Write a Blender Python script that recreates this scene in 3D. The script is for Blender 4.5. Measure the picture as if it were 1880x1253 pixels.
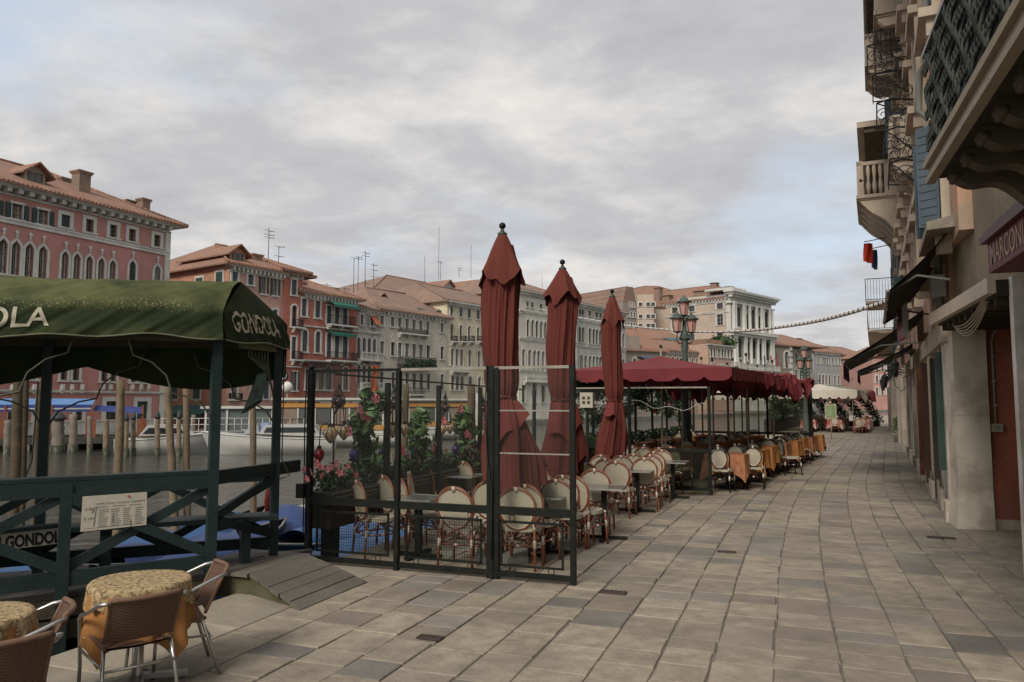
import bpy, math, random
from mathutils import Vector, Matrix
SC = bpy.context.scene
for o in list(bpy.data.objects): bpy.data.objects.remove(o)
RAD = math.radians
F_ = 1400.0; TH = math.atan(113.5/F_); EYE = 1.8
# ---------------------------------------------------------------- camera
cam = bpy.data.cameras.new('camera'); cam.lens = F_/1880*36; cam.sensor_width = 36; cam.clip_end = 3000; cam.clip_start = 0.05
camo = bpy.data.objects.new('camera', cam); SC.collection.objects.link(camo)
camo.location = (0, 0, EYE); camo.rotation_euler = (RAD(90)+TH, 0, 0); SC.camera = camo
# ---------------------------------------------------------------- light
SUN_EL, SUN_AZ = RAD(40), RAD(206)          # azimuth clockwise from +Y (the view direction)
world = bpy.data.worlds.new('World'); SC.world = world; world.use_nodes = True
wn, wl = world.node_tree.nodes, world.node_tree.links
wn.clear()
def WN(t, **k):
    n = wn.new(t)
    for a, b in k.items(): setattr(n, a, b)
    return n
sky = WN('ShaderNodeTexSky', sky_type='NISHITA', sun_disc=False, sun_elevation=SUN_EL, sun_rotation=SUN_AZ, air_density=1.2, dust_density=2.0)
bg1 = WN('ShaderNodeBackground'); bg1.inputs[1].default_value = 0.085
wl.new(sky.outputs[0], bg1.inputs[0])
tc = WN('ShaderNodeTexCoord'); sep = WN('ShaderNodeSeparateXYZ'); wl.new(tc.outputs['Generated'], sep.inputs[0])
def WM(op, a, b=None, c=None):
    n = WN('ShaderNodeMath', operation=op)
    for i, v in enumerate((a, b, c)):
        if v is None: continue
        if isinstance(v, (int, float)): n.inputs[i].default_value = v
        else: wl.new(v, n.inputs[i])
    return n.outputs[0]
zc = WM('ADD', WM('MAXIMUM', sep.outputs[2], 0.0), 0.20)
cx = WM('DIVIDE', sep.outputs[0], zc); cy = WM('DIVIDE', sep.outputs[1], zc)
cmb = WN('ShaderNodeCombineXYZ'); wl.new(cx, cmb.inputs[0]); wl.new(cy, cmb.inputs[1]); cmb.inputs[2].default_value = 3.7
mp = WN('ShaderNodeMapping'); wl.new(cmb.outputs[0], mp.inputs[0]); mp.inputs['Rotation'].default_value = (0, 0, RAD(28)); mp.inputs['Scale'].default_value = (0.85, 1.05, 1)
n1 = WN('ShaderNodeTexNoise'); n1.inputs['Scale'].default_value = 1.1; n1.inputs['Detail'].default_value = 7; n1.inputs['Roughness'].default_value = 0.56; n1.inputs['Distortion'].default_value = 0.05
wl.new(mp.outputs[0], n1.inputs['Vector'])
n2 = WN('ShaderNodeTexNoise'); n2.inputs['Scale'].default_value = 2.1; n2.inputs['Detail'].default_value = 8; n2.inputs['Roughness'].default_value = 0.6; n2.inputs['Distortion'].default_value = 0.08
mp2 = WN('ShaderNodeMapping'); wl.new(cmb.outputs[0], mp2.inputs[0]); mp2.inputs['Location'].default_value = (5.2, 1.3, 0); mp2.inputs['Scale'].default_value = (0.95, 1.1, 1); mp2.inputs['Rotation'].default_value = (0, 0, RAD(20))
wl.new(mp2.outputs[0], n2.inputs['Vector'])
rm = WN('ShaderNodeValToRGB'); rm.color_ramp.elements[0].position = 0.30; rm.color_ramp.elements[1].position = 0.47
wl.new(n1.outputs[0], rm.inputs[0])
rc = WN('ShaderNodeValToRGB'); e = rc.color_ramp.elements
e[0].position = 0.32; e[0].color = (0.255, 0.256, 0.266, 1); e[1].position = 0.72; e[1].color = (0.47, 0.45, 0.425, 1)
k = e.new(0.47); k.color = (0.300, 0.299, 0.307, 1)
k = e.new(0.58); k.color = (0.375, 0.368, 0.362, 1)
wl.new(n2.outputs[0], rc.inputs[0])
bg2 = WN('ShaderNodeBackground'); bg2.inputs[1].default_value = 1.0; wl.new(rc.outputs[0], bg2.inputs[0])
# thin high veil that keeps the gaps pale
bg3 = WN('ShaderNodeBackground'); bg3.inputs[0].default_value = (0.355, 0.392, 0.45, 1); bg3.inputs[1].default_value = 1.0
mxa = WN('ShaderNodeMixShader'); mxa.inputs[0].default_value = 0.72; wl.new(bg1.outputs[0], mxa.inputs[1]); wl.new(bg3.outputs[0], mxa.inputs[2])
mxs = WN('ShaderNodeMixShader'); wl.new(rm.outputs[0], mxs.inputs[0]); wl.new(mxa.outputs[0], mxs.inputs[1]); wl.new(bg2.outputs[0], mxs.inputs[2])
wo = WN('ShaderNodeOutputWorld'); wl.new(mxs.outputs[0], wo.inputs[0])
sl = bpy.data.lights.new('sun', 'SUN'); sl.energy = 1.5; sl.angle = RAD(20); sl.color = (1, 0.93, 0.84)
so = bpy.data.objects.new('sun', sl); SC.collection.objects.link(so)
sd = Vector((math.sin(SUN_AZ)*math.cos(SUN_EL), math.cos(SUN_AZ)*math.cos(SUN_EL), math.sin(SUN_EL)))
so.rotation_euler = sd.to_track_quat('Z', 'Y').to_euler(); so.location = sd*50
vs = SC.view_settings; vs.view_transform = 'Standard'; vs.look = 'None'; vs.gamma = 1; vs.exposure = 0.93; vs.use_curve_mapping = False
SC.cycles.max_bounces = 8; SC.cycles.transparent_max_bounces = 12; SC.cycles.use_denoising = True

# ---------------------------------------------------------------- measuring helpers (a place in the world for a place seen in the photo)
def ray(px, py):
    x = (px-940)/F_; y = (626.5-py)/F_
    return Vector((x, math.cos(TH)-y*math.sin(TH), math.sin(TH)+y*math.cos(TH)))
def G(px, py, z=0.0):
    r = ray(px, py); t = (z-EYE)/r.z; return Vector((r.x*t, r.y*t, z))
def P(px, py, Y):
    r = ray(px, py); t = Y/r.y; return Vector((r.x*t, Y, EYE+r.z*t))
A1 = RAD(20); U1 = Vector((math.sin(A1), math.cos(A1), 0)); V1 = Vector((math.cos(A1), -math.sin(A1), 0))
def UV(u, v, z=0.0): return U1*u+V1*v+Vector((0, 0, z))
def toUV(p): return p.dot(U1), p.dot(V1)
# the street bends gently: walk along its middle line
_cl = [(Vector((0, 0, 0))+U1*-2, A1)]
for i in range(1, 2600):
    u = -2+i*0.05; a = A1+RAD(6.2)*min(1, max(0, (u-8)/14)); p = _cl[-1][0]+Vector((math.sin(a), math.cos(a), 0))*0.05; _cl.append((p, a))
def ST(u, v, z=0.0):
    f = (u+2)/0.05; i = max(0, min(len(_cl)-2, int(f))); f -= i
    p, a = _cl[i]; return p.lerp(_cl[i+1][0], f)+Vector((math.cos(a), -math.sin(a), 0))*v+Vector((0, 0, z))
def STang(u): return _cl[max(0, min(len(_cl)-1, int((u+2)/0.05)))][1]

# ---------------------------------------------------------------- object helpers
col = SC.collection
def tag(o, label=None, cat=None, group=None, kind=None):
    if label: o['label'] = label
    if cat: o['category'] = cat
    if group: o['group'] = group
    if kind: o['kind'] = kind
    return o
def empty(name, loc=(0, 0, 0), rz=0.0, label=None, cat=None, group=None, kind=None):
    o = bpy.data.objects.new(name, None); o.empty_display_size = 0.2; col.objects.link(o); o.location = loc; o.rotation_euler = (0, 0, rz)
    return tag(o, label, cat, group, kind)
def link(name, me, parent=None, loc=(0, 0, 0), rot=(0, 0, 0), scale=(1, 1, 1)):
    o = bpy.data.objects.new(name, me); col.objects.link(o); o.parent = parent; o.location = loc; o.rotation_euler = rot; o.scale = scale
    return o
def copy_tree(o, parent=None):
    c = o.copy(); col.objects.link(c); c.parent = parent
    for ch in [x for x in KIDS.get(o.name, ())]: copy_tree(ch, c)
    return c
KIDS = {}
def freeze(root):
    """remember the children of a finished thing so that it can be copied"""
    def rec(o):
        KIDS[o.name] = [x for x in ALLK if x.parent == o]
        for x in KIDS[o.name]: rec(x)
    ALLK = [x for x in bpy.data.objects if x.parent is not None]
    rec(root); return root
class MB:
    def __init__(s): s.v = []; s.f = []; s.mi = []; s.mats = []; s.cur = 0; s.sm = []; s.smooth = False
    def m(s, mat):
        if mat not in s.mats: s.mats.append(mat)
        s.cur = s.mats.index(mat); return s
    def add(s, vs, fs):
        b = len(s.v); s.v += [tuple(v) for v in vs]
        for f in fs: s.f.append([b+i for i in f]); s.mi.append(s.cur); s.sm.append(s.smooth)
        return s
    def box(s, x0, x1, y0, y1, z0, z1, M=None):
        vs = [Vector((x, y, z)) for z in (z0, z1) for y in (y0, y1) for x in (x0, x1)]
        if M is not None: vs = [M @ v for v in vs]
        sm, s.smooth = s.smooth, False
        s.add(vs, [(0, 2, 3, 1), (4, 5, 7, 6), (0, 1, 5, 4), (2, 6, 7, 3), (0, 4, 6, 2), (1, 3, 7, 5)]); s.smooth = sm; return s
    def bar(s, a, b, w, h=None, up=(0, 0, 1)):
        a, b = Vector(a), Vector(b); h = h or w; d = (b-a).normalized(); u = Vector(up)
        if abs(d.dot(u)) > 0.98: u = Vector((1, 0, 0))
        x = d.cross(u).normalized(); y = x.cross(d)
        vs = [p+x*(i*w/2)+y*(j*h/2) for p in (a, b) for j in (-1, 1) for i in (-1, 1)]
        sm, s.smooth = s.smooth, False
        s.add(vs, [(0, 1, 3, 2), (4, 6, 7, 5), (0, 4, 5, 1), (2, 3, 7, 6), (0, 2, 6, 4), (1, 5, 7, 3)]); s.smooth = sm; return s
    def tube(s, pts, r, n=8, cap=True, closed=False):
        pts = [Vector(p) for p in pts]; N = len(pts); rs = r if isinstance(r, (list, tuple)) else [r]*N
        vs = []; prev = None
        for i, p in enumerate(pts):
            if closed: d = (pts[(i+1) % N]-pts[i-1])
            else: d = (pts[min(N-1, i+1)]-pts[max(0, i-1)])
            if d.length < 1e-9: d = Vector((0, 0, 1))
            d.normalize()
            if prev is None:
                u = Vector((0, 0, 1)) if abs(d.z) < 0.9 else Vector((1, 0, 0)); x = d.cross(u).normalized()
            else:
                x = (prev-d*prev.dot(d))
                if x.length < 1e-6: x = d.cross(Vector((0, 0, 1)))
                x.normalize()
            prev = x; y = d.cross(x)
            vs += [p+(x*math.cos(2*math.pi*k/n)+y*math.sin(2*math.pi*k/n))*rs[i] for k in range(n)]
        fs = []
        for i in range(N if closed else N-1):
            j = (i+1) % N
            for k in range(n): fs.append((i*n+k, i*n+(k+1) % n, j*n+(k+1) % n, j*n+k))
        if cap and not closed: fs += [tuple(range(n-1, -1, -1)), tuple((N-1)*n+k for k in range(n))]
        sm, s.smooth = s.smooth, True
        s.add(vs, fs); s.smooth = sm; return s
    def lathe(s, prof, loc=(0, 0, 0), n=12, M=None, a0=0.0):
        L = Vector(loc); vs = []
        for r, z in prof:
            for k in range(n):
                a = a0+2*math.pi*k/n; v = Vector((r*math.cos(a), r*math.sin(a), z))+L
                vs.append(M @ v if M is not None else v)
        fs = [(i*n+k, i*n+(k+1) % n, (i+1)*n+(k+1) % n, (i+1)*n+k) for i in range(len(prof)-1) for k in range(n)]
        fs += [tuple(range(n-1, -1, -1)), tuple((len(prof)-1)*n+k for k in range(n))]
        sm = s.smooth; s.smooth = n > 6
        s.add(vs, fs); s.smooth = sm; return s
    def grid(s, fn, nu, nv, smooth=True):
        vs = [fn(i/nu, j/nv) for j in range(nv+1) for i in range(nu+1)]
        fs = [(j*(nu+1)+i, j*(nu+1)+i+1, (j+1)*(nu+1)+i+1, (j+1)*(nu+1)+i) for j in range(nv) for i in range(nu)]
        sm, s.smooth = s.smooth, smooth
        s.add(vs, fs); s.smooth = sm; return s
    def prism(s, poly, M, d):
        """poly in (x,z), extruded in y from 0 to d, then M"""
        n = len(poly); vs = [M @ Vector((x, 0, z)) for x, z in poly]+[M @ Vector((x, d, z)) for x, z in poly]
        fs = [tuple(range(n)), tuple(range(2*n-1, n-1, -1))]+[(i, (i+1) % n, n+(i+1) % n, n+i) for i in range(n)]
        sm, s.smooth = s.smooth, False
        s.add(vs, fs); s.smooth = sm; return s
    def mesh(s, name, mat=None):
        me = bpy.data.meshes.new(name); me.from_pydata(s.v, [], s.f)
        ms = s.mats if s.mats else [mat]
        for m_ in ms: me.materials.append(m_)
        if len(ms) > 1: me.polygons.foreach_set('material_index', s.mi)
        me.polygons.foreach_set('use_smooth', s.sm); me.update(); return me
    def build(s, name, mat=None, parent=None, loc=(0, 0, 0), rot=(0, 0, 0)):
        return link(name, s.mesh(name, mat), parent, loc, rot)
def frameM(o, x, y, z=None):
    x = Vector(x).normalized(); y = Vector(y); y = (y-x*y.dot(x)).normalized(); z = x.cross(y) if z is None else Vector(z)
    return Matrix(((x.x, y.x, z.x, o[0]), (x.y, y.y, z.y, o[1]), (x.z, y.z, z.z, o[2]), (0, 0, 0, 1)))
def rotz(p, a): return Vector((p[0]*math.cos(a)-p[1]*math.sin(a), p[0]*math.sin(a)+p[1]*math.cos(a), p[2]))
RND = random.Random(7)

# ---------------------------------------------------------------- materials
MC = {}
def M(name, c=(0.5, 0.5, 0.5), rough=0.8, var=0.12, sc=2.0, bump=0.0, bsc=40.0, metal=0.0, c2=None, f2=0.5, s2=0.6, streak=0.0, spec=0.35, island=0.0, coord='Object', wave=None, lo=0.42, hi=0.62, trans=0.0):
    if name in MC: return MC[name]
    m = bpy.data.materials.new(name); m.use_nodes = True; MC[name] = m
    nt = m.node_tree; N, L = nt.nodes, nt.links; N.clear()
    out = N.new('ShaderNodeOutputMaterial'); b = N.new('ShaderNodeBsdfPrincipled'); L.new(b.outputs[0], out.inputs[0])
    b.inputs['Roughness'].default_value = rough; b.inputs['Metallic'].default_value = metal; b.inputs['Specular IOR Level'].default_value = spec
    if trans: b.inputs['Transmission Weight'].default_value = trans
    t = N.new('ShaderNodeTexCoord'); src = N.new('ShaderNodeNewGeometry').outputs['Position'] if coord == 'World' else t.outputs[coord]
    def noise(scale, det=5, vec=None, ro=0.6):
        n = N.new('ShaderNodeTexNoise'); n.inputs['Scale'].default_value = scale; n.inputs['Detail'].default_value = det; n.inputs['Roughness'].default_value = ro
        L.new(vec or src, n.inputs['Vector']); return n.outputs[0]
    def mixc(f, a, bb, mode='MIX'):
        n = N.new('ShaderNodeMix'); n.data_type = 'RGBA'; n.blend_type = mode
        for i, v in ((0, f), (6, a), (7, bb)):
            if isinstance(v, (int, float)): n.inputs[i].default_value = v
            elif isinstance(v, (tuple, list)): n.inputs[i].default_value = (*v[:3], 1)
            else: L.new(v, n.inputs[i])
        return n.outputs[2]
    def ramp(f, a, bb):
        r = N.new('ShaderNodeMapRange'); r.inputs[1].default_value = a; r.inputs[2].default_value = bb; L.new(f, r.inputs[0]); return r.outputs[0]
    cc = mixc(ramp(noise(sc), 0.3, 0.7), tuple(x*(1-var) for x in c), tuple(min(1, x*(1+var)) for x in c))
    if c2 is not None:
        f = ramp(noise(s2, 8), lo, hi); mm = N.new('ShaderNodeMath'); mm.operation = 'MULTIPLY'; mm.inputs[1].default_value = f2; L.new(f, mm.inputs[0])
        cc = mixc(mm.outputs[0], cc, c2)
    if streak:
        mpn = N.new('ShaderNodeMapping'); mpn.inputs['Scale'].default_value = (1, 1, 0.12); L.new(src, mpn.inputs[0])
        f = ramp(noise(1.6, 7, mpn.outputs[0]), 0.5, 0.78); mm = N.new('ShaderNodeMath'); mm.operation = 'MULTIPLY'; mm.inputs[1].default_value = streak; L.new(f, mm.inputs[0])
        cc = mixc(mm.outputs[0], cc, tuple(x*0.35 for x in c))
    if wave:   # (scale, axis, darken)
        w = N.new('ShaderNodeTexWave'); w.bands_direction = wave[1]; w.inputs['Scale'].default_value = wave[0]; w.inputs['Distortion'].default_value = wave[3] if len(wave) > 3 else 0.6; w.inputs['Detail'].default_value = 1
        L.new(src, w.inputs['Vector']); mm = N.new('ShaderNodeMath'); mm.operation = 'MULTIPLY'; mm.inputs[1].default_value = wave[2]; L.new(w.outputs[1], mm.inputs[0])
        cc = mixc(mm.outputs[0], cc, tuple(x*0.4 for x in c))
    if island:
        g = N.new('ShaderNodeNewGeometry'); oi = N.new('ShaderNodeObjectInfo'); ad = N.new('ShaderNodeMath'); ad.operation = 'ADD'; fr = N.new('ShaderNodeMath'); fr.operation = 'FRACT'
        L.new(g.outputs['Random Per Island'], ad.inputs[0]); L.new(oi.outputs['Random'], ad.inputs[1]); L.new(ad.outputs[0], fr.inputs[0])
        hs = N.new('ShaderNodeHueSaturation'); L.new(cc, hs.inputs['Color'])
        r = N.new('ShaderNodeMapRange'); r.inputs[3].default_value = 1-island; r.inputs[4].default_value = 1+island; L.new(fr.outputs[0], r.inputs[0]); L.new(r.outputs[0], hs.inputs['Value']); cc = hs.outputs[0]
        m['fr'] = 1
    L.new(cc, b.inputs['Base Color'])
    if bump:
        bn = N.new('ShaderNodeBump'); bn.inputs['Strength'].default_value = bump; bn.inputs['Distance'].default_value = 0.02
        L.new(noise(bsc, 6), bn.inputs['Height'])
        if wave:
            b2 = N.new('ShaderNodeBump'); b2.inputs['Strength'].default_value = 0.5; b2.inputs['Distance'].default_value = 0.04; L.new(w.outputs[1], b2.inputs['Height']); L.new(bn.outputs[0], b2.inputs['Normal']); bn = b2
        L.new(bn.outputs[0], b.inputs['Normal'])
    return m
stone_w = M('istrian_stone', (0.50, 0.48, 0.43), 0.8, 0.12, 3, 0.2, 30, c2=(0.25, 0.24, 0.21), f2=0.5, s2=0.9, streak=0.3)
stone_far = M('far_white_stone', (0.60, 0.58, 0.53), 0.85, 0.12, 0.6, c2=(0.26, 0.26, 0.24), f2=0.55, s2=0.35, streak=0.4)
glass_dk = M('window_glass', (0.045, 0.05, 0.05), 0.12, 0.3, 1.0, spec=0.6)
curtain = M('curtain', (0.42, 0.40, 0.36), 0.9, 0.2, 6)
wood_br = M('brown_wood', (0.13, 0.055, 0.03), 0.6, 0.3, 8, 0.2, 60)
shut_gr = M('green_shutter', (0.032, 0.058, 0.052), 0.65, 0.2, 3, 0.1, 40)
shut_bl = M('blue_grey_shutter', (0.075, 0.10, 0.12), 0.65, 0.2, 3, 0.1, 40)
shut_br = M('brown_shutter', (0.10, 0.055, 0.045), 0.65, 0.2, 3, 0.1, 40)
iron = M('wrought_iron', (0.016, 0.017, 0.018), 0.6, 0.2, 8)
tile = M('roof_tiles', (0.32, 0.175, 0.12), 0.9, 0.3, 5, 0.5, 14, c2=(0.22, 0.15, 0.115), f2=0.7, s2=0.7, wave=(1.3, 'X', 0.45))
tile2 = M('old_roof_tiles', (0.28, 0.18, 0.135), 0.9, 0.3, 4, 0.5, 12, c2=(0.20, 0.15, 0.12), f2=0.7, s2=0.5, wave=(1.1, 'X', 0.4))
brick_c = M('chimney_brick', (0.26, 0.17, 0.12), 0.9, 0.3, 6, 0.4, 20, c2=(0.15, 0.13, 0.11), f2=0.6)
# ================================================================ SETTING: water, quay, paving
WZ = -0.85
mw = bpy.data.materials.new('canal_water'); mw.use_nodes = True
nt = mw.node_tree; b = nt.nodes['Principled BSDF']; b.inputs['Base Color'].default_value = (0.050, 0.056, 0.045, 1); b.inputs['Roughness'].default_value = 0.10; b.inputs['Specular IOR Level'].default_value = 0.5
t = nt.nodes.new('ShaderNodeTexCoord'); mpn = nt.nodes.new('ShaderNodeMapping'); mpn.inputs['Scale'].default_value = (0.9, 1.5, 1); nt.links.new(t.outputs['Object'], mpn.inputs[0])
prev = None
for sc_, st, di in ((0.55, 0.5, 0.30), (2.4, 0.6, 0.075), (8.0, 0.6, 0.02)):
    n = nt.nodes.new('ShaderNodeTexNoise'); n.inputs['Scale'].default_value = sc_; n.inputs['Detail'].default_value = 3; n.inputs['Distortion'].default_value = 0.6; nt.links.new(mpn.outputs[0], n.inputs['Vector'])
    bn = nt.nodes.new('ShaderNodeBump'); bn.inputs['Strength'].default_value = st; bn.inputs['Distance'].default_value = di; nt.links.new(n.outputs[0], bn.inputs['Height'])
    if prev: nt.links.new(prev.outputs[0], bn.inputs['Normal'])
    prev = bn
nt.links.new(prev.outputs[0], b.inputs['Normal'])
mb = MB(); mb.add([(-500, -60, WZ), (500, -60, WZ), (500, 900, WZ), (-500, 900, WZ)], [(0, 1, 2, 3)])
tag(mb.build('water', mw), kind='structure')
mb = MB(); mb.add([(-900, -90, -3.0), (900, -90, -3.0), (900, 2500, -3.0), (-900, 2500, -3.0)], [(0, 1, 2, 3)])
tag(mb.build('ground', M('mud', (0.06, 0.055, 0.045))), kind='structure')

joint = M('paving_joint', (0.155, 0.135, 0.108), 0.95, 0.3, 6)
slabm = M('trachyte_slab', (0.295, 0.252, 0.190), 0.72, 0.26, 5.5, 0.5, 22, c2=(0.165, 0.145, 0.118), f2=0.8, s2=0.7, island=0.10, coord='World', lo=0.45, hi=0.7)
slabd = M('dark_trachyte_slab', (0.18, 0.165, 0.143), 0.7, 0.2, 2.5, 0.5, 22, c2=(0.11, 0.10, 0.09), f2=0.6, s2=1.3, island=0.12, coord='World')
slabw = M('warm_trachyte_slab', (0.27, 0.23, 0.178), 0.75, 0.2, 2.5, 0.5, 22, c2=(0.16, 0.135, 0.11), f2=0.75, s2=0.6, island=0.10, coord='World')
slabg = M('grey_trachyte_slab', (0.25, 0.225, 0.185), 0.7, 0.2, 2.5, 0.5, 22, c2=(0.14, 0.13, 0.115), f2=0.6, s2=0.9, island=0.12, coord='World')
kerbm = M('istrian_kerb', (0.33, 0.29, 0.22), 0.75, 0.16, 2.0, 0.4, 25, c2=(0.19, 0.165, 0.13), f2=0.6, s2=1.2, island=0.08)
QV = -5.0                                             # the quay edge in street coordinates
US = [-2, 1, 4, 7, 10, 13, 15, 17, 20, 25, 30, 38, 48, 60, 75, 95, 120]
mb = MB()
for u0, u1 in zip(US[:-1], US[1:]):                    # paving bed, then quay wall
    q = lambda u: QV-0.0*u
    mb.add([ST(u0, QV, -0.011), ST(u0, 9 if u0 > 60 else 30, -0.014), ST(u1, 9 if u1 > 60 else 30, -0.014), ST(u1, QV, -0.014)], [(0, 1, 2, 3)])
    mb.add([ST(u0, QV, -0.025), ST(u1, QV, -0.025), ST(u1, QV, -2.6), ST(u0, QV, -2.6)], [(0, 1, 2, 3)])
pav = tag(mb.build('pavement', joint), kind='structure')

def slab_mesh(l, w, seed):
    r = random.Random(seed); g = 0.0045; e = 0.006
    x0, x1, y0, y1 = g, l-g, g, w-g
    j = lambda: r.uniform(-0.0065, 0.0065)
    k0, k1 = r.uniform(-.012, .004), r.uniform(-.004, .012); base = [(x0+j(), y0-k0*.5+j()), (x1+j(), y0-k0*.5+j()), (x1+j(), y1-k1+j()), (x0+j(), y1-k1+j())]
    vs = [(x, y, -0.024) for x, y in base]+[(x, y, -0.005) for x, y in base]
    ins = [(base[0][0]+e, base[0][1]+e), (base[1][0]-e, base[1][1]+e), (base[2][0]-e, base[2][1]-e), (base[3][0]+e, base[3][1]-e)]
    vs += [(x, y, r.uniform(-0.0015, 0.0015)) for x, y in ins]
    fs = [(8, 9, 10, 11)]+[(i, (i+1) % 4, 4+(i+1) % 4, 4+i) for i in range(4)]+[(4+i, 4+(i+1) % 4, 8+(i+1) % 4, 8+i) for i in range(4)]
    return vs, fs
LENS = (0.28, 0.34, 0.40, 0.48, 0.56); SW = 0.405
VAR = {}
rs = random.Random(11)
slabs = []
v = -4.2; row = 0
while v < 7.5:
    u = 1.5+rs.uniform(0, 0.5); w = SW = rs.choice((0.36, 0.40, 0.44))
    far = 46
    while u < far:
        l = rs.choice(LENS); vm = v+w/2; c = ST(u+l/2, vm)
        # only where the street runs
        slabs.append((u, v, l, c.length, c, w)); u += l
    v += w
def in_view(c):
    if c.y < 2.6: return False
    px = 940+F_*c.x/c.y*1.003; return -60 < px < 1940 and 740+F_*EYE/c.y < 1340
def slab_street(u, v): return v < 2.75+max(0, u-13)*0.04 or (v < 5.2 and u < 12.4)
vis = sorted([s for s in slabs if in_view(s[4]) and slab_street(s[0], s[1])], key=lambda s: s[3])
near, rest = vis[:290], vis[290:]
MATS = [slabm, slabd, slabw, slabg]
def pick_mat(r): x = r.random(); return 0 if x < 0.68 else 1 if x < 0.715 else 2 if x < 0.88 else 3
for u, v, l, d, c, SW in near:
    k = (l, rs.randrange(3), pick_mat(rs), SW)
    if k not in VAR:
        vs_, fs_ = slab_mesh(l, SW, hash(k) % 1000); me = bpy.data.meshes.new('slab'); me.from_pydata(vs_, [], fs_); me.materials.append(MATS[k[2]]); VAR[k] = me
    p = ST(u, v); o = link('paving_slab', VAR[k], pav, (p.x, p.y, rs.uniform(-0.0035, 0.0025)), (rs.uniform(-.004, .002), rs.uniform(-.002, .002), math.pi/2-STang(u)))
    # street v grows to the right: mirror the slab width direction
    o.scale = (1, -1, 1)
mb = MB()
for u, v, l, d, c, SW in rest:
    mb.m(MATS[pick_mat(rs)]); vs_, fs_ = slab_mesh(l, SW, rs.randrange(1000)); p = ST(u, v); a = STang(u); dz = rs.uniform(-.002, .002)
    X = Vector((math.sin(a), math.cos(a), 0)); Y = Vector((math.cos(a), -math.sin(a), 0))
    mb.add([p+X*q[0]+Y*q[1]+Vector((0, 0, q[2]+dz)) for q in vs_], fs_)
tag(mb.build('far_paving_slabs', None, pav), kind='stuff')
mb = MB(); mb.m(slabm)
for u0, u1 in zip(US[:-1], US[1:]):
    if u1 > 46: mb.add([ST(max(46, u0), QV, -0.004), ST(max(46, u0), 9, -0.004), ST(u1, 9, -0.004), ST(u1, QV, -0.004)], [(0, 1, 2, 3)])
tag(mb.build('distant_paving', None, pav), kind='stuff')
# Istrian stone kerb along the quay
u = 1.0; n = 0
while u < 44:
    l = rs.uniform(1.1, 1.8); mb = MB(); vs_, fs_ = slab_mesh(l, 0.80, n)
    vs_ = [(x, y, z if z > -0.01 else -0.30) for x, y, z in vs_]
    p = ST(u, -5.01); mb.add(vs_, fs_); o = mb.build('kerb_stone', kerbm, pav, (p.x, p.y, -0.004), (0, 0, math.pi/2-STang(u))); o.scale = (1, -1, 1)
    u += l; n += 1
def grate(name, px, py, w, l, label, m, rz=0):
    p = G(px, py, 0.010); mb = MB()
    mb.box(-w/2, w/2, -l/2, l/2, -0.006, 0.002)
    for i in range(6): mb.box(-w/2+w*(i+0.5)/6-0.007, -w/2+w*(i+0.5)/6+0.007, -l/2+0.01, l/2-0.01, 0.002, 0.006)
    o = mb.build(name, m, None, p, (0, 0, -A1+rz)); tag(o, label, 'drain cover')
ironrust = M('rusty_grate', (0.06, 0.045, 0.035), 0.8, 0.3, 10)
grate('drain_cover', 1728, 987, 0.34, 0.14, 'small iron drain cover in the paving before the red wall', ironrust)
grate('drain_cover', 1334, 1013, 0.22, 0.10, 'small rusty square cover in the middle of the paving', ironrust)
grate('drain_cover', 790, 1170, 0.20, 0.10, 'small rusty cover in the paving in front of the black screen', ironrust)
grate('drain_cover', 1125, 1087, 0.26, 0.13, 'dark cover in the paving right of the screen corner post', ironrust)

# ================================================================ FAR BANK
QF = -0.25     # far quay level
class Fac:
    def __init__(s, name, label, x0, Y0, ang, sg=1, cat='building', group=None, kind=None, O=None):
        s.d = Vector((math.sin(RAD(ang)), math.cos(RAD(ang)), 0)); s.sg = sg
        r = ray(x0, 740); s.O = Vector((r.x/r.y*Y0, Y0, 0)) if O is None else Vector(O)
        s.n = Vector((-s.d.y, s.d.x, 0))            # local +y
        s.root = empty(name, s.O, math.pi/2-RAD(ang), label, cat, group, kind)
        s.holes = []; s.cache = {}
    def sz(s, px, py, y=0.0):
        r = ray(px, py); O = s.O+s.n*y-Vector((0, 0, EYE))
        # r*t = O + d*k
        det = r.x*(-s.d.y)+r.y*s.d.x
        t = (O.x*(-s.d.y)+O.y*s.d.x)/det; k = (r.x*O.y-r.y*O.x)/det
        # solve: r.x t - d.x k = O.x ; r.y t - d.y k = O.y
        k = (r.y*O.x-r.x*O.y)/(-r.y*s.d.x+r.x*s.d.y) if abs(-r.y*s.d.x+r.x*s.d.y) > 1e-9 else 0
        t = (O.x+s.d.x*k)/r.x if abs(r.x) > abs(r.y) else (O.y+s.d.y*k)/r.y
        return k, EYE+r.z*t
    def s_(s, px, y=0.0): return s.sz(px, 740, y)[0]
    def part(s, mb, name, mat=None, loc=(0, 0, 0), parent=None): return mb.build(name, mat, parent or s.root, loc)
def arch(kind, w):
    r = w/2
    if kind == 'round': return [(-r*math.cos(math.pi*i/8), r*math.sin(math.pi*i/8)) for i in range(9)]
    if kind == 'gothic':
        h = [(1, 0), (.97, .4), (.84, .78), (.6, 1.1), (.33, 1.36), (.13, 1.62), (0, 1.95)]
        return [(-x*r, z*r) for x, z in h]+[(x*r, z*r) for x, z in h[-2::-1]]
    return [(-r, 0), (r, 0)]
def outline(kind, w, h):
    a = arch(kind, w); ah = max(z for x, z in a); return [(-w/2, 0)]+[(x, z+h-ah) for x, z in a]+[(w/2, 0)]
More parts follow.
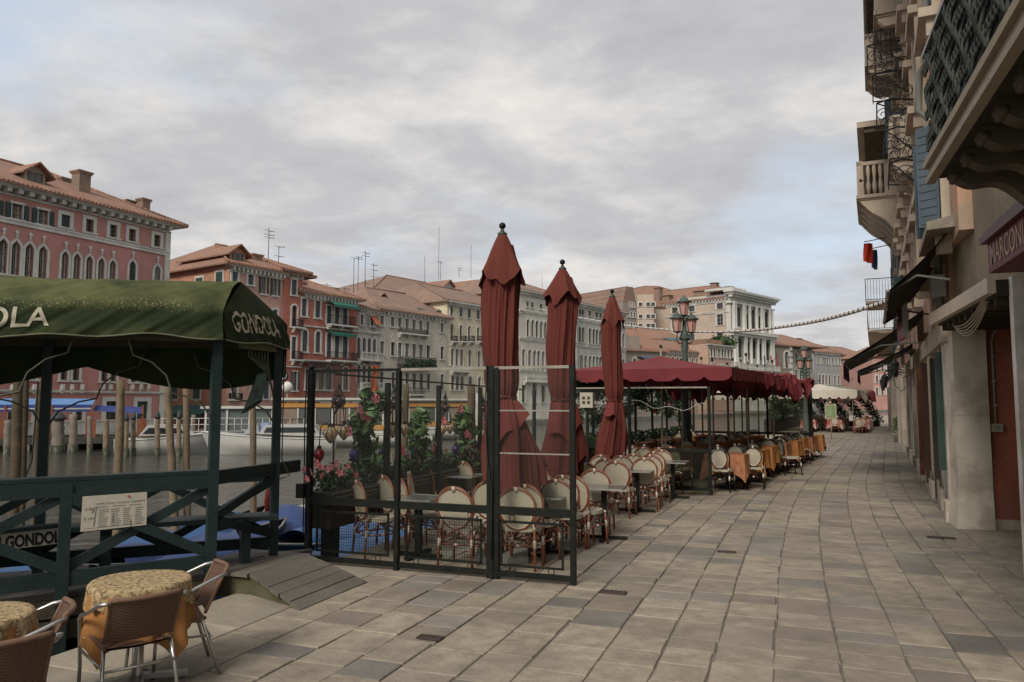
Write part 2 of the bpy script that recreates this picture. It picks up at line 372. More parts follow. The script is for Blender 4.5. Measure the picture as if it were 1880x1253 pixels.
def window_mesh(F, kind, w, h, style):
    k = ('w', kind, round(w, 2), round(h, 2), style)
    if k in F.cache: return F.cache[k]
    sg = F.sg; mb = MB(); r = w/2
    def bx(x0, x1, y0, y1, z0, z1): mb.box(x0, x1, min(y0*sg, y1*sg), max(y0*sg, y1*sg), z0, z1)
    if style.startswith('shut'):
        m = {'shut': shut_gr, 'shutb': shut_bl, 'shutw': shut_br, 'shutg': M('grey_worn_shutter', (0.17, 0.18, 0.17), 0.8, 0.2, 3)}[style]
        mb.m(m); bx(-r-.02, -0.012, .09, .13, -0.02, h); bx(0.012, r+.02, .09, .13, -0.02, h)
        for q in (.3, .62): bx(-r, r, .08, .13, h*q, h*q+.05)
        mb.m(iron); bx(-r, r, .16, .18, -.02, h)
    else:
        mb.m(glass_dk); bx(-r-.02, r+.02, .24, .26, -.02, h)
        if style in ('curt', 'glass2'):
            mb.m(curtain); bx(-r, -r*.45, .215, .225, 0, h*.93)
            if style == 'curt': bx(r*.45, r, .215, .225, 0, h*.93)
        mb.m(M('window_wood', (0.16, 0.13, 0.10), 0.7) if style != 'white' else curtain)
        t = 0.05; bx(-r, -r+t, .19, .24, 0, h); bx(r-t, r, .19, .24, 0, h); bx(-t/2, t/2, .19, .24, 0, h)
        for q in (0, .34, .67, 1): bx(-r, r, .19, .24, max(0, h*q-t/2), h*q+t/2)
    F.cache[k] = mb.mesh('window'); return F.cache[k]
def frame_mesh(F, kind, w, h, fw, sill, mat, finial=False):
    k = ('f', kind, round(w, 2), round(h, 2), fw, sill, mat.name, finial)
    if k in F.cache: return F.cache[k]
    sg = F.sg; mb = MB(); ol = outline(kind, w, h); n = len(ol); out = []
    for i, (x, z) in enumerate(ol):
        a = ol[max(0, i-1)]; b_ = ol[min(n-1, i+1)]
        if i == 0: a, nx, nz = None, -1, 0
        elif i == n-1: nx, nz = 1, 0
        else:
            dx, dz = b_[0]-a[0], b_[1]-a[1]; q = math.hypot(dx, dz) or 1; nx, nz = -dz/q, dx/q
        f = fw*(1.35 if (kind == 'rect' and 0 < i < n-1) else 1)
        out.append((x+nx*f, z+nz*f))
    if kind == 'rect': out[1] = (-w/2-fw, h+fw); out[2] = (w/2+fw, h+fw)
    vs = [(x, -.07*sg, z) for x, z in ol]+[(x, -.07*sg, z) for x, z in out]+[(x, 0.004*sg, z) for x, z in out]+[(x, .06*sg, z) for x, z in ol]
    fs = []
    for i in range(n-1):
        fs += [(i, i+1, n+i+1, n+i), (n+i, n+i+1, 2*n+i+1, 2*n+i), (i, i+1, 3*n+i+1, 3*n+i)]
    mb.add(vs, fs)
    def bx(x0, x1, y0, y1, z0, z1): mb.box(x0, x1, min(y0*sg, y1*sg), max(y0*sg, y1*sg), z0, z1)
    if sill: bx(-w/2-fw-.06, w/2+fw+.06, -.16, .1, -.14, 0)
    if finial:
        z = h+fw*1.0; bx(-.05, .05, -.10, 0, z, z+.25); M_ = frameM((0, -.1*sg, z+.33), (1, 0, 1), (0, sg, 0)); mb.box(-.10, .10, 0, .09, -.10, .10, M_)
    F.cache[k] = mb.mesh('frame', mat); return F.cache[k]
def shutter_mesh(F, w, h, m):
    k = ('s', round(w, 2), round(h, 2), m.name)
    if k in F.cache: return F.cache[k]
    mb = MB(); sg = F.sg
    mb.box(0, w, min(-.09*sg, -.05*sg), max(-.09*sg, -.05*sg), 0, h)
    nl = max(3, int(h/0.16))
    for i in range(nl): mb.box(.05, w-.05, min(-.11*sg, -.09*sg), max(-.11*sg, -.09*sg), h*(i+.2)/nl, h*(i+.75)/nl)
    F.cache[k] = mb.mesh('shutter', m); return F.cache[k]
def row(F, pxs, yt, yb, w, kind='rect', style='glass', fw=0.14, sill=True, fm=None, opens=(), sm=None, ref=None, finial=False, n=None, styles=None):
    """a row of windows: pixel columns pxs (or first, last with n), top and bottom as seen at the first one, w in photo pixels there"""
    ref = ref or pxs[0]
    s0, zt = F.sz(ref, yt); _, zb = F.sz(ref, yb); zb = max(zb, QF); ym = (yt+yb)/2; wm = abs(F.sz(ref+w/2, ym)[0]-F.sz(ref-w/2, ym)[0]); h = zt-zb
    if n: a, b_ = F.sz(pxs[0], ym)[0], F.sz(pxs[1], ym)[0]; ss = [a+(b_-a)*i/(n-1) for i in range(n)]
    else: ss = [F.sz(p, ym)[0] for p in pxs]
    wm = round(wm, 2); h = round(h, 2)
    for i, s0 in enumerate(ss):
        F.holes.append((s0, zb, wm, h, kind)); st = styles[i] if styles else style
        w_ = link('window', window_mesh(F, kind, wm, h, st), F.root, (s0, 0, zb))
        if fm: link('frame', frame_mesh(F, kind, wm, h, fw, sill, fm, finial), w_)
        if opens == 'all' or i in opens:
            sw = wm*.5
            for q in (-1, 1): link('shutter', shutter_mesh(F, sw, h, sm or shut_gr), w_, ((-wm/2-fw*0.4-sw) if q < 0 else wm/2+fw*.4, 0, 0))
    return ss, zb, zt
def wall(F, L0, L1, z0, z1, mat, depth=9.0, reveal=None, name='wall'):
    sg = F.sg; mb = MB(); mb.m(mat)
    hs = [h for h in F.holes if L0 < h[0] < L1 and h[1] > z0-5 and h[1]+h[3] <= z1+.01]
    xs = {L0, L1}; zs = {z0, z1}
    for s0, zb, w, h, k in hs: xs |= {s0-w/2, s0+w/2}; zs |= {max(z0, zb), min(z1, zb+h)}
    xs = sorted(x for x in xs if L0 <= x <= L1); zs = sorted(zs)
    def clean(a):
        r = [a[0]]
        for x in a[1:]:
            if x-r[-1] > 1e-4: r.append(x)
        return r
    xs, zs = clean(xs), clean(zs)
    for j in range(len(zs)-1):
        zm = (zs[j]+zs[j+1])/2; run = None
        for i in range(len(xs)-1):
            xm = (xs[i]+xs[i+1])/2
            inside = any(abs(xm-s0) < w/2 and zb < zm < zb+h for s0, zb, w, h, k in hs)
            if not inside:
                if run is None: run = xs[i]
                end = xs[i+1]
            if (inside or i == len(xs)-2) and run is not None:
                mb.add([(run, 0, zs[j]), (end, 0, zs[j]), (end, 0, zs[j+1]), (run, 0, zs[j+1])], [(0, 1, 2, 3)]); run = None
    for s0, zb, w, h, k in hs:
        ol = outline(k, w, h); zt = zb+h
        if k != 'rect':
            for (x0, a0), (x1, a1) in zip(ol[1:-2], ol[2:-1]):
                mb.add([(s0+x0, 0, zb+a0), (s0+x1, 0, zb+a1), (s0+x1, 0, zt), (s0+x0, 0, zt)], [(0, 1, 2, 3)])
        mb.m(reveal or mat); ol2 = ol+[ol[0]]
        for (x0, a0), (x1, a1) in zip(ol2[:-1], ol2[1:]):
            mb.add([(s0+x0, 0, zb+a0), (s0+x1, 0, zb+a1), (s0+x1, .27*sg, zb+a1), (s0+x0, .27*sg, zb+a0)], [(0, 1, 2, 3)])
        mb.m(mat)
    D = depth*sg
    mb.add([(L0, 0, z0), (L0, 0, z1), (L0, D, z1), (L0, D, z0)], [(0, 1, 2, 3)]); mb.add([(L1, 0, z0), (L1, 0, z1), (L1, D, z1), (L1, D, z0)], [(0, 1, 2, 3)])
    mb.add([(L0, D, z0), (L1, D, z0), (L1, D, z1), (L0, D, z1)], [(0, 1, 2, 3)])
    mb.m(iron); mb.add([(L0, .9*sg, z0), (L1, .9*sg, z0), (L1, .9*sg, z1), (L0, .9*sg, z1)], [(0, 1, 2, 3)])   # flat dark sheet standing in for the unlit rooms behind the openings
    return F.part(mb, name)
def band(F, L0, L1, z0, z1, mat, out=.12, name='string_course'):
    mb = MB(); a, b_ = sorted((-out*F.sg, .02*F.sg)); mb.box(L0, L1, a, b_, z0, z1)
    a, b_ = sorted((-(out+.06)*F.sg, -out*F.sg)); mb.box(L0, L1, a, b_, z1-.1, z1); return F.part(mb, name, mat)
def cornice(F, L0, L1, z, mat, out=.55, dent=.55, h=.45, single=False):
    sg = F.sg; mb = MB()
    def bx(x0, x1, y0, y1, z0, z1, m_=mb): m_.box(x0, x1, min(y0*sg, y1*sg), max(y0*sg, y1*sg), z0, z1)
    bx(L0-out*.6, L1+out*.6, -out, .3, z-.14, z); bx(L0-.08, L1+.08, -.10, .3, z-h-.12, z-h)
    bx(L0-out*.5, L1+out*.5, -out*.85, .3, z-.2, z-.14)
    c = F.part(mb, 'cornice', mat); n = max(2, int((L1-L0)/dent))
    bm_ = MB(); bx(-dent*.2, dent*.2, -out*.75, .02, 0, h-.2, bm_)
    if single:
        me = bm_.mesh('bracket', mat)
        for i in range(n): link('bracket', me, c, (L0+(L1-L0)*(i+.5)/n, 0, z-h))
    else:
        mb = MB()
        for i in range(n): q = L0+(L1-L0)*(i+.5)/n; bx(q-dent*.22, q+dent*.22, -out*.75, .02, z-h, z-.2, mb)
        F.part(mb, 'dentils', mat, parent=c)['kind'] = 'stuff'
def roof(F, L0, L1, z, depth, hgt, mat, over=.6, hip=2.5, gable=False, hip0=None, rd=None):
    sg = F.sg; mb = MB(); h0 = hip if hip0 is None else hip0; rd = rd or depth/2
    y0, y1, ym = -over*sg, (depth+over)*sg, rd*sg; a, b_ = L0-over, L1+over
    vs = [(a, y0, z), (b_, y0, z), (b_, y1, z), (a, y1, z), (a+h0, ym, z+hgt), (b_-hip, ym, z+hgt)]
    mb.add(vs, [(0, 1, 5, 4), (2, 3, 4, 5), (1, 2, 5), (3, 0, 4), (0, 3, 2, 1)])
    mb.add([(x, y, zz-.12) for x, y, zz in vs[:4]]+vs[:4], [(0, 1, 5, 4), (1, 2, 6, 5), (2, 3, 7, 6), (3, 0, 4, 7), (0, 3, 2, 1)])
    r = F.part(mb, 'roof', mat)
    rm_ = MB(); rm_.m(mat)      # ridge and hip tiles, eave tile ends
    for p, q in ((4, 5), (0, 4), (1, 5)):
        A, B = Vector(vs[p]), Vector(vs[q]); rm_.tube([A+Vector((0, 0, .03)), B+Vector((0, 0, .03))], .11, 6)
    n = int((b_-a)/.28)
    for i in range(n):
        x = a+(b_-a)*(i+.5)/n; rm_.bar((x, y0*1.04, z+.03), (x, y0+.9*sg, z+.03+.9*hgt/(rd+over)), .13, .07)
    F.part(rm_, 'ridge_and_eave_tiles', mat, parent=r)['kind'] = 'stuff'
    return r
def chimney(F, px, ytop, w, hm, y=3.0, cap='flare', mat=None):
    s0, zt = F.sz(px, ytop, y*F.sg); mb = MB(); y *= F.sg; mb.m(mat or brick_c); mb.box(s0-w/2, s0+w/2, y-w/2, y+w/2, zt-hm, zt-.25)
    if cap == 'flare': mb.lathe([(w*.70, zt-.28), (w*.95, zt-.06), (w*.9, zt)], (s0, y, 0), 4, a0=math.pi/4)
    else: mb.box(s0-w*.65, s0+w*.65, y-w*.65, y+w*.65, zt-.25, zt-.12); mb.box(s0-w*.4, s0+w*.4, y-w*.4, y+w*.4, zt-.12, zt)
    return F.part(mb, 'chimney')
def dormer(F, px, ytop, wpx, hm, mat, y0=.8, deep=4.5, wmat=None):
    """gabled dormer with its gable towards the canal"""
    sg = F.sg; s0, zt = F.sz(px, ytop, y0*sg); w = abs(F.s_(px+wpx/2)-F.s_(px-wpx/2)); zb = zt-hm; e = zt-w*.28
    mb = MB(); mb.m(wmat or mat)
    a, b_ = sorted((y0*sg, (y0+deep)*sg)); mb.box(s0-w*.32, s0+w*.32, a, b_, zb, e)
    mb.prism([(-w*.32, e), (w*.32, e), (0, zt-.12)], Matrix.Translation((s0, y0*sg, 0)), deep*sg)
    d_ = F.part(mb, 'dormer'); rm_ = MB(); rm_.m(tile)
    for q in (-1, 1):
        rm_.add([(s0, (y0-.5)*sg, zt), (s0+q*w*.5, (y0-.5)*sg, e-w*.12), (s0+q*w*.5, (y0+deep)*sg, e-w*.12), (s0, (y0+deep)*sg, zt),
                 (s0, (y0-.5)*sg, zt-.12), (s0+q*w*.5, (y0-.5)*sg, e-w*.12-.12), (s0+q*w*.5, (y0+deep)*sg, e-w*.12-.12), (s0, (y0+deep)*sg, zt-.12)], [(0, 1, 2, 3), (4, 5, 6, 7), (0, 1, 5, 4), (1, 2, 6, 5)])
    F.part(rm_, 'dormer_roof', parent=d_)
    wm_ = MB(); wm_.m(glass_dk); a, b_ = sorted(((y0-.02)*sg, (y0-.05)*sg)); wm_.box(s0-w*.2, s0+w*.2, a, b_, zb+.3, e-.1)
    wm_.m(M('window_wood')); a, b_ = sorted(((y0-.05)*sg, (y0-.09)*sg))
    for q in (-.2, 0, .2): wm_.box(s0+w*q-.03, s0+w*q+.03, a, b_, zb+.3, e-.1)
    for q in (zb+.3, (zb+e)/2, e-.15): wm_.box(s0-w*.2, s0+w*.2, a, b_, q, q+.05)
    F.part(wm_, 'dormer_window', parent=d_)
def balcony(F, px0, px1, yt, yb, kind='iron', out=.8, ref=None, brk=True, m=None):
    sg = F.sg; ref = ref or px0; L0, L1 = F.s_(px0), F.s_(px1); _, zt = F.sz(ref, yt); _, zb = F.sz(ref, yb); mb = MB()
    def bx(x0, x1, y0, y1, z0, z1): mb.box(x0, x1, min(y0*sg, y1*sg), max(y0*sg, y1*sg), z0, z1)
    mb.m(m or stone_far); bx(L0-.15, L1+.15, -out-.08, .02, zb-.14, zb)
    if brk:
        for i in range(max(2, int((L1-L0)/1.3)+1)):
            q = L0+(L1-L0)*i/max(1, max(2, int((L1-L0)/1.3)+1)-1); mb.prism([(-.09, zb-.14), (.09, zb-.14), (.09, zb-.5), (-.09, zb-.5)], Matrix.Translation((q, 0, 0)), -out*.5*sg); mb.prism([(-.09, zb-.14), (.09, zb-.14), (.09, zb-.3), (-.09, zb-.3)], Matrix.Translation((q, -out*.5*sg, 0)), -out*.4*sg)
    B = F.part(mb, 'balcony'); rb = MB()
    def rx(x0, x1, y0, y1, z0, z1): rb.box(x0, x1, min(y0*sg, y1*sg), max(y0*sg, y1*sg), z0, z1)
    if kind == 'iron':
        rb.m(iron); rx(L0, L1, -out-.02, -out+.03, zt-.05, zt); rx(L0, L1, -out-.01, -out+.02, zb+.08, zb+.12)
        rx(L0, L0+.04, -out, 0, zt-.05, zt); rx(L1-.04, L1, -out, 0, zt-.05, zt)
        n = int((L1-L0)/.14)
        for i in range(n+1): q = L0+(L1-L0)*i/n; rx(q-.014, q+.014, -out-.005, -out+.02, zb, zt)
        for i in range(5): rx(L0, L0+.03, -out*i/5-.02, -out*i/5, zb, zt); rx(L1-.03, L1, -out*i/5-.02, -out*i/5, zb, zt)
    else:
        rb.m(m or stone_far); rx(L0-.05, L1+.05, -out-.08, -out+.1, zt-.14, zt); rx(L0-.05, L1+.05, -out-.06, -out+.08, zb, zb+.1)
        n = max(2, int((L1-L0)/.26))
        for i in range(n+1):
            q = L0+(L1-L0)*i/n
            if i % 8 == 0: rx(q-.12, q+.12, -out-.07, -out+.09, zb, zt)
            else: h = zt-zb; rb.lathe([(.05, zb+.1), (.085, zb+.1+h*.25), (.04, zb+h*.5), (.075, zb+h*.7), (.05, zt-.12)], (q, -out*sg, 0), 5)
    F.part(rb, 'balustrade', parent=B); return B
def aerials(F, lst, y=4):
    mt = M('aerial_metal', (0.12, 0.12, 0.12), 0.5, metal=0.5)
    for px, yt, yb, bars in lst:
        s0, zt = F.sz(px, yt, y*F.sg); _, zb = F.sz(px, yb, y*F.sg); mb = MB(); Y = y*F.sg; mb.tube([(s0, Y, zb-.6), (s0, Y, zt)], .035, 5)
        for q in bars: z = zt-(zt-zb)*q; mb.tube([(s0-.5, Y, z), (s0+.7, Y, z+.02)], .022, 4); mb.tube([(s0+.3, Y-.3, z), (s0+.3, Y+.3, z)], .02, 4)
        F.part(mb, 'aerial', mt)
pinkp = M('rose_plaster', (0.46, 0.215, 0.185), 0.9, 0.10, 0.5, 0.2, 6, c2=(0.36, 0.19, 0.165), f2=0.6, s2=0.35, streak=0.18)
# ---- A: rose palace with gothic windows
F = Fac('rose_palace', 'rose red palace with white gothic window row and long balustrade, leftmost on the far bank', -95, 43.3, 25.9)
L1 = F.s_(300)-0.0; L0 = 0.0; _, ZT = F.sz(300, 452-40)
LE = F.s_(300)
row(F, [31, 79], 375, 403, 20, style='curt', fm=stone_far, opens='all', ref=31)
row(F, [-16], 365, 393, 20, style='curt', fm=stone_far, opens='all', ref=-16)
row(F, [120], 395, 418, 16, style='shut', fm=stone_far, fw=.24)
row(F, [164, 208, 243, 289], 403, 427, 14, fm=stone_far, fw=.24, style='glass2')
row(F, [-72, -46, -21, 4, 28, 53, 78], 436, 520, 17, 'gothic', 'curt', fm=stone_far, fw=.16, ref=4, sill=False, finial=True)
row(F, [118, 140, 163, 185, 206], 460, 540, 13, 'gothic', 'curt', fm=stone_far, fw=.15, sill=False, finial=True)
row(F, [242, 288], 477, 545, 12, 'gothic', fm=stone_far, fw=.15, styles=['shut', 'shutg'], finial=True)
row(F, [-60, -20, 20, 60, 118, 140, 192, 209, 246, 262], 628, 698, 13, fm=stone_far, fw=.14, ref=118, style='glass')
row(F, [144], 745, 797, 13, fm=stone_far, fw=.2, sill=False, ref=144)
row(F, [204, 260], 737, 793, 21, fm=stone_far, fw=.3, sill=False, styles=['glass', 'shut'], ref=204)
row(F, [20, 70], 742, 800, 15, fm=stone_far, fw=.2, sill=False, ref=20)
zc_ = F.sz(300, 412)[1]
wall(F, L0, LE, QF, zc_, pinkp, 13)
cornice(F, L0, LE, zc_+.02, stone_far, .8, .66, .48, single=True)
za, zb_ = F.sz(290, 467)[1], F.sz(290, 459)[1]; band(F, L0, LE, za, zb_, stone_far)
za, zb_ = F.sz(100, 722)[1], F.sz(100, 717)[1]; band(F, L0, LE, za, zb_, stone_far, .1)
band(F, L0, LE, QF, QF+.9, stone_far, .06, 'plinth')
mb = MB(); mb.box(LE-.38, LE+.05, -.10, .0, QF, zc_-.5)
F.part(mb, 'corner_pilaster', stone_far)
balcony(F, -95, 168, 491+0, 516+2, 'stone', .7, ref=0)
r_ = roof(F, L0, LE, zc_+.05, 13, 3.4, tile, .9, 6, hip0=2, rd=6.5)
dormer(F, 66, 299, 62, 3.0, tile, 1.4, 6, wmat=M('dormer_plaster', (0.36, 0.30, 0.22)))
chimney(F, 117, 328, .7, 2.5, 5); chimney(F, 150, 316, .85, 4.2, 2.5); chimney(F, 236, 369, .7, 3.0, 3); chimney(F, 264, 366, .65, 3.2, 2)
# corbels under the lower windows
mb = MB()
for px in (112, 129, 148, 186, 200, 216, 240, 256, 270, 60, 20, 40):
    s0, z = F.sz(px, 706); mb.box(s0-.08, s0+.08, -.3, 0, z-.35, z); mb.box(s0-.08, s0+.08, -.15, 0, z-.6, z-.35)
F.part(mb, 'window_brackets', stone_far)['kind'] = 'stuff'

# ---- B: orange house with dormer
orangep = M('orange_plaster', (0.48, 0.25, 0.16), 0.9, 0.12, 0.6, 0.3, 5, c2=(0.33, 0.18, 0.12), f2=0.6, s2=0.4, streak=0.2)
pinkl = M('pale_pink_plaster', (0.54, 0.33, 0.26), 0.9, 0.10, 0.6, 0.2, 5, c2=(0.34, 0.21, 0.17), f2=0.5, s2=0.5, streak=0.25)
redp = M('brick_red_plaster', (0.41, 0.145, 0.105), 0.9, 0.12, 0.6, 0.2, 5, c2=(0.31, 0.115, 0.09), f2=0.5, s2=0.4, streak=0.25)
F = Fac('orange_house', 'orange plastered house with gabled dormer right of the rose palace', 415, 61.9, 34)
L1 = F.s_(516); zc_ = F.sz(415, 484)[1]
row(F, [431, 460], 499, 519, 10, style='shutb', fm=stone_far, fw=.18)
row(F, [484, 505], 508, 540, 8, style='curt', fm=stone_far, fw=.1, opens='all', ref=484, sm=shut_gr)
row(F, [431, 460, 484, 505], 560, 590, 9, style='shutb', fm=stone_far, fw=.16)
row(F, [431, 460, 484, 505], 628, 660, 9, style='glass', fm=stone_far, fw=.16)
row(F, [430, 466, 488], 700, 732, 10, styles=['curt', 'shutb', 'shutb'], fm=stone_far, fw=.14, ref=430)
row(F, [432, 448, 463, 478, 500], 752, 795, 8, fm=stone_far, fw=.12, sill=False, styles=['glass', 'glass', 'shutw', 'glass', 'glass'])
W_ = wall(F, 0, L1, QF, zc_, pinkl, 18)
# ochre side wall over the pale front: a skin of its own
cornice(F, 0, L1, zc_+.02, stone_far, .5, .42, .5)
balcony(F, 447, 482, 677, 690, 'stone', .7)
balcony(F, 420, 441, 722, 733, 'iron', .3, brk=False)
_, zr_ = F.sz(415, 484)
side = Fac('side_wall_windows', 'x', 0, 1, 34-90, O=F.O)             # side wall plane, seen from the left
side.root.parent = F.root; side.root.location = (0, 0, 0); side.root.rotation_euler = (0, 0, RAD(90))
del side.root['label'], side.root['category']
mb = MB(); mb.box(-.06, 0, .0, 18, QF, zc_-.3); F.part(mb, 'side_wall', orangep)
def side_win(px, y0, y1, wp):
    s0, z1 = side.sz(px, y0); _, z0 = side.sz(px, y1); w = abs(side.s_(px+wp/2)-side.s_(px-wp/2)); mb = MB(); mb.m(stone_far)
    mb.box(s0-w/2-.2, s0+w/2+.2, .07, .12, z0-.2, z1+.2); mb.m(shut_gr); mb.box(s0-w/2, s0+w/2, .12, .16, z0, z1); mb.box(s0-.02, s0+.02, .16, .18, z0, z1); mb.build('window', None, side.root)
side_win(368, 511, 523, 12); side_win(405, 500, 521, 12); side_win(323, 690, 732, 12); side_win(364, 690, 732, 12); side_win(345, 752, 790, 12); side_win(390, 752, 790, 12)
mb = MB(); mb.m(M('teal_awning', (0.03, 0.10, 0.095), 0.8))
s0, z1 = side.sz(325, 744); s1, _ = side.sz(402, 744); mb.add([(s0, .1, z1), (s1, .1, z1), (s1, 1.6, z1-.7), (s0, 1.6, z1-.7), (s0, 1.6, z1-1.0), (s1, 1.6, z1-1.0)], [(0, 1, 2, 3), (3, 2, 5, 4)])
mb.build('awning', None, side.root)
roof(F, 0, L1+2.6, zc_+.05, 18, 3.0, tile, .6, 4, rd=7)
dormer(F, 437, 449, 46, 2.4, tile, .9, 7, wmat=orangep)
chimney(F, 468, 468, .9, 3.0, 3); chimney(F, 380, 462, .9, 2.4, 9, 'plain')
aerials(F, [(494, 418, 480, (.1, .22, .3)), (512, 453, 486, (.0, .55, .95))])
# red narrow house
F = Fac('narrow_red_house', 'narrow brick red house with one window per floor beside the orange house', 516, 66.3, 34)
L1 = F.s_(551); zc_ = F.sz(516, 496)[1]
row(F, [539.5], 514, 542, 9, style='shutb', fm=stone_far, fw=.12)
row(F, [540], 561, 600, 9, 'round', style='glass', fm=stone_far, fw=.16)
row(F, [539], 619, 661, 8, style='shutb', fm=stone_far, fw=.14)
row(F, [541], 683, 717, 7, style='curt', fm=stone_far, fw=.12, opens='all', sm=shut_bl)
row(F, [530, 545], 750, 795, 8, style='glass', fm=stone_far, fw=.12)
wall(F, 0, L1, QF, zc_, redp, 12); cornice(F, 0, L1, zc_+.02, stone_far, .45, .42, .45)
balcony(F, 534, 549, 586, 600, 'iron', .4); balcony(F, 534, 549, 645, 660, 'iron', .4)
roof(F, 0, L1, zc_+.05, 12, 2.2, tile, .6, 2)
za, zb_ = F.sz(520, 674)[1], F.sz(520, 672)[1]; band(F, 0, L1, za, zb_, stone_far)
# ---- C: red house with green awnings
F = Fac('red_house', 'brick red house with green awnings over triple balcony windows', 551, 68.1, 34)
L1 = F.s_(653); zc_ = F.sz(551, 536)[1]
row(F, [558, 583], 548, 581, 9, style='shutb', fm=stone_far, fw=.16, n=2)
row(F, [604, 618.5, 633], 562, 596, 8.5, style='shutb', fm=stone_far, fw=.16, sill=False)
row(F, [559, 583.5], 606, 646, 9, 'round', style='shutb', fm=stone_far, fw=.18)
row(F, [604, 618.5, 633], 613, 656, 9, style='shutb', fm=stone_far, fw=.16, sill=False)
row(F, [603, 634], 673, 716, 9, 'round', style='curt', fm=stone_far, fw=.16)
row(F, [565, 577, 589], 678, 715, 9, style='curt', fm=stone_far, fw=.12)
row(F, [570, 590, 610, 630], 750, 795, 12, style='glass', fm=stone_far, fw=.12, sill=False)
wall(F, 0, L1, QF, zc_, redp, 12); cornice(F, 0, L1, zc_+.02, stone_far, .5, .42, .5)
balcony(F, 597, 641, 578, 595, 'iron', .7); balcony(F, 597, 645, 646, 661, 'iron', .8)
za, zb_ = F.sz(555, 600)[1], F.sz(555, 597)[1]; band(F, 0, L1, za, zb_, stone_far); za, zb_ = F.sz(555, 663)[1], F.sz(555, 660)[1]; band(F, 0, L1, za, zb_, stone_far)
teal = M('green_awning', (0.03, 0.13, 0.10), 0.8, 0.15, 8)
def aw(F, px0, px1, yt, yb, out, m, val=.25):
    s0, z1 = F.sz(px0, yt); s1 = F.s_(px1); _, z0 = F.sz(px0, yb); mb = MB(); o_ = -out*F.sg
    mb.add([(s0, 0, z1), (s1, 0, z1), (s1, o_, z0), (s0, o_, z0), (s0, o_, z0-val), (s1, o_, z0-val)], [(0, 1, 2, 3), (3, 2, 5, 4), (0, 3, 3, 0)][:2])
    mb.add([(s0, 0, z1-.03), (s1, 0, z1-.03), (s1, o_, z0-.03), (s0, o_, z0-.03)], [(0, 1, 2, 3)]); F.part(mb, 'awning', m)
aw(F, 598, 641, 549, 560, 1.2, teal); aw(F, 598, 641, 606, 612, .9, teal)
# iron cage bay window
mb = MB(); mb.m(M('bay_iron', (0.06, 0.055, 0.05), 0.8)); s0, z1 = F.sz(553, 664); s1 = F.s_(609); _, z0 = F.sz(553, 674)
mb.box(s0, s1, -1.2, 0, z1-.12, z1); n = 16
for i in range(n+1): q = s0+(s1-s0)*i/n; mb.box(q-.025, q+.025, -1.2, -1.15, z1-2.4, z1)
mb.box(s0, s1, -1.2, -1.15, z1-1.0, z1-.9); F.part(mb, 'iron_cage')
roof(F, 0, L1, zc_+.05, 12, 2.3, tile, .6, 2); chimney(F, 557, 517, .5, 1.6, 3, 'plain')
aw(F, 560, 640, 733, 744, 2.2, M('grey_awning', (0.20, 0.205, 0.21), 0.8, 0.1), .3)
aerials(F, [(552, 505, 530, (.5,)), (600, 520, 540, (.2,)), (633, 526, 548, (.2,))])
# ---- D: small gothic palace
greyg = M('grey_stone_front', (0.44, 0.42, 0.37), 0.9, 0.15, 0.7, 0.3, 6, c2=(0.15, 0.15, 0.14), f2=0.75, s2=0.6, streak=0.6)
F = Fac('narrow_gothic_house', 'narrow weathered grey house with two rows of gothic arches', 654, 73.9, 34)
L1 = F.s_(696); zc_ = F.sz(654, 566)[1]
row(F, [664, 683], 578, 597, 5.5, style='glass', fm=stone_far, fw=.1, ref=664)
row(F, [658, 668, 677.5, 687], 617, 656, 6, 'gothic', 'glass', fm=stone_far, fw=.13, sill=False)
row(F, [658, 668, 677.5, 687], 668, 704, 6, 'gothic', 'glass', fm=stone_far, fw=.13, sill=False)
row(F, [664, 674, 684], 716, 745, 6, style='glass', fm=stone_far, fw=.1)
wall(F, 0, L1, QF, zc_, greyg, 10); cornice(F, 0, L1, zc_+.02, stone_far, .4, .42, .35)
balcony(F, 655, 694, 646, 660, 'stone', .6); balcony(F, 655, 694, 702, 714, 'stone', .6)
za, zb_ = F.sz(660, 611)[1], F.sz(660, 607)[1]; band(F, 0, L1, za, zb_, stone_far)
mb = MB(); mb.m(M('faded_red_cloth', (0.36, 0.11, 0.05), 0.8, 0.2, 4)); s0, z1 = F.sz(682, 580); mb.add([(s0-.3, -.1, z1), (s0+.5, -.1, z1), (s0+.7, -.8, z1-.9), (s0-.1, -.8, z1-.9)], [(0, 1, 2, 3)]); F.part(mb, 'sun_blind')
roof(F, 0, L1, zc_+.05, 11, 2.6, tile2, .5, 1.0)
fl = MB(); s0, z1 = F.sz(676, 672); fl.m(M('orange_red_flag', (0.42, 0.10, 0.035), 0.8, 0.25, 3)); fl.grid(lambda a, b_: (s0-.5+a*1.0+.1*math.sin(b_*9), -.9-.15*math.sin(a*9+b_*4), z1-b_*2.6), 6, 8); fl.m(iron).tube([(s0-.5, 0, z1+.3), (s0+.4, -1.3, z1+.1)], .03, 5)
F_flag = fl.build('hanging_flag', None, None); F_flag.matrix_world = F.root.matrix_basis.copy(); tag(F_flag, 'orange red flag hanging before the gothic arches of the narrow grey house', 'flag')
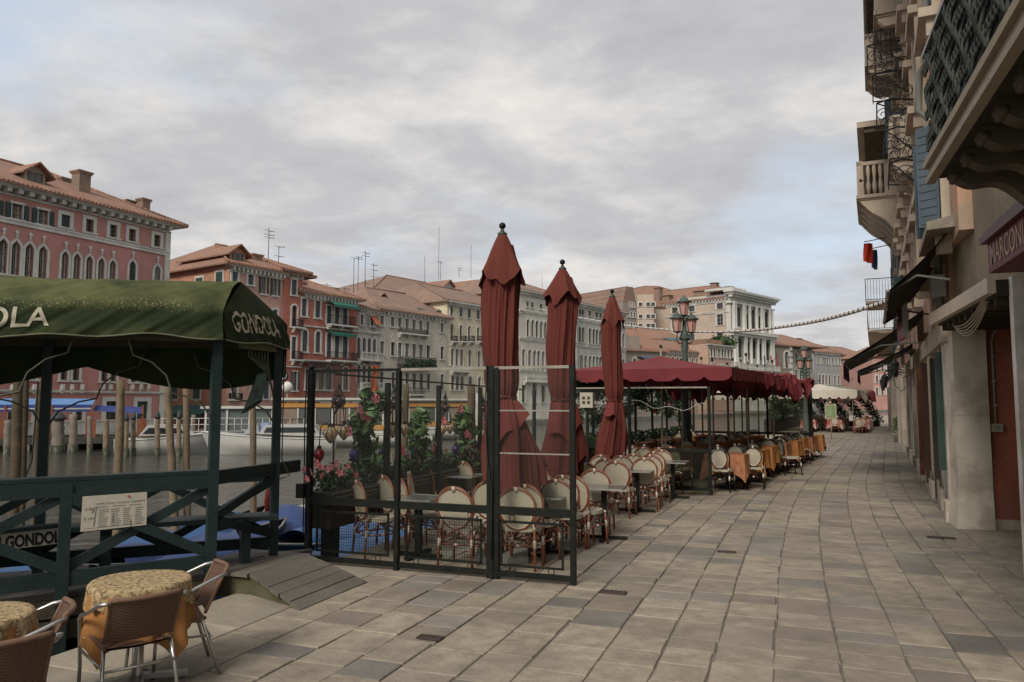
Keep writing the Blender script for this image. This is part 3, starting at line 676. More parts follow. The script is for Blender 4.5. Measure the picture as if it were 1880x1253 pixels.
# ---- E: grey long house
greyw = M('grey_weathered_plaster', (0.53, 0.485, 0.40), 0.92, 0.12, 0.5, 0.2, 5, c2=(0.40, 0.365, 0.30), f2=0.6, s2=0.4, streak=0.32)
F = Fac('grey_house', 'long weathered grey house with dark flower balcony in its middle', 696.5, 76.5, 36)
L1 = F.s_(820); zc_ = F.sz(697, 569)[1]
row(F, [700.5, 720, 733.5, 747, 759.5, 772, 785, 811], 580, 598, 6.5, style='curt', fm=stone_far, fw=.14, ref=700.5)
row(F, [701, 721, 734, 747, 760, 772.5, 786, 811.5], 627, 652, 7.5, styles=['shutg', 'glass2', 'curt', 'curt', 'curt', 'curt', 'glass2', 'glass2'], fm=stone_far, fw=.08, ref=701)
row(F, [700, 721.5, 733, 747, 760, 773, 786, 811], 683, 714, 6.5, styles=['shutw', 'shutw', 'glass', 'glass', 'shutw', 'shutw', 'shutw', 'shutw'], fm=stone_far, fw=.08, ref=700)
row(F, [735, 750, 765, 780], 731, 750, 9, 'round', style='glass', fm=stone_far, fw=.12, ref=750)
wall(F, 0, L1, QF, zc_, greyw, 12); cornice(F, 0, L1, zc_+.02, stone_far, .4, .6, .4)
balcony(F, 730, 779, 602, 611, 'iron', .5, ref=730); balcony(F, 730, 787, 655, 668, 'iron', 1.0, ref=730, m=M('dark_stone', (0.06, 0.065, 0.06)))
balcony(F, 745, 773, 712, 724, 'iron', .7, ref=745)
mb = MB(); rr = random.Random(3); s0, zz = F.sz(731, 664); s1 = F.s_(786)
for i in range(260): q = Vector((rr.uniform(s0, s1), -1.05-rr.random()*.2, zz+rr.uniform(-.6, .25))); a = rr.random()*6; d = Vector((math.cos(a), .2, math.sin(a)))*.12; e = Vector((-math.sin(a), .3, math.cos(a)))*.09; mb.add([q-d-e, q+d-e, q+d+e, q-d+e], [(0, 1, 2, 3)])
F.part(mb, 'balcony_plants', M('dark_leaves', (0.03, 0.055, 0.025), 0.7))['kind'] = 'stuff'
mb = MB()
for px in (701, 721, 734, 747, 760, 773, 786, 811):     # pale brick gables over the openings
    s0, z = F.sz(px, 620)
    for q in (-1, 1): mb.bar((s0+q*.35, -.015, z-.3), (s0, -.015, z+.45), .07, .03, (0, 1, 0))
F.part(mb, 'pale_gable_marks', stone_far)['kind'] = 'stuff'
roof(F, 0, L1, zc_+.05, 12, 3.2, tile2, .5, 1.0, hip0=4)
for px, yt in ((766, 566), (803, 569)): chimney(F, px, yt, .9, 1.9, 1.5, 'plain', M('grey_chimney', (0.19, 0.18, 0.16)))
dormer(F, 700, 538, 34, 2.0, tile2, 4, 6, wmat=greyw); dormer(F, 757, 545, 30, 2.0, tile2, 6, 5, wmat=greyw)
chimney(F, 665, 543, .9, 2.2, 6, 'plain'); chimney(F, 734, 538, 1.2, 2.0, 9, 'plain', M('cream_chimney', (0.45, 0.38, 0.26)))
aerials(F, [(650, 474, 545, (.0,)), (658, 472, 545, (.0, .05)), (671, 461, 540, (.05, .12)), (686, 484, 545, (.05, .2, .4)), (671, 514, 548, (.2,))], y=8)
# ---- F: cream house
cream = M('cream_plaster', (0.62, 0.545, 0.385), 0.9, 0.08, 0.5, 0.2, 5, c2=(0.44, 0.385, 0.29), f2=0.6, s2=0.4, streak=0.3)
F = Fac('cream_house', 'tall cream house with arched windows, left of the tallest folded parasol', 820, 84.9, 36)
L1 = F.s_(950); zc_ = F.sz(820, 553)[1]
pp = [829, 846, 861, 877.5, 893, 908, 923, 938]
row(F, pp, 562, 580, 5.5, style='shutb', fm=stone_far, fw=.1)
row(F, pp, 595, 626, 5, 'round', style='glass', fm=stone_far, fw=.12)
row(F, [830, 838.5, 847, 862, 879, 895, 903, 911, 926, 940], 640, 671, 5.5, 'round', style='curt', fm=stone_far, fw=.14)
row(F, [831, 839.5, 848, 863, 880, 896, 904, 912, 927, 941], 690, 716, 6, 'round', style='glass', fm=stone_far, fw=.14)
wall(F, 0, L1, QF, zc_, cream, 16); cornice(F, 0, L1, zc_+.02, stone_far, .55, .42, .45)
for px in pp: balcony(F, px-3, px+5, 617, 627, 'iron', .5)
balcony(F, 826, 855, 672, 681, 'stone', .6)
roof(F, 0, L1, zc_+.05, 16, 3.0, tile2, .5, 3, rd=7)
# ---- roofs behind E and F
F = Fac('brown_roofed_block', 'large block with brown tiled roof and white dormers rising behind the grey and cream houses', 668, 96, 36)
L1 = F.s_(1000); zc_ = F.sz(672, 545)[1]
wall(F, 0, L1, 0, zc_, cream, 22)
roof(F, 0, L1, zc_+.05, 20, 5.5, tile2, .5, 4, hip0=14, rd=10)
for px in (823, 872): dormer(F, px, 514, 40, 2.0, tile2, 1.5, 6, wmat=stone_far)
aerials(F, [(780, 471, 512, ()), (806, 418, 508, (.7,)), (809, 480, 508, (.1,)), (865, 450, 505, ()), (843, 490, 504, (.2, .5)), (995, 505, 530, ())], y=8)
# ---- G, H: two long pale palaces
whitep = M('pale_grey_palace_stone', (0.62, 0.585, 0.50), 0.9, 0.08, 0.4, 0.2, 5, c2=(0.44, 0.41, 0.35), f2=0.5, s2=0.3, streak=0.3)
def palace(name, label, x0, Y0, x1, tops, mids, lows, zpx, mat, ys, z=None):
    F = Fac(name, label, x0, Y0, 36); L1 = F.s_(x1); zc_ = F.sz(x0, zpx)[1] if z is None else z
    row(F, tops, *ys[0], 5, style='glass', fm=stone_far, fw=.1, ref=ys[3][0]); row(F, mids, *ys[1], 5, 'round', 'glass', fm=stone_far, fw=.16, ref=ys[3][1]); row(F, lows, *ys[2], 5.5, 'round', 'curt', fm=stone_far, fw=.16, ref=ys[3][2])
    row(F, lows[::2], ys[2][1]+20, ys[2][1]+60, 7, 'round', 'glass', fm=stone_far, fw=.14, ref=ys[3][2])
    wall(F, 0, L1, QF, zc_, mat, 16); cornice(F, 0, L1, zc_+.02, stone_far, .55, .5, .5)
    for y in (ys[0][1]+12, ys[1][1]+8, ys[2][1]+5):
        a_ = F.sz(ys[3][1], y)[1]; band(F, 0, L1, a_, a_+.3, stone_far)
    a_ = F.sz(ys[3][1], 610 if x0 < 1000 else 0)[1]
    roof(F, 0, L1, zc_+.05, 16, 3.2, tile2, .5, 5, rd=8); return F, zc_
G_, zg = palace('white_arcaded_palace', 'pale palace with tall arched windows seen between the two taller folded parasols', 953, 95.5, 1061,
    [968, 977, 993, 1009, 1025, 1040, 1052], [969, 977.5, 985.5, 993.6, 1001, 1009, 1017, 1025, 1033, 1041, 1049, 1056], [961, 972, 981, 988.5, 997, 1005, 1013, 1021, 1029, 1037, 1045, 1053], 533, whitep, [(554, 564), (587, 618), (642, 679), (968, 969, 961)])
balcony(G_, 960, 1058, 692, 700, 'stone', .6, ref=960)
palace('grey_arcaded_palace', 'pale grey palace with slim paired arches between the middle and right folded parasols', 1062, 108.2, 1150,
    [1064.5, 1070, 1082.5, 1095, 1102, 1115, 1128, 1140], [1064.5, 1070.5, 1083, 1090, 1096, 1102, 1108, 1114, 1120, 1126, 1132, 1138, 1144], [1067, 1075, 1083, 1090, 1096, 1102, 1108, 1114, 1120, 1126, 1132, 1138, 1144], 556, M('grey_palace_stone', (0.50, 0.475, 0.41), 0.9, 0.1, 0.4, c2=(0.34, 0.32, 0.28), f2=0.6, s2=0.3, streak=0.4), [(568, 578), (600, 629), (652, 681), (1064.5, 1064.5, 1067)], z=zg)
# ---- J: the white stone palace with orders of columns, and its brick flank
brickf = M('brick_flank', (0.47, 0.375, 0.295), 0.92, 0.12, 0.7, 0.3, 6, c2=(0.36, 0.30, 0.24), f2=0.6, s2=0.25, streak=0.2)
jstone = M('grand_palace_stone', (0.56, 0.55, 0.50), 0.85, 0.08, 0.3, c2=(0.34, 0.34, 0.32), f2=0.5, s2=0.25, streak=0.3)
F = Fac('white_column_palace', 'tall white stone palace with columns and heavy cornice right of the triple lantern lamp', 1345, 175, 44)
L1 = F.s_(1421); zc_ = F.sz(1345, 534)[1]
row(F, [1357, 1383, 1407], 563, 600, 7.5, 'round', 'glass', fm=jstone, fw=.2, ref=1357, sill=False)
row(F, [1372.5, 1394.5], 576, 604, 5, 'round', 'glass', fm=jstone, fw=.2, ref=1372.5, sill=False)
row(F, [1359, 1384.5, 1409], 619, 657, 7.5, 'round', 'glass', fm=jstone, fw=.2, ref=1359, sill=False)
row(F, [1374, 1396.5], 628, 660, 5, 'round', 'shut', fm=jstone, fw=.2, ref=1374, sill=False)
row(F, [1359, 1384.5, 1409], 690, 730, 9, 'round', 'glass', fm=jstone, fw=.2, ref=1359, sill=False)
wall(F, 0, L1, QF, zc_, jstone, 1.1)
mb = MB(); mb.box(.3, L1-.3, 1.0, 14, zc_-4, zc_-.7); F.part(mb, 'roof_slab', jstone)

mb = MB(); mb.box(-1.4, L1+1.6, -1.7, 1, zc_-.5, zc_); mb.box(-1.0, L1+1.2, -1.3, 1, zc_-1.0, zc_-.5); mb.box(-.5, L1+.6, -.6, 1, zc_-3.0, zc_-2.6)
cn = F.part(mb, 'cornice', jstone); mb = MB()
for i in range(26): q = -.6+(L1+1.2)*i/25; mb.box(q-.2, q+.2, -.9, 0, zc_-1.6, zc_-1.0)
F.part(mb, 'cornice_brackets', jstone, parent=cn)['kind'] = 'stuff'
for y0, y1 in ((607, 612), (668, 674)):
    a_, b_ = F.sz(1350, y1)[1], F.sz(1350, y0)[1]; mb = MB(); mb.box(-.8, L1+.9, -1.4, 0, a_, b_); mb.box(-.5, L1+.6, -.9, 0, a_-.6, a_); F.part(mb, 'entablature', jstone)
cm = MB(); ca, cb = F.sz(1350, 606)[1], F.sz(1350, 556)[1]; cm.lathe([(.55, 0), (.42, .3), (.42, cb-ca-.6), (.6, cb-ca-.1), (.62, cb-ca)], n=8); cme = cm.mesh('column', jstone)
cm = MB(); ca2, cb2 = F.sz(1350, 667)[1], F.sz(1350, 614)[1]; cm.lathe([(.55, 0), (.42, .3), (.42, cb2-ca2-.6), (.6, cb2-ca2-.1), (.62, cb2-ca2)], n=8); cme2 = cm.mesh('column', jstone)
for px in (1347.5, 1350.5, 1365.5, 1368, 1377, 1389.5, 1399, 1402, 1414, 1418):
    link('column', cme, F.root, (F.s_(px), -.45, ca)); link('column', cme2, F.root, (F.s_(px+1), -.45, ca2))
balcony(F, 1347, 1422, 668, 678, 'stone', 1.6, ref=1347, m=jstone)
root_j = F
mb = MB(); mb.box(-1.0, 6, -1.0, 6, zc_+.05, zc_+.6); F.part(mb, 'parapet', jstone)
ch_ = chimney(F, 1338, 527, 1.6, 2.2, 5, 'flare')
for px, c_ in ((1387, (0.04, 0.05, 0.12)), (1399, (0.50, 0.05, 0.05)), (1409, (0.45, 0.04, 0.05))):
    s0, z1 = F.sz(px, 655); fm = MB(); fm.m(M('flag%.2f' % c_[0] if False else 'flag_cloth_%s' % ('blue' if c_[0] < .1 else 'red' if c_[0] > .46 else 'dark_red'), c_, 0.8)); fm.grid(lambda a, b_: (s0-.5+a*.9, -2.4+.12*math.sin(a*8), z1-b_*2.4-a*.3), 4, 5); fm.m(iron).tube([(s0-.5, -1.0, z1-3.0), (s0-.3, -2.6, z1+.6)], .05, 5)
    o = fm.build('palace_flag', None); o.matrix_world = F.root.matrix_basis.copy(); tag(o, {1387: 'dark blue flag, leftmost of the three on the white column palace', 1399: 'red flag, middle one of the three on the white column palace', 1409: 'dark red flag, rightmost of the three on the white column palace'}[px], 'flag', 'flags on the white palace')
# its flank, running back to the left, is a wing of its own
O_ = F.O.copy(); dl = Vector((math.sin(RAD(-46)), math.cos(RAD(-46)), 0)); 
F = Fac('brick_palace_wing', 'beige brick wing with framed windows left of the white column palace', 0, 1, 134, O=O_+dl*21.5)
LW = 21.5
row(F, [1212, 1239, 1270, 1322], 568, 578, 10, style='glass', fm=stone_far, fw=.35, ref=1212)
row(F, [1212, 1239, 1270, 1322], 587, 606, 10, style='white', fm=stone_far, fw=.35, ref=1212)
row(F, [1212, 1239, 1270, 1322], 618, 634, 10, style='glass', fm=stone_far, fw=.35, ref=1212)
zw = F.sz(1212, 560)[1]
wall(F, 0, LW-1.12, 0, zw, brickf, 16); cornice(F, 0, LW-.8, zw+.02, stone_far, .5, .8, .6)
for y in (565, 583): a_ = F.sz(1212, y)[1]; band(F, 0, LW-.3, a_-.25, a_+.15, stone_far, .15)
roof(F, -6, LW-2, zw+.05, 16, 4.6, tile, .5, 6, rd=8)
chimney(F, 1312, 520, 1.5, 4, 7); chimney(F, 1209, 528, 1.6, 4, 2, 'plain'); chimney(F, 1226, 542, 1.8, 3, 1.5, 'plain'); chimney(F, 1285, 534, 2.2, 3, 3, 'plain'); chimney(F, 1300, 533, 2.2, 3, 3, 'plain')
F = Fac('stepped_brick_block', 'brownish block with many small windows between right parasol and brick wing', 1172, 182, 96)
L1 = F.s_(1203)
for y in (556, 578, 595, 614): row(F, [1176, 1190, 1199], y, y+7, 6.5, style='glass', fm=stone_far, fw=.2, ref=1176)
zc_ = F.sz(1172, 541)[1]; wall(F, 0, L1, 0, zc_, brickf, 10)
F2 = Fac('gabled_brick_block', 'narrow gable ended brick house with small windows just right of the right parasol', 1146, 158, 52)
for y, a_ in ((555, (1157, 1163)), (573, (1153, 1159, 1165)), (592, (1153, 1159, 1165)), (612, (1153, 1159, 1165))): row(F2, a_, y, y+9, 3, style='glass', fm=stone_far, fw=.12, ref=a_[0])
zz = F2.sz(1146, 556)[1]; L2 = F2.s_(1171); wall(F2, 0, L2, 0, zz, M('grey_brick', (0.25, 0.22, 0.19), 0.9, 0.15, 1), 14)
mb = MB(); mb.prism([(0, zz), (L2, zz), (L2*.75, zz+3.5), (L2*.25, zz+3.5)], Matrix.Identity(4), 14); F2.part(mb, 'roof', tile2)
# great hipped roof behind them all
F = Fac('hip_roofed_hall', 'long building with a great red hipped roof standing behind the brick wing', 1040, 182, 78)
L1 = F.s_(1345); zb0 = F.sz(1075, 560)[1]; zp = F.sz(1285, 521)[1]
wall(F, 0, L1, 0, zb0, brickf, 26); roof(F, 0, L1, zb0, 26, zp-zb0+1, tile, .5, 14, hip0=26, rd=13)
# ---- lower houses in front
F = Fac('low_brick_palazzo', 'low brick house with a row of small white arches behind the red canopies', 1222, 138, 48)
L1 = F.s_(1297)
row(F, [1226, 1235, 1244, 1253, 1262, 1271, 1279, 1287], 655, 671, 4, 'round', 'glass', fm=stone_far, fw=.2, ref=1226)
row(F, [1226, 1240, 1253, 1268, 1282], 690, 712, 5, 'round', 'glass', fm=stone_far, fw=.2, ref=1226)
zc_ = F.sz(1222, 644)[1]; wall(F, 0, L1, QF, zc_, M('pink_brick', (0.37, 0.26, 0.20), 0.9, 0.15, 0.6, c2=(0.30, 0.22, 0.17)), 12); cornice(F, 0, L1, zc_, stone_far, .4, .7, .5); roof(F, 0, L1, zc_+.05, 12, 2.6, tile, .5, 3)
F = Fac('terrace_garden_house', 'pink house with dark shuttered windows and roof garden before the white palace', 1302, 143, 46)
L1 = F.s_(1347)
row(F, [1306, 1312, 1320, 1326, 1331, 1337, 1343], 640, 655, 3.6, styles=['shut', 'shut', 'glass', 'shut', 'shut', 'shut', 'shut'], fm=stone_far, fw=.12, ref=1306)
row(F, [1306, 1321, 1325, 1329, 1338, 1344], 668, 680, 2.6, 'round', 'glass', fm=stone_far, fw=.12, ref=1306)
zc_ = F.sz(1302, 632)[1]; wall(F, 0, L1, QF, zc_, M('salmon_brick', (0.42, 0.29, 0.22), 0.9, 0.1, 0.6), 14); cornice(F, 0, L1, zc_, stone_far, .5, .6, .4)
mb = MB(); mb.box(.3, 6, .5, 9, zc_, zc_+1.0); F.part(mb, 'roof_terrace', tile)
def bush(parent, name, c, r, n, m, seed=1, size=.25, flat=.8, matname=None):
    rr = random.Random(seed); mb = MB()
    for i in range(n):
        a = rr.random()*6.283; z = rr.uniform(-1, 1); q = math.sqrt(1-z*z); k = r*(0.55+.45*rr.random())*(1+.25*math.sin(a*3+z*4)); p = Vector(c)+Vector((q*math.cos(a)*k, q*math.sin(a)*k, z*k*flat))
        x = Vector((rr.gauss(0, 1), rr.gauss(0, 1), rr.gauss(0, .6))).normalized(); y = x.cross(Vector((rr.gauss(0, 1), rr.gauss(0, 1), rr.gauss(0, 1)))).normalized(); s_ = size*rr.uniform(.6, 1.3)
        mb.add([p-x*s_, p+y*s_*.5, p+x*s_, p-y*s_*.5], [(0, 1, 2, 3)])
    return mb.build(name, m, parent)
leafd = M('dark_foliage', (0.05, 0.085, 0.03), 0.7, 0.4, 1.5)
for i, (px, py) in enumerate(((1318, 623), (1330, 625), (1340, 628))):
    s0, z = F.sz(px, py, 3); p = F.root.matrix_basis @ Vector((s0, 3, z-.5)); tr = empty('roof_garden_tree', p, 0, ['pale green shrub, left one on the roof garden', 'green shrub, middle one on the roof garden', 'dark green shrub, right one on the roof garden'][i], 'tree', 'shrubs on the roof garden')
    bush(tr, 'crown', (0, 0, .2), 1.5, 350, leafd, i, .32); mb = MB(); mb.tube([(0, 0, -2), (0, 0, .2)], .12, 5); mb.build('trunk', wood_br, tr)
F = Fac('gable_house', 'low house with red tiled roof and blue awning just right of the right folded parasol', 1147, 128, 60)
L1 = F.s_(1224); row(F, [1162], 628, 642, 8, style='shutw', fm=stone_far, fw=.15); row(F, [1165, 1211], 657, 672, 6, 'gothic', 'glass', fm=stone_far, fw=.3, ref=1165); row(F, [1178, 1188, 1198], 662, 675, 7, style='glass', fm=stone_far, fw=.15, ref=1178)
zc_ = F.sz(1147, 640)[1]; wall(F, 0, L1, QF, zc_-.4, M('taupe_plaster', (0.30, 0.255, 0.205), 0.9, 0.12, 0.5, streak=0.3), 12); roof(F, 0, L1, zc_-.3, 12, 4.5, tile, .5, 3)
aw(F, 1170, 1206, 654, 658, 1.6, M('blue_grey_awning', (0.07, 0.11, 0.14), 0.8))
mb = MB(); mb.box(0, L1*.35, -.2, 6, zc_-.4, F.sz(1147, 617)[1]); F.part(mb, 'tower_wall', M('taupe_plaster'))
F = Fac('yellow_attic_house', 'ochre house with green awning and tiled roof below the stepped block', 1180, 150, 66)
L1 = F.s_(1262); row(F, [1219, 1226, 1233, 1240], 628, 637, 4, style='glass', fm=stone_far, fw=.2, ref=1219)
zc_ = F.sz(1190, 624)[1]; wall(F, 0, L1, QF, zc_, M('ochre_plaster', (0.36, 0.25, 0.13), 0.9, 0.15, 0.5), 12); roof(F, 0, L1, zc_, 12, 3.0, tile, .5, 3)
aw(F, 1216, 1252, 620, 627, 2.4, M('green_grey_awning', (0.05, 0.12, 0.11), 0.8))
# ---- K: far end of the bank
F = Fac('olive_house', 'olive grey house end with tall arched window right of the white palace', 1423, 198, 60)
L1 = F.s_(1456); row(F, [1445], 646, 676, 9, 'round', 'curt', fm=stone_far, fw=.5, ref=1445)
zc_ = F.sz(1423, 634)[1]; wall(F, 0, L1, QF, zc_, M('olive_plaster', (0.24, 0.21, 0.155), 0.9, 0.1, 0.4), 30); roof(F, 0, L1+14, zc_, 20, 4, tile, .6, 6, hip0=1)
mb = MB()
for i in range(12): mb.box(L1-(1.4 if i % 2 else .9), L1+.1, -.2, 0, zc_-1.2-i*1.6, zc_-.2-i*1.6)
F.part(mb, 'quoins', stone_far)
F = Fac('beige_quoin_house', 'beige stone house with tall windows behind the second triple lantern lamp', 1456, 205, 46)
L1 = F.s_(1494); row(F, [1462, 1470, 1478, 1486], 650, 668, 4, 'round', 'glass', fm=stone_far, fw=.3, ref=1462); row(F, [1462, 1470, 1478, 1486], 680, 698, 4, 'rect', 'glass', fm=stone_far, fw=.3, ref=1462)
zc_ = F.sz(1456, 641)[1]; wall(F, 0, L1, QF, zc_, M('beige_stone', (0.42, 0.37, 0.30), 0.9, 0.1, 0.4, streak=.3), 14); cornice(F, 0, L1, zc_, stone_far, .6, .8, .6); roof(F, 0, L1, zc_, 14, 3.0, tile, .5, 3); chimney(F, 1462, 622, 2.0, 5, 3)
F = Fac('blue_grey_palace', 'blue grey palace with red tiled roof at the far end of the bank', 1496, 222, 50)
L1 = F.s_(1545)
row(F, [1502, 1511, 1515, 1519, 1529, 1535, 1541], 655, 668, 3, 'round', 'glass', fm=stone_far, fw=.3, ref=1502); row(F, [1505, 1511, 1517, 1523, 1533, 1540], 688, 706, 3.5, 'round', styles=['shutw', 'shutw', 'glass', 'shutw', 'glass', 'glass'], fm=stone_far, fw=.3, ref=1505)
zc_ = F.sz(1496, 646)[1]; wall(F, 0, L1, QF, zc_, M('blue_grey_plaster', (0.33, 0.33, 0.32), 0.9, 0.1, 0.4, streak=.3), 16); cornice(F, 0, L1, zc_, stone_far, .6, .8, .6); roof(F, 0, L1, zc_, 16, 4.5, tile, .6, 8)
F = Fac('far_grey_house', 'plain grey house with many windows, beyond the blue grey palace', 1546, 246, 52)
L1 = F.s_(1604)
for y in (660, 686, 708): row(F, [1552, 1559, 1566, 1573, 1580, 1588, 1595], y, y+13, 3.2, 'rect', 'glass', fm=stone_far, fw=.3, ref=1552)
zc_ = F.sz(1546, 652)[1]; wall(F, 0, L1, QF, zc_, M('far_grey_plaster', (0.30, 0.285, 0.255), 0.9, 0.1, 0.4, streak=.3), 16); roof(F, 0, L1, zc_, 16, 3.5, tile, .6, 5)
F = Fac('far_pink_house', 'pink house with white framed windows closing the view at the far right', 1604, 230, 78)
L1 = F.s_(1700)
for y in (668, 690, 712): row(F, [1610, 1620, 1630, 1640, 1650], y, y+13, 4, 'rect', 'glass', fm=stone_far, fw=.35, ref=1610)
zc_ = F.sz(1604, 655)[1]; wall(F, 0, L1, QF, zc_, M('far_pink_plaster', (0.42, 0.24, 0.20), 0.9, 0.1, 0.4), 16); roof(F, 0, L1, zc_, 16, 3.5, tile, .6, 5)
# ---- far quay
fq = MB(); pts = []
for px, Y in ((-400, 33), (-95, 39.5), (300, 51), (415, 57), (551, 63), (696, 71), (820, 79), (1062, 101), (1150, 112), (1345, 150), (1500, 205), (1700, 225)):
    r = ray(px, 740); pts.append(Vector((r.x/r.y*Y, Y, 0)))
for a_, b_ in zip(pts[:-1], pts[1:]):
    d = (b_-a_).normalized(); n = Vector((-d.y, d.x, 0))*60
    fq.add([a_+Vector((0, 0, QF)), b_+Vector((0, 0, QF)), b_+n+Vector((0, 0, QF)), a_+n+Vector((0, 0, QF))], [(0, 1, 2, 3)])
    fq.add([a_+Vector((0, 0, QF)), b_+Vector((0, 0, QF)), b_+Vector((0, 0, -2.5)), a_+Vector((0, 0, -2.5))], [(0, 1, 2, 3)])
tag(fq.build('far_quay', M('far_quay_stone', (0.20, 0.185, 0.155), 0.9, 0.2, 1.0, c2=(0.08, 0.08, 0.06), f2=0.7, s2=0.8)), kind='structure')
# ================================================================ GONDOLA LANDING STAGE
gpaint = M('dark_green_paint', (0.016, 0.029, 0.028), 0.5, 0.25, 5, 0.25, 30, c2=(0.022, 0.032, 0.03), f2=0.5, s2=3, spec=.2)
deckw = M('grey_deck_wood', (0.15, 0.135, 0.11), 0.85, 0.22, 3, 0.6, 26, c2=(0.10, 0.09, 0.075), f2=0.6, s2=1.6, island=0.14)
deckd = M('dark_deck_wood', (0.10, 0.092, 0.08), 0.85, 0.22, 3, 0.6, 26, c2=(0.05, 0.047, 0.04), f2=0.6, s2=1.6, island=0.12)
beamw = M('old_beam_wood', (0.06, 0.048, 0.03), 0.9, 0.3, 3, 0.6, 18, c2=(0.05, 0.05, 0.03), f2=0.6, s2=2)
FD = Vector((0.815, 0.58, 0)); A0 = G(384, 1100, 0); A0 = Vector((-2.80, 7.22, 0)); B0 = Vector((-2.52, 8.20, 0))
BD = Vector((2.24, 1.02, 0)).normalized()
def FA(t, z=0): return A0-FD*t+Vector((0, 0, z))
def BA(t, z=0): return B0-BD*t+Vector((0, 0, z))
st = empty('landing_stage_shelter', (A0.x, A0.y, 0), 0, 'dark green wooden gondola landing shelter with moss stained canopy and crossed railings', 'shelter')
def sp(mb, name, mat, par=None): 
    o = mb.build(name, mat, par or st)
    if par is None: o.location = -Vector((A0.x, A0.y, 0))
    return o
tA, tB, tC = 0.0, 1.19, 2.40
tops = {}
for t_ in (tA, tB, tC, 3.6):
    mb = MB(); hi = 2.5 if t_ in (tA, tC) else 1.12
    p = FA(t_); mb.box(-.044, .044, -.04, .04, -.9, hi, Matrix.Translation(p) @ Matrix.Rotation(math.atan2(FD.y, FD.x), 4, 'Z')); sp(mb, 'post', gpaint)
for t_, hi in ((0, 2.45), (2.13, 2.4), (3.15, 2.4), (4.3, 2.4)):
    mb = MB(); p = BA(t_); mb.box(-.042, .042, -.042, .042, -.9 if t_ else .2, hi, Matrix.Translation(p) @ Matrix.Rotation(math.atan2(BD.y, BD.x), 4, 'Z')); sp(mb, 'post', gpaint)
def rail(a, b, w, h, name='rail'): mb = MB(); mb.bar(a, b, w, h); return sp(mb, name, gpaint)
nF = Vector((FD.y, -FD.x, 0))                          # towards the street
rail(FA(-.0, 1.07)+nF*.0, FA(3.7, 1.07), .05, .125); rail(FA(3.7, 1.155)-nF*.09, FA(-.03, 1.155)-nF*.09, .16, .035, 'hand_rail'); rail(FA(0, .33), FA(3.7, .33), .05, .125)
rail(BA(0, 1.03), BA(4.4, 1.03), .05, .11); rail(BA(0, .34), BA(4.4, .34), .05, .11)
rail(A0+Vector((0, 0, 1.10)), B0+(B0-A0).normalized()*.45+Vector((0, 0, 1.10)), .06, .13)
rail(A0+Vector((0, 0, .62)), B0+Vector((0, 0, .62)), .05, .05)
for a_, b_ in ((tA, tB), (tB, tC), (tC, 3.6)):
    for k in range(2):
        q = (FA(a_, 1.02), FA(b_, .40)) if k == 0 else (FA(a_, .40), FA(b_, 1.02))
        mb = MB(); o_ = nF*(.02 if k else -.02); mb.bar(q[0]+o_, q[1]+o_, .035, .085, nF.cross(q[1]-q[0])); sp(mb, 'brace', gpaint)
for a_, b_ in ((0, 1.06), (1.06, 2.13), (2.13, 3.15), (3.15, 4.3)):
    for k in range(2):
        q = (BA(a_, .98), BA(b_, .40)) if k == 0 else (BA(a_, .40), BA(b_, .98)); mb = MB(); o_ = nF*(.02 if k else -.02); mb.bar(q[0]+o_, q[1]+o_, .035, .08, nF.cross(q[1]-q[0])); sp(mb, 'brace', gpaint)
for k in range(2):
    z = Vector((0, 0, 1)); q = (A0+z*.72, B0+z*1.02) if k == 0 else (A0+z*.72, B0+z*.42); mb = MB(); mb.bar(q[0], q[1], .035, .085); sp(mb, 'brace', gpaint)
# bench along the back
mb = MB(); mb.bar(BA(.05, .64)+nF*.22, BA(4.2, .64)+nF*.22, .34, .045); sp(mb, 'bench_seat', gpaint)
for t_ in (.35, 1.6, 2.7, 3.8): mb = MB(); mb.box(-.045, .045, -.12, .12, .2, .62, Matrix.Translation(BA(t_)+nF*.22) @ Matrix.Rotation(math.atan2(BD.y, BD.x), 4, 'Z')); sp(mb, 'bench_leg', gpaint)
# deck
n = 15
deck = empty('deck', (0, 0, 0)); deck.parent = st; deck.location = -Vector((A0.x, A0.y, 0))
for i in range(n):
    t0, t1 = -.36+i*.36, -.36+i*.36+.35
    m_ = MB(); f0, f1 = FA(t0, 0), FA(t1, 0); b0, b1 = BA(t0*1.06-.1, 0)-nF*.2, BA(t1*1.06-.1, 0)-nF*.2; dz = rs.uniform(-.003, .003)
    if i == 0: f0, f1 = FA(-.02), FA(t1)
    vs_ = [p+nF*(-.06)*(1 if j in (0, 1) else 0)+Vector((0, 0, z)) for z in (.16+dz, .20+dz) for j, p in enumerate((f0, f1, b1, b0))]
    m_.add(vs_, [(0, 1, 2, 3), (4, 5, 6, 7), (0, 1, 5, 4), (1, 2, 6, 5), (2, 3, 7, 6), (3, 0, 4, 7)]); m_.build('plank', deckd, deck)
mb = MB(); mb.bar(FA(-.05, .08)-nF*.075, FA(5, .08)-nF*.075, .07, .15); mb.bar(FA(-.05, -.10)-nF*.10, FA(5, -.10)-nF*.10, .10, .16); mb.bar(BA(-.1, .05), BA(5, .05), .1, .2); mb.build('joist', beamw, deck)
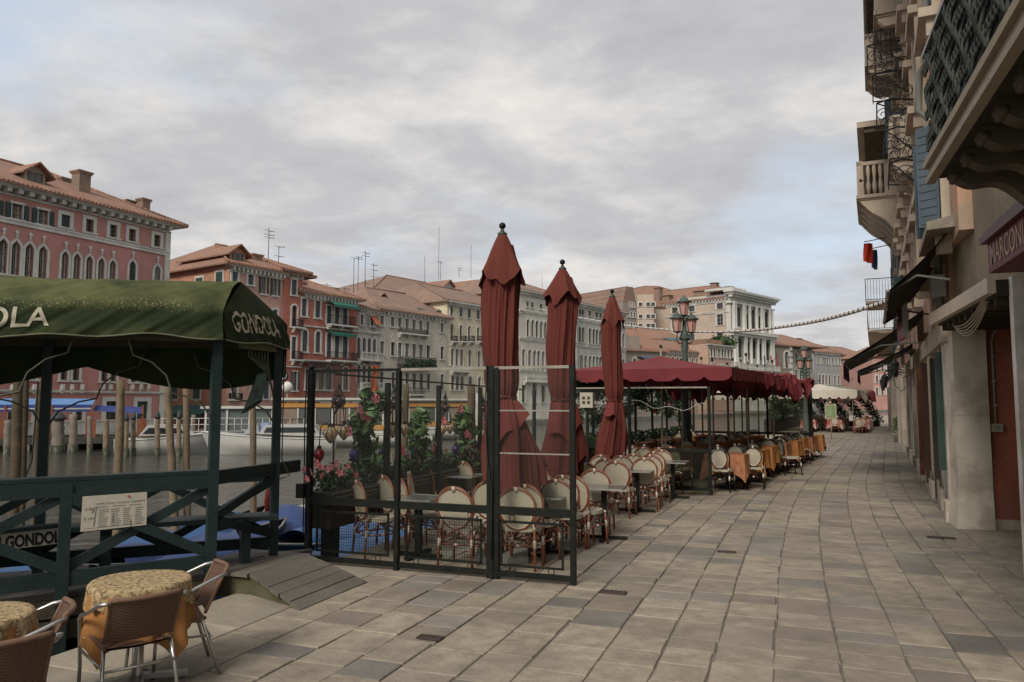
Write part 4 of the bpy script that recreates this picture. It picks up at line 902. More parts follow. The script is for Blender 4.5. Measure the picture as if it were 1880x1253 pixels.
# pale ramp boards stepping down to the paving: boards run along the quay
rp = empty('boarding_ramp', UV(5.77, -4.05, 0), math.pi/2-A1, 'weathered grey wooden ramp of five boards leading up to the gondola deck', 'ramp')
for i in range(5):
    v0, v1 = i/5, (i+.94)/5; m_ = MB(); dz = rs.uniform(-.004, .004)
    def rv(f, x, z0): return Vector((x, f*.78, .012+.195*f+z0+dz))
    e0 = rs.uniform(-.015, .015); xa = -.02+.30*v0; xb = -.02+.30*v1
    m_.add([rv(v0, xa+e0, -.03), rv(v1, xb+e0, -.03), rv(v1, 1.10+.12*v1, -.03), rv(v0, 1.10+.12*v0, -.03), rv(v0, xa+e0, 0), rv(v1, xb+e0, 0), rv(v1, 1.10+.12*v1, 0), rv(v0, 1.10+.12*v0, 0)], [(0, 1, 2, 3), (4, 5, 6, 7), (0, 1, 5, 4), (1, 2, 6, 5), (2, 3, 7, 6), (3, 0, 4, 7)])
    m_.build('board', deckw, rp)
for i in range(4):      # level boards joining ramp and deck
    m_ = MB(); y0 = .79+i*.2; m_.box(.25-.02*i, 1.28, y0, y0+.192, .165, .198+rs.uniform(-.002, .002)); m_.build('board', deckw, rp)
mb = MB(); mb.m(M('mossy_wood', (0.10, 0.09, 0.05), 0.95, 0.4, 6, 0.8, 20, c2=(0.04, 0.05, 0.02), f2=0.7, s2=3)); mb.add([(.02, 0, -.0), (.30, .78, 0), (.30, .78, .175), (.02, 0, .0)], [(0, 1, 2, 3)]); mb.add([(.30, .78, 0), (.28, 1.6, -.1), (.28, 1.6, .175), (.30, .78, .175)], [(0, 1, 2, 3)]); mb.build('side_cheek', None, rp)
# canopy: skirt, slope, ridge, hip end
cloth = bpy.data.materials.new('moss_stained_canvas'); cloth.use_nodes = True; MC['moss_stained_canvas'] = cloth
nt = cloth.node_tree; N, L = nt.nodes, nt.links; b = N['Principled BSDF']; b.inputs['Roughness'].default_value = 0.85; b.inputs['Specular IOR Level'].default_value = 0.2
at = N.new('ShaderNodeAttribute'); at.attribute_name = 'moss'; tcn = N.new('ShaderNodeTexCoord')
nz = N.new('ShaderNodeTexNoise'); nz.inputs['Scale'].default_value = 4; nz.inputs['Detail'].default_value = 8; L.new(tcn.outputs['Object'], nz.inputs['Vector'])
nz2 = N.new('ShaderNodeTexNoise'); nz2.inputs['Scale'].default_value = 55; nz2.inputs['Detail'].default_value = 4; L.new(tcn.outputs['Object'], nz2.inputs['Vector'])
mul = N.new('ShaderNodeMath'); mul.operation = 'MULTIPLY'; L.new(at.outputs['Fac'], mul.inputs[0]); mr = N.new('ShaderNodeMapRange'); mr.inputs[1].default_value = .25; mr.inputs[2].default_value = .7; mr.inputs[3].default_value = .35; mr.inputs[4].default_value = 1.2; L.new(nz.outputs[0], mr.inputs[0]); L.new(mr.outputs[0], mul.inputs[1])
def mix2(f, a, b_):
    m_ = N.new('ShaderNodeMix'); m_.data_type = 'RGBA'
    for i, v in ((0, f), (6, a), (7, b_)):
        if isinstance(v, tuple): m_.inputs[i].default_value = (*v, 1)
        else: L.new(v, m_.inputs[i])
    return m_.outputs[2]
c1 = mix2(nz.outputs[0], (0.008, 0.018, 0.009), (0.022, 0.033, 0.010)); c2_ = mix2(nz.outputs[0], (0.062, 0.074, 0.026), (0.115, 0.118, 0.048)); cc = mix2(mul.outputs[0], c1, c2_)
# pale speckled lichen where the slope turns into the skirt
at2 = N.new('ShaderNodeAttribute'); at2.attribute_name = 'lichen'; sp_ = N.new('ShaderNodeMapRange'); sp_.inputs[1].default_value = .57; sp_.inputs[2].default_value = .66; L.new(nz2.outputs[0], sp_.inputs[0]); mm = N.new('ShaderNodeMath'); mm.operation = 'MULTIPLY'; L.new(sp_.outputs[0], mm.inputs[0]); L.new(at2.outputs['Fac'], mm.inputs[1])
cc = mix2(mm.outputs[0], cc, (0.24, 0.225, 0.13)); L.new(cc, b.inputs['Base Color'])
bm_ = N.new('ShaderNodeBump'); bm_.inputs['Strength'].default_value = .4; bm_.inputs['Distance'].default_value = .03; L.new(nz.outputs[0], bm_.inputs['Height']); L.new(bm_.outputs[0], b.inputs['Normal'])
E1 = (B0-A0).normalized()
cA = A0+FD*.10-E1*.10; cB = B0+FD*.04+E1*.10                        # outer corners at the eave
RZ, EZ, SK = 2.96, 2.66, 2.40
ridge_end = (A0+B0)/2-FD*.10+Vector((0, 0, 3.02))
def lerp(a, b, t): return a+(b-a)*t
LENC = 5.2
def eave_f(t): return cA-FD*LENC*t             # t 0 at the right corner
def eave_b(t): return cB-BD*LENC*t
def wob(x, y): return .5*math.sin(x*9+y*3)+.3*math.sin(x*23+1+y*5)+.2*math.sin(x*41+y*9)
def front_pt(t, k):
    """k 0 hem, .4 shoulder, 1 ridge"""
    e = eave_f(t); r = ridge_end-(FD+BD).normalized()*LENC*.93*t; r.z = 3.02-.10*min(1, t*3)
    sag = .035*math.sin(t*math.pi*4.3)
    if k <= .45:
        q = k/.45; z = SK-.10*t+sag*.6+(EZ-SK)*q-.015*math.sin(t*40)*(1-q); p = lerp(e, r, .05*q**2); out = nF*(.02*wob(t*6, q*2)*(1-q*.5)+.05*(1-q)); p = Vector((p.x, p.y, z))+out
    else:
        q = (k-.45)/.55; p0 = lerp(e, r, .05); p = lerp(p0, r, q); z = lerp(EZ-.10*t+sag*.6, r.z, math.sin(q*math.pi/2)**.85); p = Vector((p.x, p.y, z-.03*math.sin(q*math.pi)*abs(math.sin(t*math.pi*4.3))+.008*wob(t*9, q*5)))
    return p
def end_pt(t, k):
    """t 0 at front corner, 1 at back corner"""
    e = lerp(cA, cB, t); r = ridge_end
    bulge = FD*.05*math.sin(t*math.pi)
    if k <= .45: q = k/.45; p = lerp(e, r, .06*q*q); z = lerp(SK+.0, EZ, q)-.03*math.sin(t*9)*(1-q)*.5; return Vector((p.x, p.y, z))+bulge*(1-q*.3)+FD*.012*wob(t*4, q*3)+FD*.04*(1-q)
    q = (k-.45)/.55; p0 = lerp(e, r, .06); p = lerp(p0, r, q); return Vector((p.x, p.y, lerp(EZ, r.z, q**.9)))+bulge*.6*(1-q)
def back_pt(t, k):
    e = eave_b(t); r = ridge_end-(FD+BD).normalized()*LENC*.93*t; r.z = 3.02-.10*min(1, t*3)
    if k <= .45: q = k/.45; dr = .22+.20*abs(math.sin(t*math.pi*2.4+.35)); z = SK-dr*(1-q)*1.1+(EZ-SK)*q; p = Vector((e.x, e.y, z))-nF*.03*wob(t*5, q)
    else: q = (k-.45)/.55; p = lerp(Vector((e.x, e.y, EZ)), r, q)
    return p
def canopy_mesh(fn, nu, nv, name, off=0):
    mb = MB(); mb.grid(fn, nu, nv); me = mb.mesh(name, cloth); a1 = me.attributes.new('moss', 'FLOAT', 'POINT'); a2 = me.attributes.new('lichen', 'FLOAT', 'POINT')
    for j in range(nv+1):
        for i in range(nu+1):
            k = j/nv; isf = fn is front_pt; x = i/nu
            a1.data[j*(nu+1)+i].value = (max(0, min(1, (k-.40)/.12))*(1 if isf else .12)+(.30*max(0, 1-k/.22) if isf else 0)+.08)
            a2.data[j*(nu+1)+i].value = (max(0, 1-abs(k-.47)/.11)*(1 if isf else .1)+max(0, min(1, (k-.5)*2))*.15)*(min(1, x*12) if isf else 1)
    o = link(name, me, st); o.location = -Vector((A0.x, A0.y, 0)); return o
cf = canopy_mesh(front_pt, 240, 44, 'canopy_front'); ce = canopy_mesh(end_pt, 90, 44, 'canopy_end'); cb_ = canopy_mesh(back_pt, 60, 16, 'canopy_back')
hem = MB(); hem.tube([front_pt(i/60, 0)+Vector((0, 0, -.004)) for i in range(61)], .008, 5); hem.tube([end_pt(i/20, 0)+Vector((0, 0, -.004)) for i in range(21)], .008, 5)
sp(hem, 'hem', M('pale_green_hem', (0.16, 0.17, 0.10), 0.8))
def text(s, name, size, Mx, mat, parent, ext=.002, font_bold=0.0, w=1.0, align='CENTER'):
    c = bpy.data.curves.new(name, 'FONT'); c.body = s; c.size = size; c.extrude = ext; c.offset = font_bold; c.align_x = align; c.align_y = 'CENTER'; c.space_character = 1.0
    o = bpy.data.objects.new(name+'_tmp', c); col.objects.link(o); dg = bpy.context.evaluated_depsgraph_get(); dg.update(); me = bpy.data.meshes.new_from_object(o.evaluated_get(dg)); bpy.data.objects.remove(o); me.materials.clear(); me.materials.append(mat)
    for v_ in me.vertices: v_.co.x *= w
    me.transform(Mx); me.name = name
    return link(name, me, parent)
def textM(o, x, up):
    x = Vector(x).normalized(); up = Vector(up); up = (up-x*up.dot(x)).normalized(); z = x.cross(up)
    return Matrix(((x.x, up.x, z.x, o[0]), (x.y, up.y, z.y, o[1]), (x.z, up.z, z.z, o[2]), (0, 0, 0, 1)))
letter = M('pale_letter_paint', (0.40, 0.37, 0.27), 0.7, 0.12, 8)
def wrap_text(s, name, size, fn, t0, k0, span, hk, parent, flip=1):
    """letters laid on the cloth surface fn(t,k)"""
    c = bpy.data.curves.new(name, 'FONT'); c.body = s; c.size = 1; c.offset = 0.012; o = bpy.data.objects.new('t', c); col.objects.link(o); dg = bpy.context.evaluated_depsgraph_get(); dg.update(); me = bpy.data.meshes.new_from_object(o.evaluated_get(dg)); bpy.data.objects.remove(o)
    xs = [v_.co.x for v_ in me.vertices]; x0, x1 = min(xs), max(xs)
    import bmesh
    bm = bmesh.new(); bm.from_mesh(me); bmesh.ops.triangulate(bm, faces=bm.faces); bmesh.ops.subdivide_edges(bm, edges=[e_ for e_ in bm.edges if e_.calc_length() > .12], cuts=4, use_grid_fill=False); bmesh.ops.triangulate(bm, faces=bm.faces)
    for v_ in bm.verts:
        t = t0+flip*(v_.co.x-x0)/(x1-x0)*span; k = k0+v_.co.y/.73*hk
        p = fn(t, k); e = 1e-3; du = fn(t+e, k)-p; dv = fn(t, k+e)-p; n_ = du.cross(dv).normalized()
        if n_.dot(Vector((0, EYE, 0))*0+(Vector((0, 0, EYE))-p)) < 0: n_ = -n_
        v_.co = p+n_*.006
    bm.to_mesh(me); bm.free(); me.materials.clear(); me.materials.append(letter); o = link(name, me, parent); return o
wrap_text('GONDOLA', 'lettering', 1, end_pt, .10, .17, .70, .33, ce)
# front lettering: its last letters OLA end where the photo shows them
tt = None
for i in range(400):
    t = i/400; p = front_pt(t, .2); q = p.copy(); px = 940+F_*q.x/q.y*.997
    if px < 90: tt = t; break
wrap_text('GONDOLA', 'lettering', 1, front_pt, tt+.235, .12, .235, .31, cf, -1)
# trefoil bent rods under the canopy
rodm = M('painted_rod', (0.075, 0.08, 0.055), 0.6, 0.3, 10)
def trefoil(a, b, z0, zt, name='arched_rod'):
    """cusped arch between two posts in the plane a-b"""
    w = (b-a).length; X = (b-a).normalized(); pts = []
    prof = [(0, 0), (.015, .18), (.05, .32), (.13, .42), (.20, .455), (.205, .50), (.225, .62), (.29, .74), (.37, .80), (.375, .84), (.40, 1.0)]
    L_ = [a+X*w*x+Vector((0, 0, z0+(zt-z0)*z)) for x, z in prof]; R_ = [b-X*w*x+Vector((0, 0, z0+(zt-z0)*z)) for x, z in prof]
    mb = MB(); mb.tube(L_, .009, 5); mb.tube(R_, .009, 5); sp(mb, name, rodm)
trefoil(FA(0), FA(1.95), 1.45, 2.42); trefoil(FA(1.95), FA(3.9), 1.45, 2.38); trefoil(BA(0), BA(2.13), 1.42, 2.35); trefoil(BA(2.13), BA(4.2), 1.42, 2.35)
mb = MB(); mb.bar(FA(-.0, 2.42), FA(5, 2.33), .07, .09); mb.bar(BA(0, 2.42), BA(5, 2.35), .07, .09); mb.bar(A0+Vector((0, 0, 2.44)), B0+Vector((0, 0, 2.44)), .07, .09); sp(mb, 'roof_beam', beamw)
# junction box with a bundle of cables and a rolled green cloth
eb = MB(); c_ = lerp(A0, B0, .58)+FD*.04; eb.m(M('greenish_box', (0.11, 0.115, 0.06), 0.7)); eb.bar(c_-E1*.28+Vector((0, 0, 2.375)), c_+E1*.28+Vector((0, 0, 2.375)), .07, .075); eb.m(rodm)
for i in range(7): q = c_+E1*(-.16+i*.055); eb.tube([q+Vector((0, 0, 2.34)), q+Vector((0, 0, 2.27)), c_+E1*.17+Vector((0, 0, 2.12))+FD*(i-3)*.006, B0-E1*.06+Vector((0, 0, 1.9-.01*i)), B0-E1*.06+Vector((0, 0, 1.3))], .008, 4)
sp(eb, 'cable_box', None)
rc_ = MB(); q0 = lerp(A0, B0, .72)+Vector((0, 0, 2.10)); rc_.grid(lambda a, b_: q0+E1*(-.16*b_**1.2+.045*math.cos(a*6.28)*(1-.3*math.sin(b_*11)))+FD*(.05*math.sin(a*6.28)*(1+b_))+Vector((0, 0, -.34*b_+.05*math.sin(a*6.28)*(.4+b_))), 14, 8); sp(rc_, 'rolled_cloth', M('green_sheeting', (0.06, 0.09, 0.075), 0.6, 0.4, 12, 0.5, 20))
cb2 = MB(); cb2.tube([B0+FD*.07+Vector((0, 0, 2.3)), B0+FD*.07+Vector((0, 0, 1.2)), B0+FD*.16+Vector((0, 0, 1.02)), B0+FD*.02+Vector((0, 0, .98))], .007, 5); cb2.tube([BA(2.2, 2.0), BA(2.22, 1.25), BA(2.28, 1.06), BA(2.16, 1.0)], .007, 5); sp(cb2, 'hanging_cord', rodm)
# tariff board
pa = FA(.82, 0)+nF*.045; X = FD
sg_ = empty('tariff_board', pa+Vector((0, 0, .86)), 0, 'cream notice board with printed columns fixed to the green railing', 'sign')
mb = MB(); w_, h_ = .255, .145
p0 = [(-w_, -h_*1.02), (w_, -h_*.94), (w_*.98, h_*1.04), (-w_*.98, h_*1.0)]
mb.add([X*x+Vector((0, 0, z)) for x, z in p0]+[X*x-nF*.012+Vector((0, 0, z)) for x, z in p0], [(0, 1, 2, 3), (4, 5, 6, 7), (0, 1, 5, 4), (1, 2, 6, 5), (2, 3, 7, 6), (3, 0, 4, 7)]); mb.build('board', M('cream_board', (0.44, 0.41, 0.33), 0.6, 0.08, 10), sg_)
ink = M('faded_ink', (0.13, 0.13, 0.12), 0.8); mb = MB(); mb.m(ink); rr = random.Random(2)
def tm(x, z, dz=.002): return textM(X*x+Vector((0, 0, z))+nF*dz, X, (0, 0, 1))
for s_, x, z, sz in (('TARIFFE SERVIZI', -.08, .075, .021), ('GONDOLA TARIFFE', .10, .075, .021), ('TARIFFE', .205, .078, .018), ('€ 80', -.20, .035, .03), ('€ 100', -.20, -.045, .03), ('DIURNO', -.10, .048, .02), ('NOTTURNO', .03, .048, .018), ('GONDOLA', .16, .048, .02)): text(s_, 'printed_line', sz, tm(x, z), ink, sg_, 0)
mb = MB()
for c__ in range(4):
    for r_i in range(9):
        x = -.125+c__*.095; z = .02-r_i*.017; l = rr.uniform(.045, .08); mb.add([X*x+Vector((0, 0, z))+nF*.002, X*(x+l)+Vector((0, 0, z))+nF*.002, X*(x+l)+Vector((0, 0, z+.005))+nF*.002, X*x+Vector((0, 0, z+.005))+nF*.002], [(0, 1, 2, 3)])
mb.add([X*-.23+Vector((0, 0, -.128))+nF*.002, X*.23+Vector((0, 0, -.118))+nF*.002, X*.23+Vector((0, 0, -.115))+nF*.002, X*-.23+Vector((0, 0, -.125))+nF*.002], [(0, 1, 2, 3)])
mb.build('small_print', ink, sg_)['kind'] = 'stuff'
mb = MB(); blk = M('black_marker', (0.02, 0.02, 0.02), 0.7)
for a_, b_ in (((-.145, .055), (-.16, -.11)), ((-.16, .05), (-.175, .0)), ((-.015, -.02), (-.012, -.09)), ((.125, -.075), (.13, -.14))): mb.tube([X*a_[0]+Vector((0, 0, a_[1]))+nF*.003, X*b_[0]+Vector((0, 0, b_[1]))+nF*.003], .0018, 4)
mb.build('pen_strokes', blk, sg_)
mb = MB(); mb.m(M('red_mark', (0.35, 0.03, 0.02), 0.7)); mb.box(-.012, .012, -.001, .002, -.008, .008, Matrix.Translation(X*.1+Vector((0, 0, .125))+nF*.003)); mb.build('red_stamp', None, sg_)
# gondoliers' board
tq = next(i/200 for i in range(800) if (940+F_*(FA(i/200)-nF*.5).x/(FA(i/200)-nF*.5).y) < 125); pg = FA(tq, 0)-nF*.50-FD*.62
gs = empty('gondola_name_board', pg+Vector((0, 0, .60)), 0, 'cream board with black stencil letters DEI GONDOLIERI behind the lower left railing', 'sign')
mb = MB(); XB = (FD*1.0+nF*.05).normalized(); mb.bar(-XB*.62+Vector((0, 0, -.02)), XB*.62+Vector((0, 0, .03)), .02, .155); mb.build('board', M('pale_sign_board', (0.52, 0.49, 0.40), 0.6, 0.08, 8), gs)
mb = MB(); mb.bar(-XB*.66+Vector((0, 0, .065)), XB*.66+Vector((0, 0, .115)), .10, .035); mb.build('cap_rail', gpaint, gs)
text('DEI GONDOLE', 'lettering', .14, textM(Vector((0, 0, .0))+nF*.014+XB*.355, XB+Vector((0, 0, .04)), (0, 0, 1)), blk, gs, .001, .006, .66)
# ================================================================ MOORING POLES
polem = M('mooring_wood', (0.20, 0.155, 0.10), 0.9, 0.25, 3, 0.8, 14, c2=(0.08, 0.06, 0.035), f2=0.65, s2=1.2)
poled = M('dark_mooring_wood', (0.10, 0.075, 0.045), 0.9, 0.3, 3, 0.8, 14, c2=(0.04, 0.035, 0.02), f2=0.6, s2=1.4)
wet = M('wet_weed', (0.025, 0.03, 0.015), 0.5, 0.3, 6)
def pole(px, py_top, px_bot, Y, dia, label, m=polem, cap=None, group='near mooring poles'):
    top = P(px, py_top, Y); r = ray(px_bot, 740+F_*2.65/Y); bot = Vector((r.x/r.y*Y, Y, WZ-.6))
    o = empty('mooring_pole', Vector((bot.x, bot.y, WZ)), 0, label, 'mooring pole', group); off = Vector((bot.x, bot.y, WZ)); rr = random.Random(int(px*7)); mb = MB(); n = 14; pts = []; rad = []
    for i in range(n+1): f = i/n; q = lerp(bot, top, f)-off; pts.append(q+Vector((rr.uniform(-1, 1)*dia*.05, rr.uniform(-1, 1)*dia*.05, 0))); rad.append(dia/2*(1.08-.16*f)*rr.uniform(.94, 1.06))
    mb.tube(pts, rad, 10); mb.build('shaft', m, o)
    mb = MB(); mb.tube([lerp(bot, top, 0)-off, Vector((0, 0, .28))+(top-bot)*.05], dia/2*1.12, 10); mb.build('weedy_foot', wet, o)
    if cap: mb = MB(); t_ = top-off; mb.lathe([(dia*.62, -.02), (dia*.62, .1), (dia*.35, .3), (.02, .42)], t_, 8); mb.build('cap', cap, o)
    return o
pole(38, 560, 25, 12.6, .16, 'dark brown mooring pole, leftmost under the green canopy', poled)
pole(50, 600, 38, 13.2, .12, 'thin dark mooring pole right beside the leftmost dark brown one', poled)
pole(74, 716, 68, 13.0, .14, 'pale cracked mooring pole with rope at its head, left part of the shelter')
pole(222, 698, 214, 12.6, .14, 'pale mooring pole right of the far shelter post with split bark')
pole(307, 700, 334, 12.2, .12, 'leaning mooring pole tilted to the left in the middle bay')
pole(341, 712, 349, 12.4, .11, 'straight mooring pole just right of the leaning one')
pole(464, 716, 468, 13.6, .115, 'mooring pole with rope collar between the two right shelter posts')
pole(745, 706, 740, 15.5, .14, 'thick mossy mooring pole behind the flower lamps', poled)
pole(865, 706, 867, 15.0, .165, 'thick bark covered mooring pole behind the black screen near the red parasol', poled)
pole(878, 722, 876, 16.5, .11, 'white painted mooring pole beside the tallest folded parasol', M('white_painted_pole', (0.42, 0.40, 0.34), 0.7, 0.2, 4))
ropem = M('rope', (0.32, 0.28, 0.2), 0.9, 0.2, 20)
capm = M('dark_pole_cap', (0.04, 0.045, 0.05), 0.6)
for px, yt, Y, dia, lb in ((14, 772, 40, .35, 'grey pole at the far dock, leftmost in the photo'), (107, 770, 41, .65, 'broad grey capped pole in the far dock cluster'), (135, 762, 41, .4, 'pole under the blue far dock awning'), (165, 765, 41, .25, 'thin pole right of the far blue awning'), (66, 770, 42, .3, 'weathered pole behind the near pale pole'),
    (195, 770, 38, .28, 'pale pole behind the far shelter post'), (232, 772, 38, .22, 'thin pale capped pole, first left of the moored white boat'), (245, 770, 38.5, .22, 'pale capped pole at the stern of the first white boat'), (289, 768, 38.5, .24, 'pale capped pole in front of the first white boat'), (329, 768, 38.5, .22, 'capped pole behind the leaning near pole'), (356, 762, 47, .3, 'grey pole before the red doors on the far bank')):
    pole(px, yt, px, Y, dia, lb, polem if Y < 40 else M('grey_mooring_wood', (0.17, 0.15, 0.12), 0.9, 0.25, 3, 0.6, 12), capm if 'capped' in lb else None, 'far mooring poles')
# ================================================================ BOATS
hullw = M('white_hull', (0.42, 0.415, 0.39), 0.35, 0.06, 2); hullt = M('hull_stripe', (0.55, 0.55, 0.52), 0.4); bootm = M('dark_waterline', (0.03, 0.035, 0.035), 0.5); vinyl = M('boat_window', (0.02, 0.025, 0.03), 0.1, spec=.6)
def hull_fn(Lh, W, H, bow=.35, drop=.35):
    def f(s, k):   # s 0 stern..1 bow, k 0 keel..1 gunwale ; returns half width, z
        w = W/2*(1-max(0, (s-(1-bow))/bow)**2.0)*(.92+.08*min(1, s*4)); z1 = H*(.80+.35*s**2.2); return w*(.25+.75*min(1, k*1.6)**.7)*(1 if s < .999 else 1), -drop+(z1+drop)*k
    return f
def hull(Lh, W, H, m, root, name='hull', bow=.4):
    f = hull_fn(Lh, W, H, bow); mb = MB(); mb.m(m); NS, NK = 20, 7
    for sgn in (-1, 1): mb.grid(lambda a, b_: Vector((-Lh/2+Lh*a+(.10*Lh*a**6*(b_-.5)), sgn*f(a, b_)[0], f(a, b_)[1])), NS, NK)
    w0 = [f(0, j/NK) for j in range(NK+1)]; mb.add([(-Lh/2, -w, z) for w, z in w0]+[(-Lh/2, w, z) for w, z in w0[::-1]], [tuple(range(2*NK+2))])
    mb.grid(lambda a, b_: Vector((-Lh/2+Lh*a+(.05*Lh*a**6), (2*b_-1)*f(a, 1)[0], f(a, 1)[1]-.02+.08*math.sin(a*math.pi))), NS, 4)
    mb.m(hullt)
    for sgn in (-1, 1): mb.tube([Vector((-Lh/2+Lh*a/20+(.05*Lh*(a/20)**6), sgn*(f(a/20, 1)[0]+.01), f(a/20, 1)[1])) for a in range(21)], .035, 5)
    return mb.build(name, None, root), f
def boat_at(px, Y, ang, name, label, cat='boat', group=None):
    r = ray(px, 740); return empty(name, (r.x/r.y*Y, Y, WZ), RAD(ang), label, cat, group)
# first white boat: stern left, low cabin
b1 = boat_at(304, 40.5, 22, 'motorboat', 'white motorboat with dark low cabin windows moored behind the pale poles', group='white motorboats'); hull(4.6, 1.7, .95, hullw, b1)
mb = MB(); mb.m(hullw); mb.prism([(-1.2, .95), (1.5, 1.0), (1.0, 1.42), (-.8, 1.48)], Matrix.Translation((0, -.6, 0)), 1.2); mb.build('cabin', None, b1)
mb = MB(); mb.m(vinyl); mb.prism([(-1.0, 1.05), (.95, 1.05), (.8, 1.32), (-.72, 1.36)], Matrix.Translation((0, -.62, 0)), 1.24); mb.build('cabin_window', None, b1)
mb = MB(); mb.m(bootm); mb.box(-2.75, -2.35, -.2, .2, -.2, .75); mb.build('outboard_motor', None, b1); mb = MB(); mb.m(iron).tube([(-1.9, -.6, .8), (-1.9, -.6, 1.65), (-1.9, .6, 1.65), (-1.9, .6, .8)], .02, 5); mb.build('stern_rail', None, b1)
b2_ = boat_at(500, 40.5, 186, 'motorboat', 'long white motorboat with pointed bow to the left, before the water bus', group='white motorboats'); hull(6.5, 2.1, 1.0, hullw, b2_, bow=.5)
mb = MB(); mb.prism([(-2.6, 1.0), (.5, 1.05), (.2, 1.5), (-2.3, 1.5)], Matrix.Translation((0, -.75, 0)), 1.5); mb.build('cabin', hullw, b2_); mb = MB(); mb.prism([(-2.4, 1.12), (.25, 1.12), (.1, 1.38), (-2.25, 1.38)], Matrix.Translation((0, -.78, 0)), 1.56); mb.build('cabin_window', vinyl, b2_)
mb = MB(); mb.prism([(.5, 1.05), (1.3, 1.05), (1.0, 1.45), (.6, 1.5)], Matrix.Translation((0, -.55, 0)), 1.1); mb.build('windscreen', M('pale_glass', (0.30, 0.33, 0.36), 0.2), b2_); mb = MB(); mb.box(-.1, 1.0, -.4, .4, 1.05, 1.3); mb.box(.1, .5, -.3, .3, 1.3, 1.6); mb.build('blue_bundle', M('pale_blue_cloth', (0.22, 0.28, 0.42), 0.8, 0.3, 10), b2_)
# the water buses
orange = M('orange_band', (0.44, 0.22, 0.06), 0.5, 0.06, 2); vwhite = M('white_boat_paint', (0.50, 0.49, 0.45), 0.5, 0.08, 2)
def waterbus(px, Y, ang, L_, label):
    r0 = boat_at(px, Y, ang, 'water_bus', label, 'water bus', 'water buses'); f = hull(L_+4, 3.4, .9, vwhite, r0, bow=.22)
    mb = MB(); mb.box(-L_/2, L_/2, -1.5, 1.5, .8, 1.25); mb.box(-L_/2-.3, L_/2+.5, -1.75, 1.75, 2.82, 2.95); mb.box(-L_/2-.2, L_/2+.3, -1.6, 1.6, 2.72, 2.82)
    n = int(L_/1.0)
    for i in range(n+1): x = -L_/2+L_*i/n; mb.box(x-.05, x+.05, -1.5, 1.5, 1.25, 2.75)
    mb.build('cabin', vwhite, r0)
    mb = MB()
    for sgn in (-1, 1):
        a, b_ = sorted((sgn*1.50, sgn*1.56)); mb.box(-L_/2, L_/2, a, b_, 1.02, 1.32); mb.box(-L_/2, L_/2, a, b_, 2.38, 2.66)
    mb.box(-L_/2-.04, -L_/2, -1.5, 1.5, 2.38, 2.66); mb.box(L_/2, L_/2+.04, -1.5, 1.5, 1.02, 1.32); mb.box(L_/2, L_/2+.04, -1.5, 1.5, 2.38, 2.66); mb.build('orange_band', orange, r0)
    for i in range(n):
        x0, x1 = -L_/2+L_*i/n+.08, -L_/2+L_*(i+1)/n-.08; wb = MB(); wb.m(M('bus_glass', (0.085, 0.085, 0.08), 0.15, spec=.6) if i % 3 else M('bus_curtain', (0.22, 0.16, 0.12), 0.7))
        for sgn in (-1, 1): a, b_ = sorted((sgn*1.44, sgn*1.47)); wb.box(x0, x1, a, b_, 1.34, 2.36)
        wb.m(M('bus_interior', (0.20, 0.19, 0.17), 0.7, 0.4, 3)); wb.box(x0+.1, x1-.3, -.9, .9, 1.3, 1.75); wb.build('window', None, r0)
waterbus(628, 47.5, 190+0, 7.0, 'white water bus with orange bands lying behind the flowers')
waterbus(800, 56, 205, 9, 'second white water bus with orange bands, partly hidden by the folded parasols')
# floating station with railings, blue dock awning
fs_ = boat_at(430, 46, 14, 'floating_pontoon', 'dark floating landing pontoon with white railings before the orange house', 'pontoon'); mb = MB(); mb.box(-4.2, 4.2, -1.5, 1.5, -.3, .55); mb.build('float', M('dark_float', (0.05, 0.05, 0.04), 0.8, 0.3, 2), fs_)
mb = MB(); mb.m(M('white_rail', (0.42, 0.41, 0.38), 0.6))
for z in (.6, 1.0, 1.4, 1.75): mb.tube([(-4.1, -1.4, z), (4.1, -1.4, z)], .025, 4)
for i in range(22): x = -4.1+8.2*i/21; mb.tube([(x, -1.4, .55), (x, -1.4, 1.75)], .025, 4)
mb.build('railing', None, fs_)
mb = MB(); mb.m(M('dark_glass_hut', (0.10, 0.12, 0.12), 0.3)); mb.box(-1.6, 2.2, .2, 1.5, .55, 2.3); mb.m(vwhite); mb.box(-1.9, 2.5, 0, 1.8, 2.3, 2.45)
for x in (-1.6, -.4, .9, 2.2): mb.box(x-.06, x+.06, .12, .2, .55, 2.3)
mb.build('shelter_hut', None, fs_)
ds = boat_at(60, 43, 24, 'dock_awning', 'far dock terrace under a bright blue striped awning, seen through the shelter', 'awning'); mb = MB(); mb.m(M('awning_blue', (0.12, 0.24, 0.46), 0.8, 0.1, 3)); mb.add([(-3.5, 1.6, 2.9), (3.0, 1.6, 2.9), (3.0, -.4, 2.55), (-3.5, -.4, 2.55)], [(0, 1, 2, 3)])
mb.m(M('awning_dark_blue', (0.035, 0.055, 0.19), 0.8)); mb.box(-3.5, 3.0, -.44, -.4, 2.15, 2.55); mb.add([(3.0, 1.6, 2.5), (5.6, 1.6, 2.4), (5.6, -.6, 2.0), (3.0, -.4, 2.2)], [(0, 1, 2, 3)]); mb.m(hullw); mb.box(-3.5, 3.0, -.46, -.44, 2.28, 2.36); mb.build('canopy', None, ds)
mb = MB(); mb.box(-6, 6.5, -1.0, 4, .35, .7); mb.build('deck', M('dark_float'), ds)
mb = MB()
for x in (-5.5, -3.5, -1.2, 1, 3, 5.6): mb.box(x-.06, x+.06, -.5, -.38, .7, 2.5); mb.box(x-.25, x+.25, -.9, -.84, .7, 1.7)
mb.build('posts_and_panels', M('rust_red_wood', (0.20, 0.065, 0.03), 0.8, 0.3, 4), ds)
mb = MB()
for x in range(-6, 7): mb.box(x-.1, x+.1, -1.0, -.7, -1.2, .35)
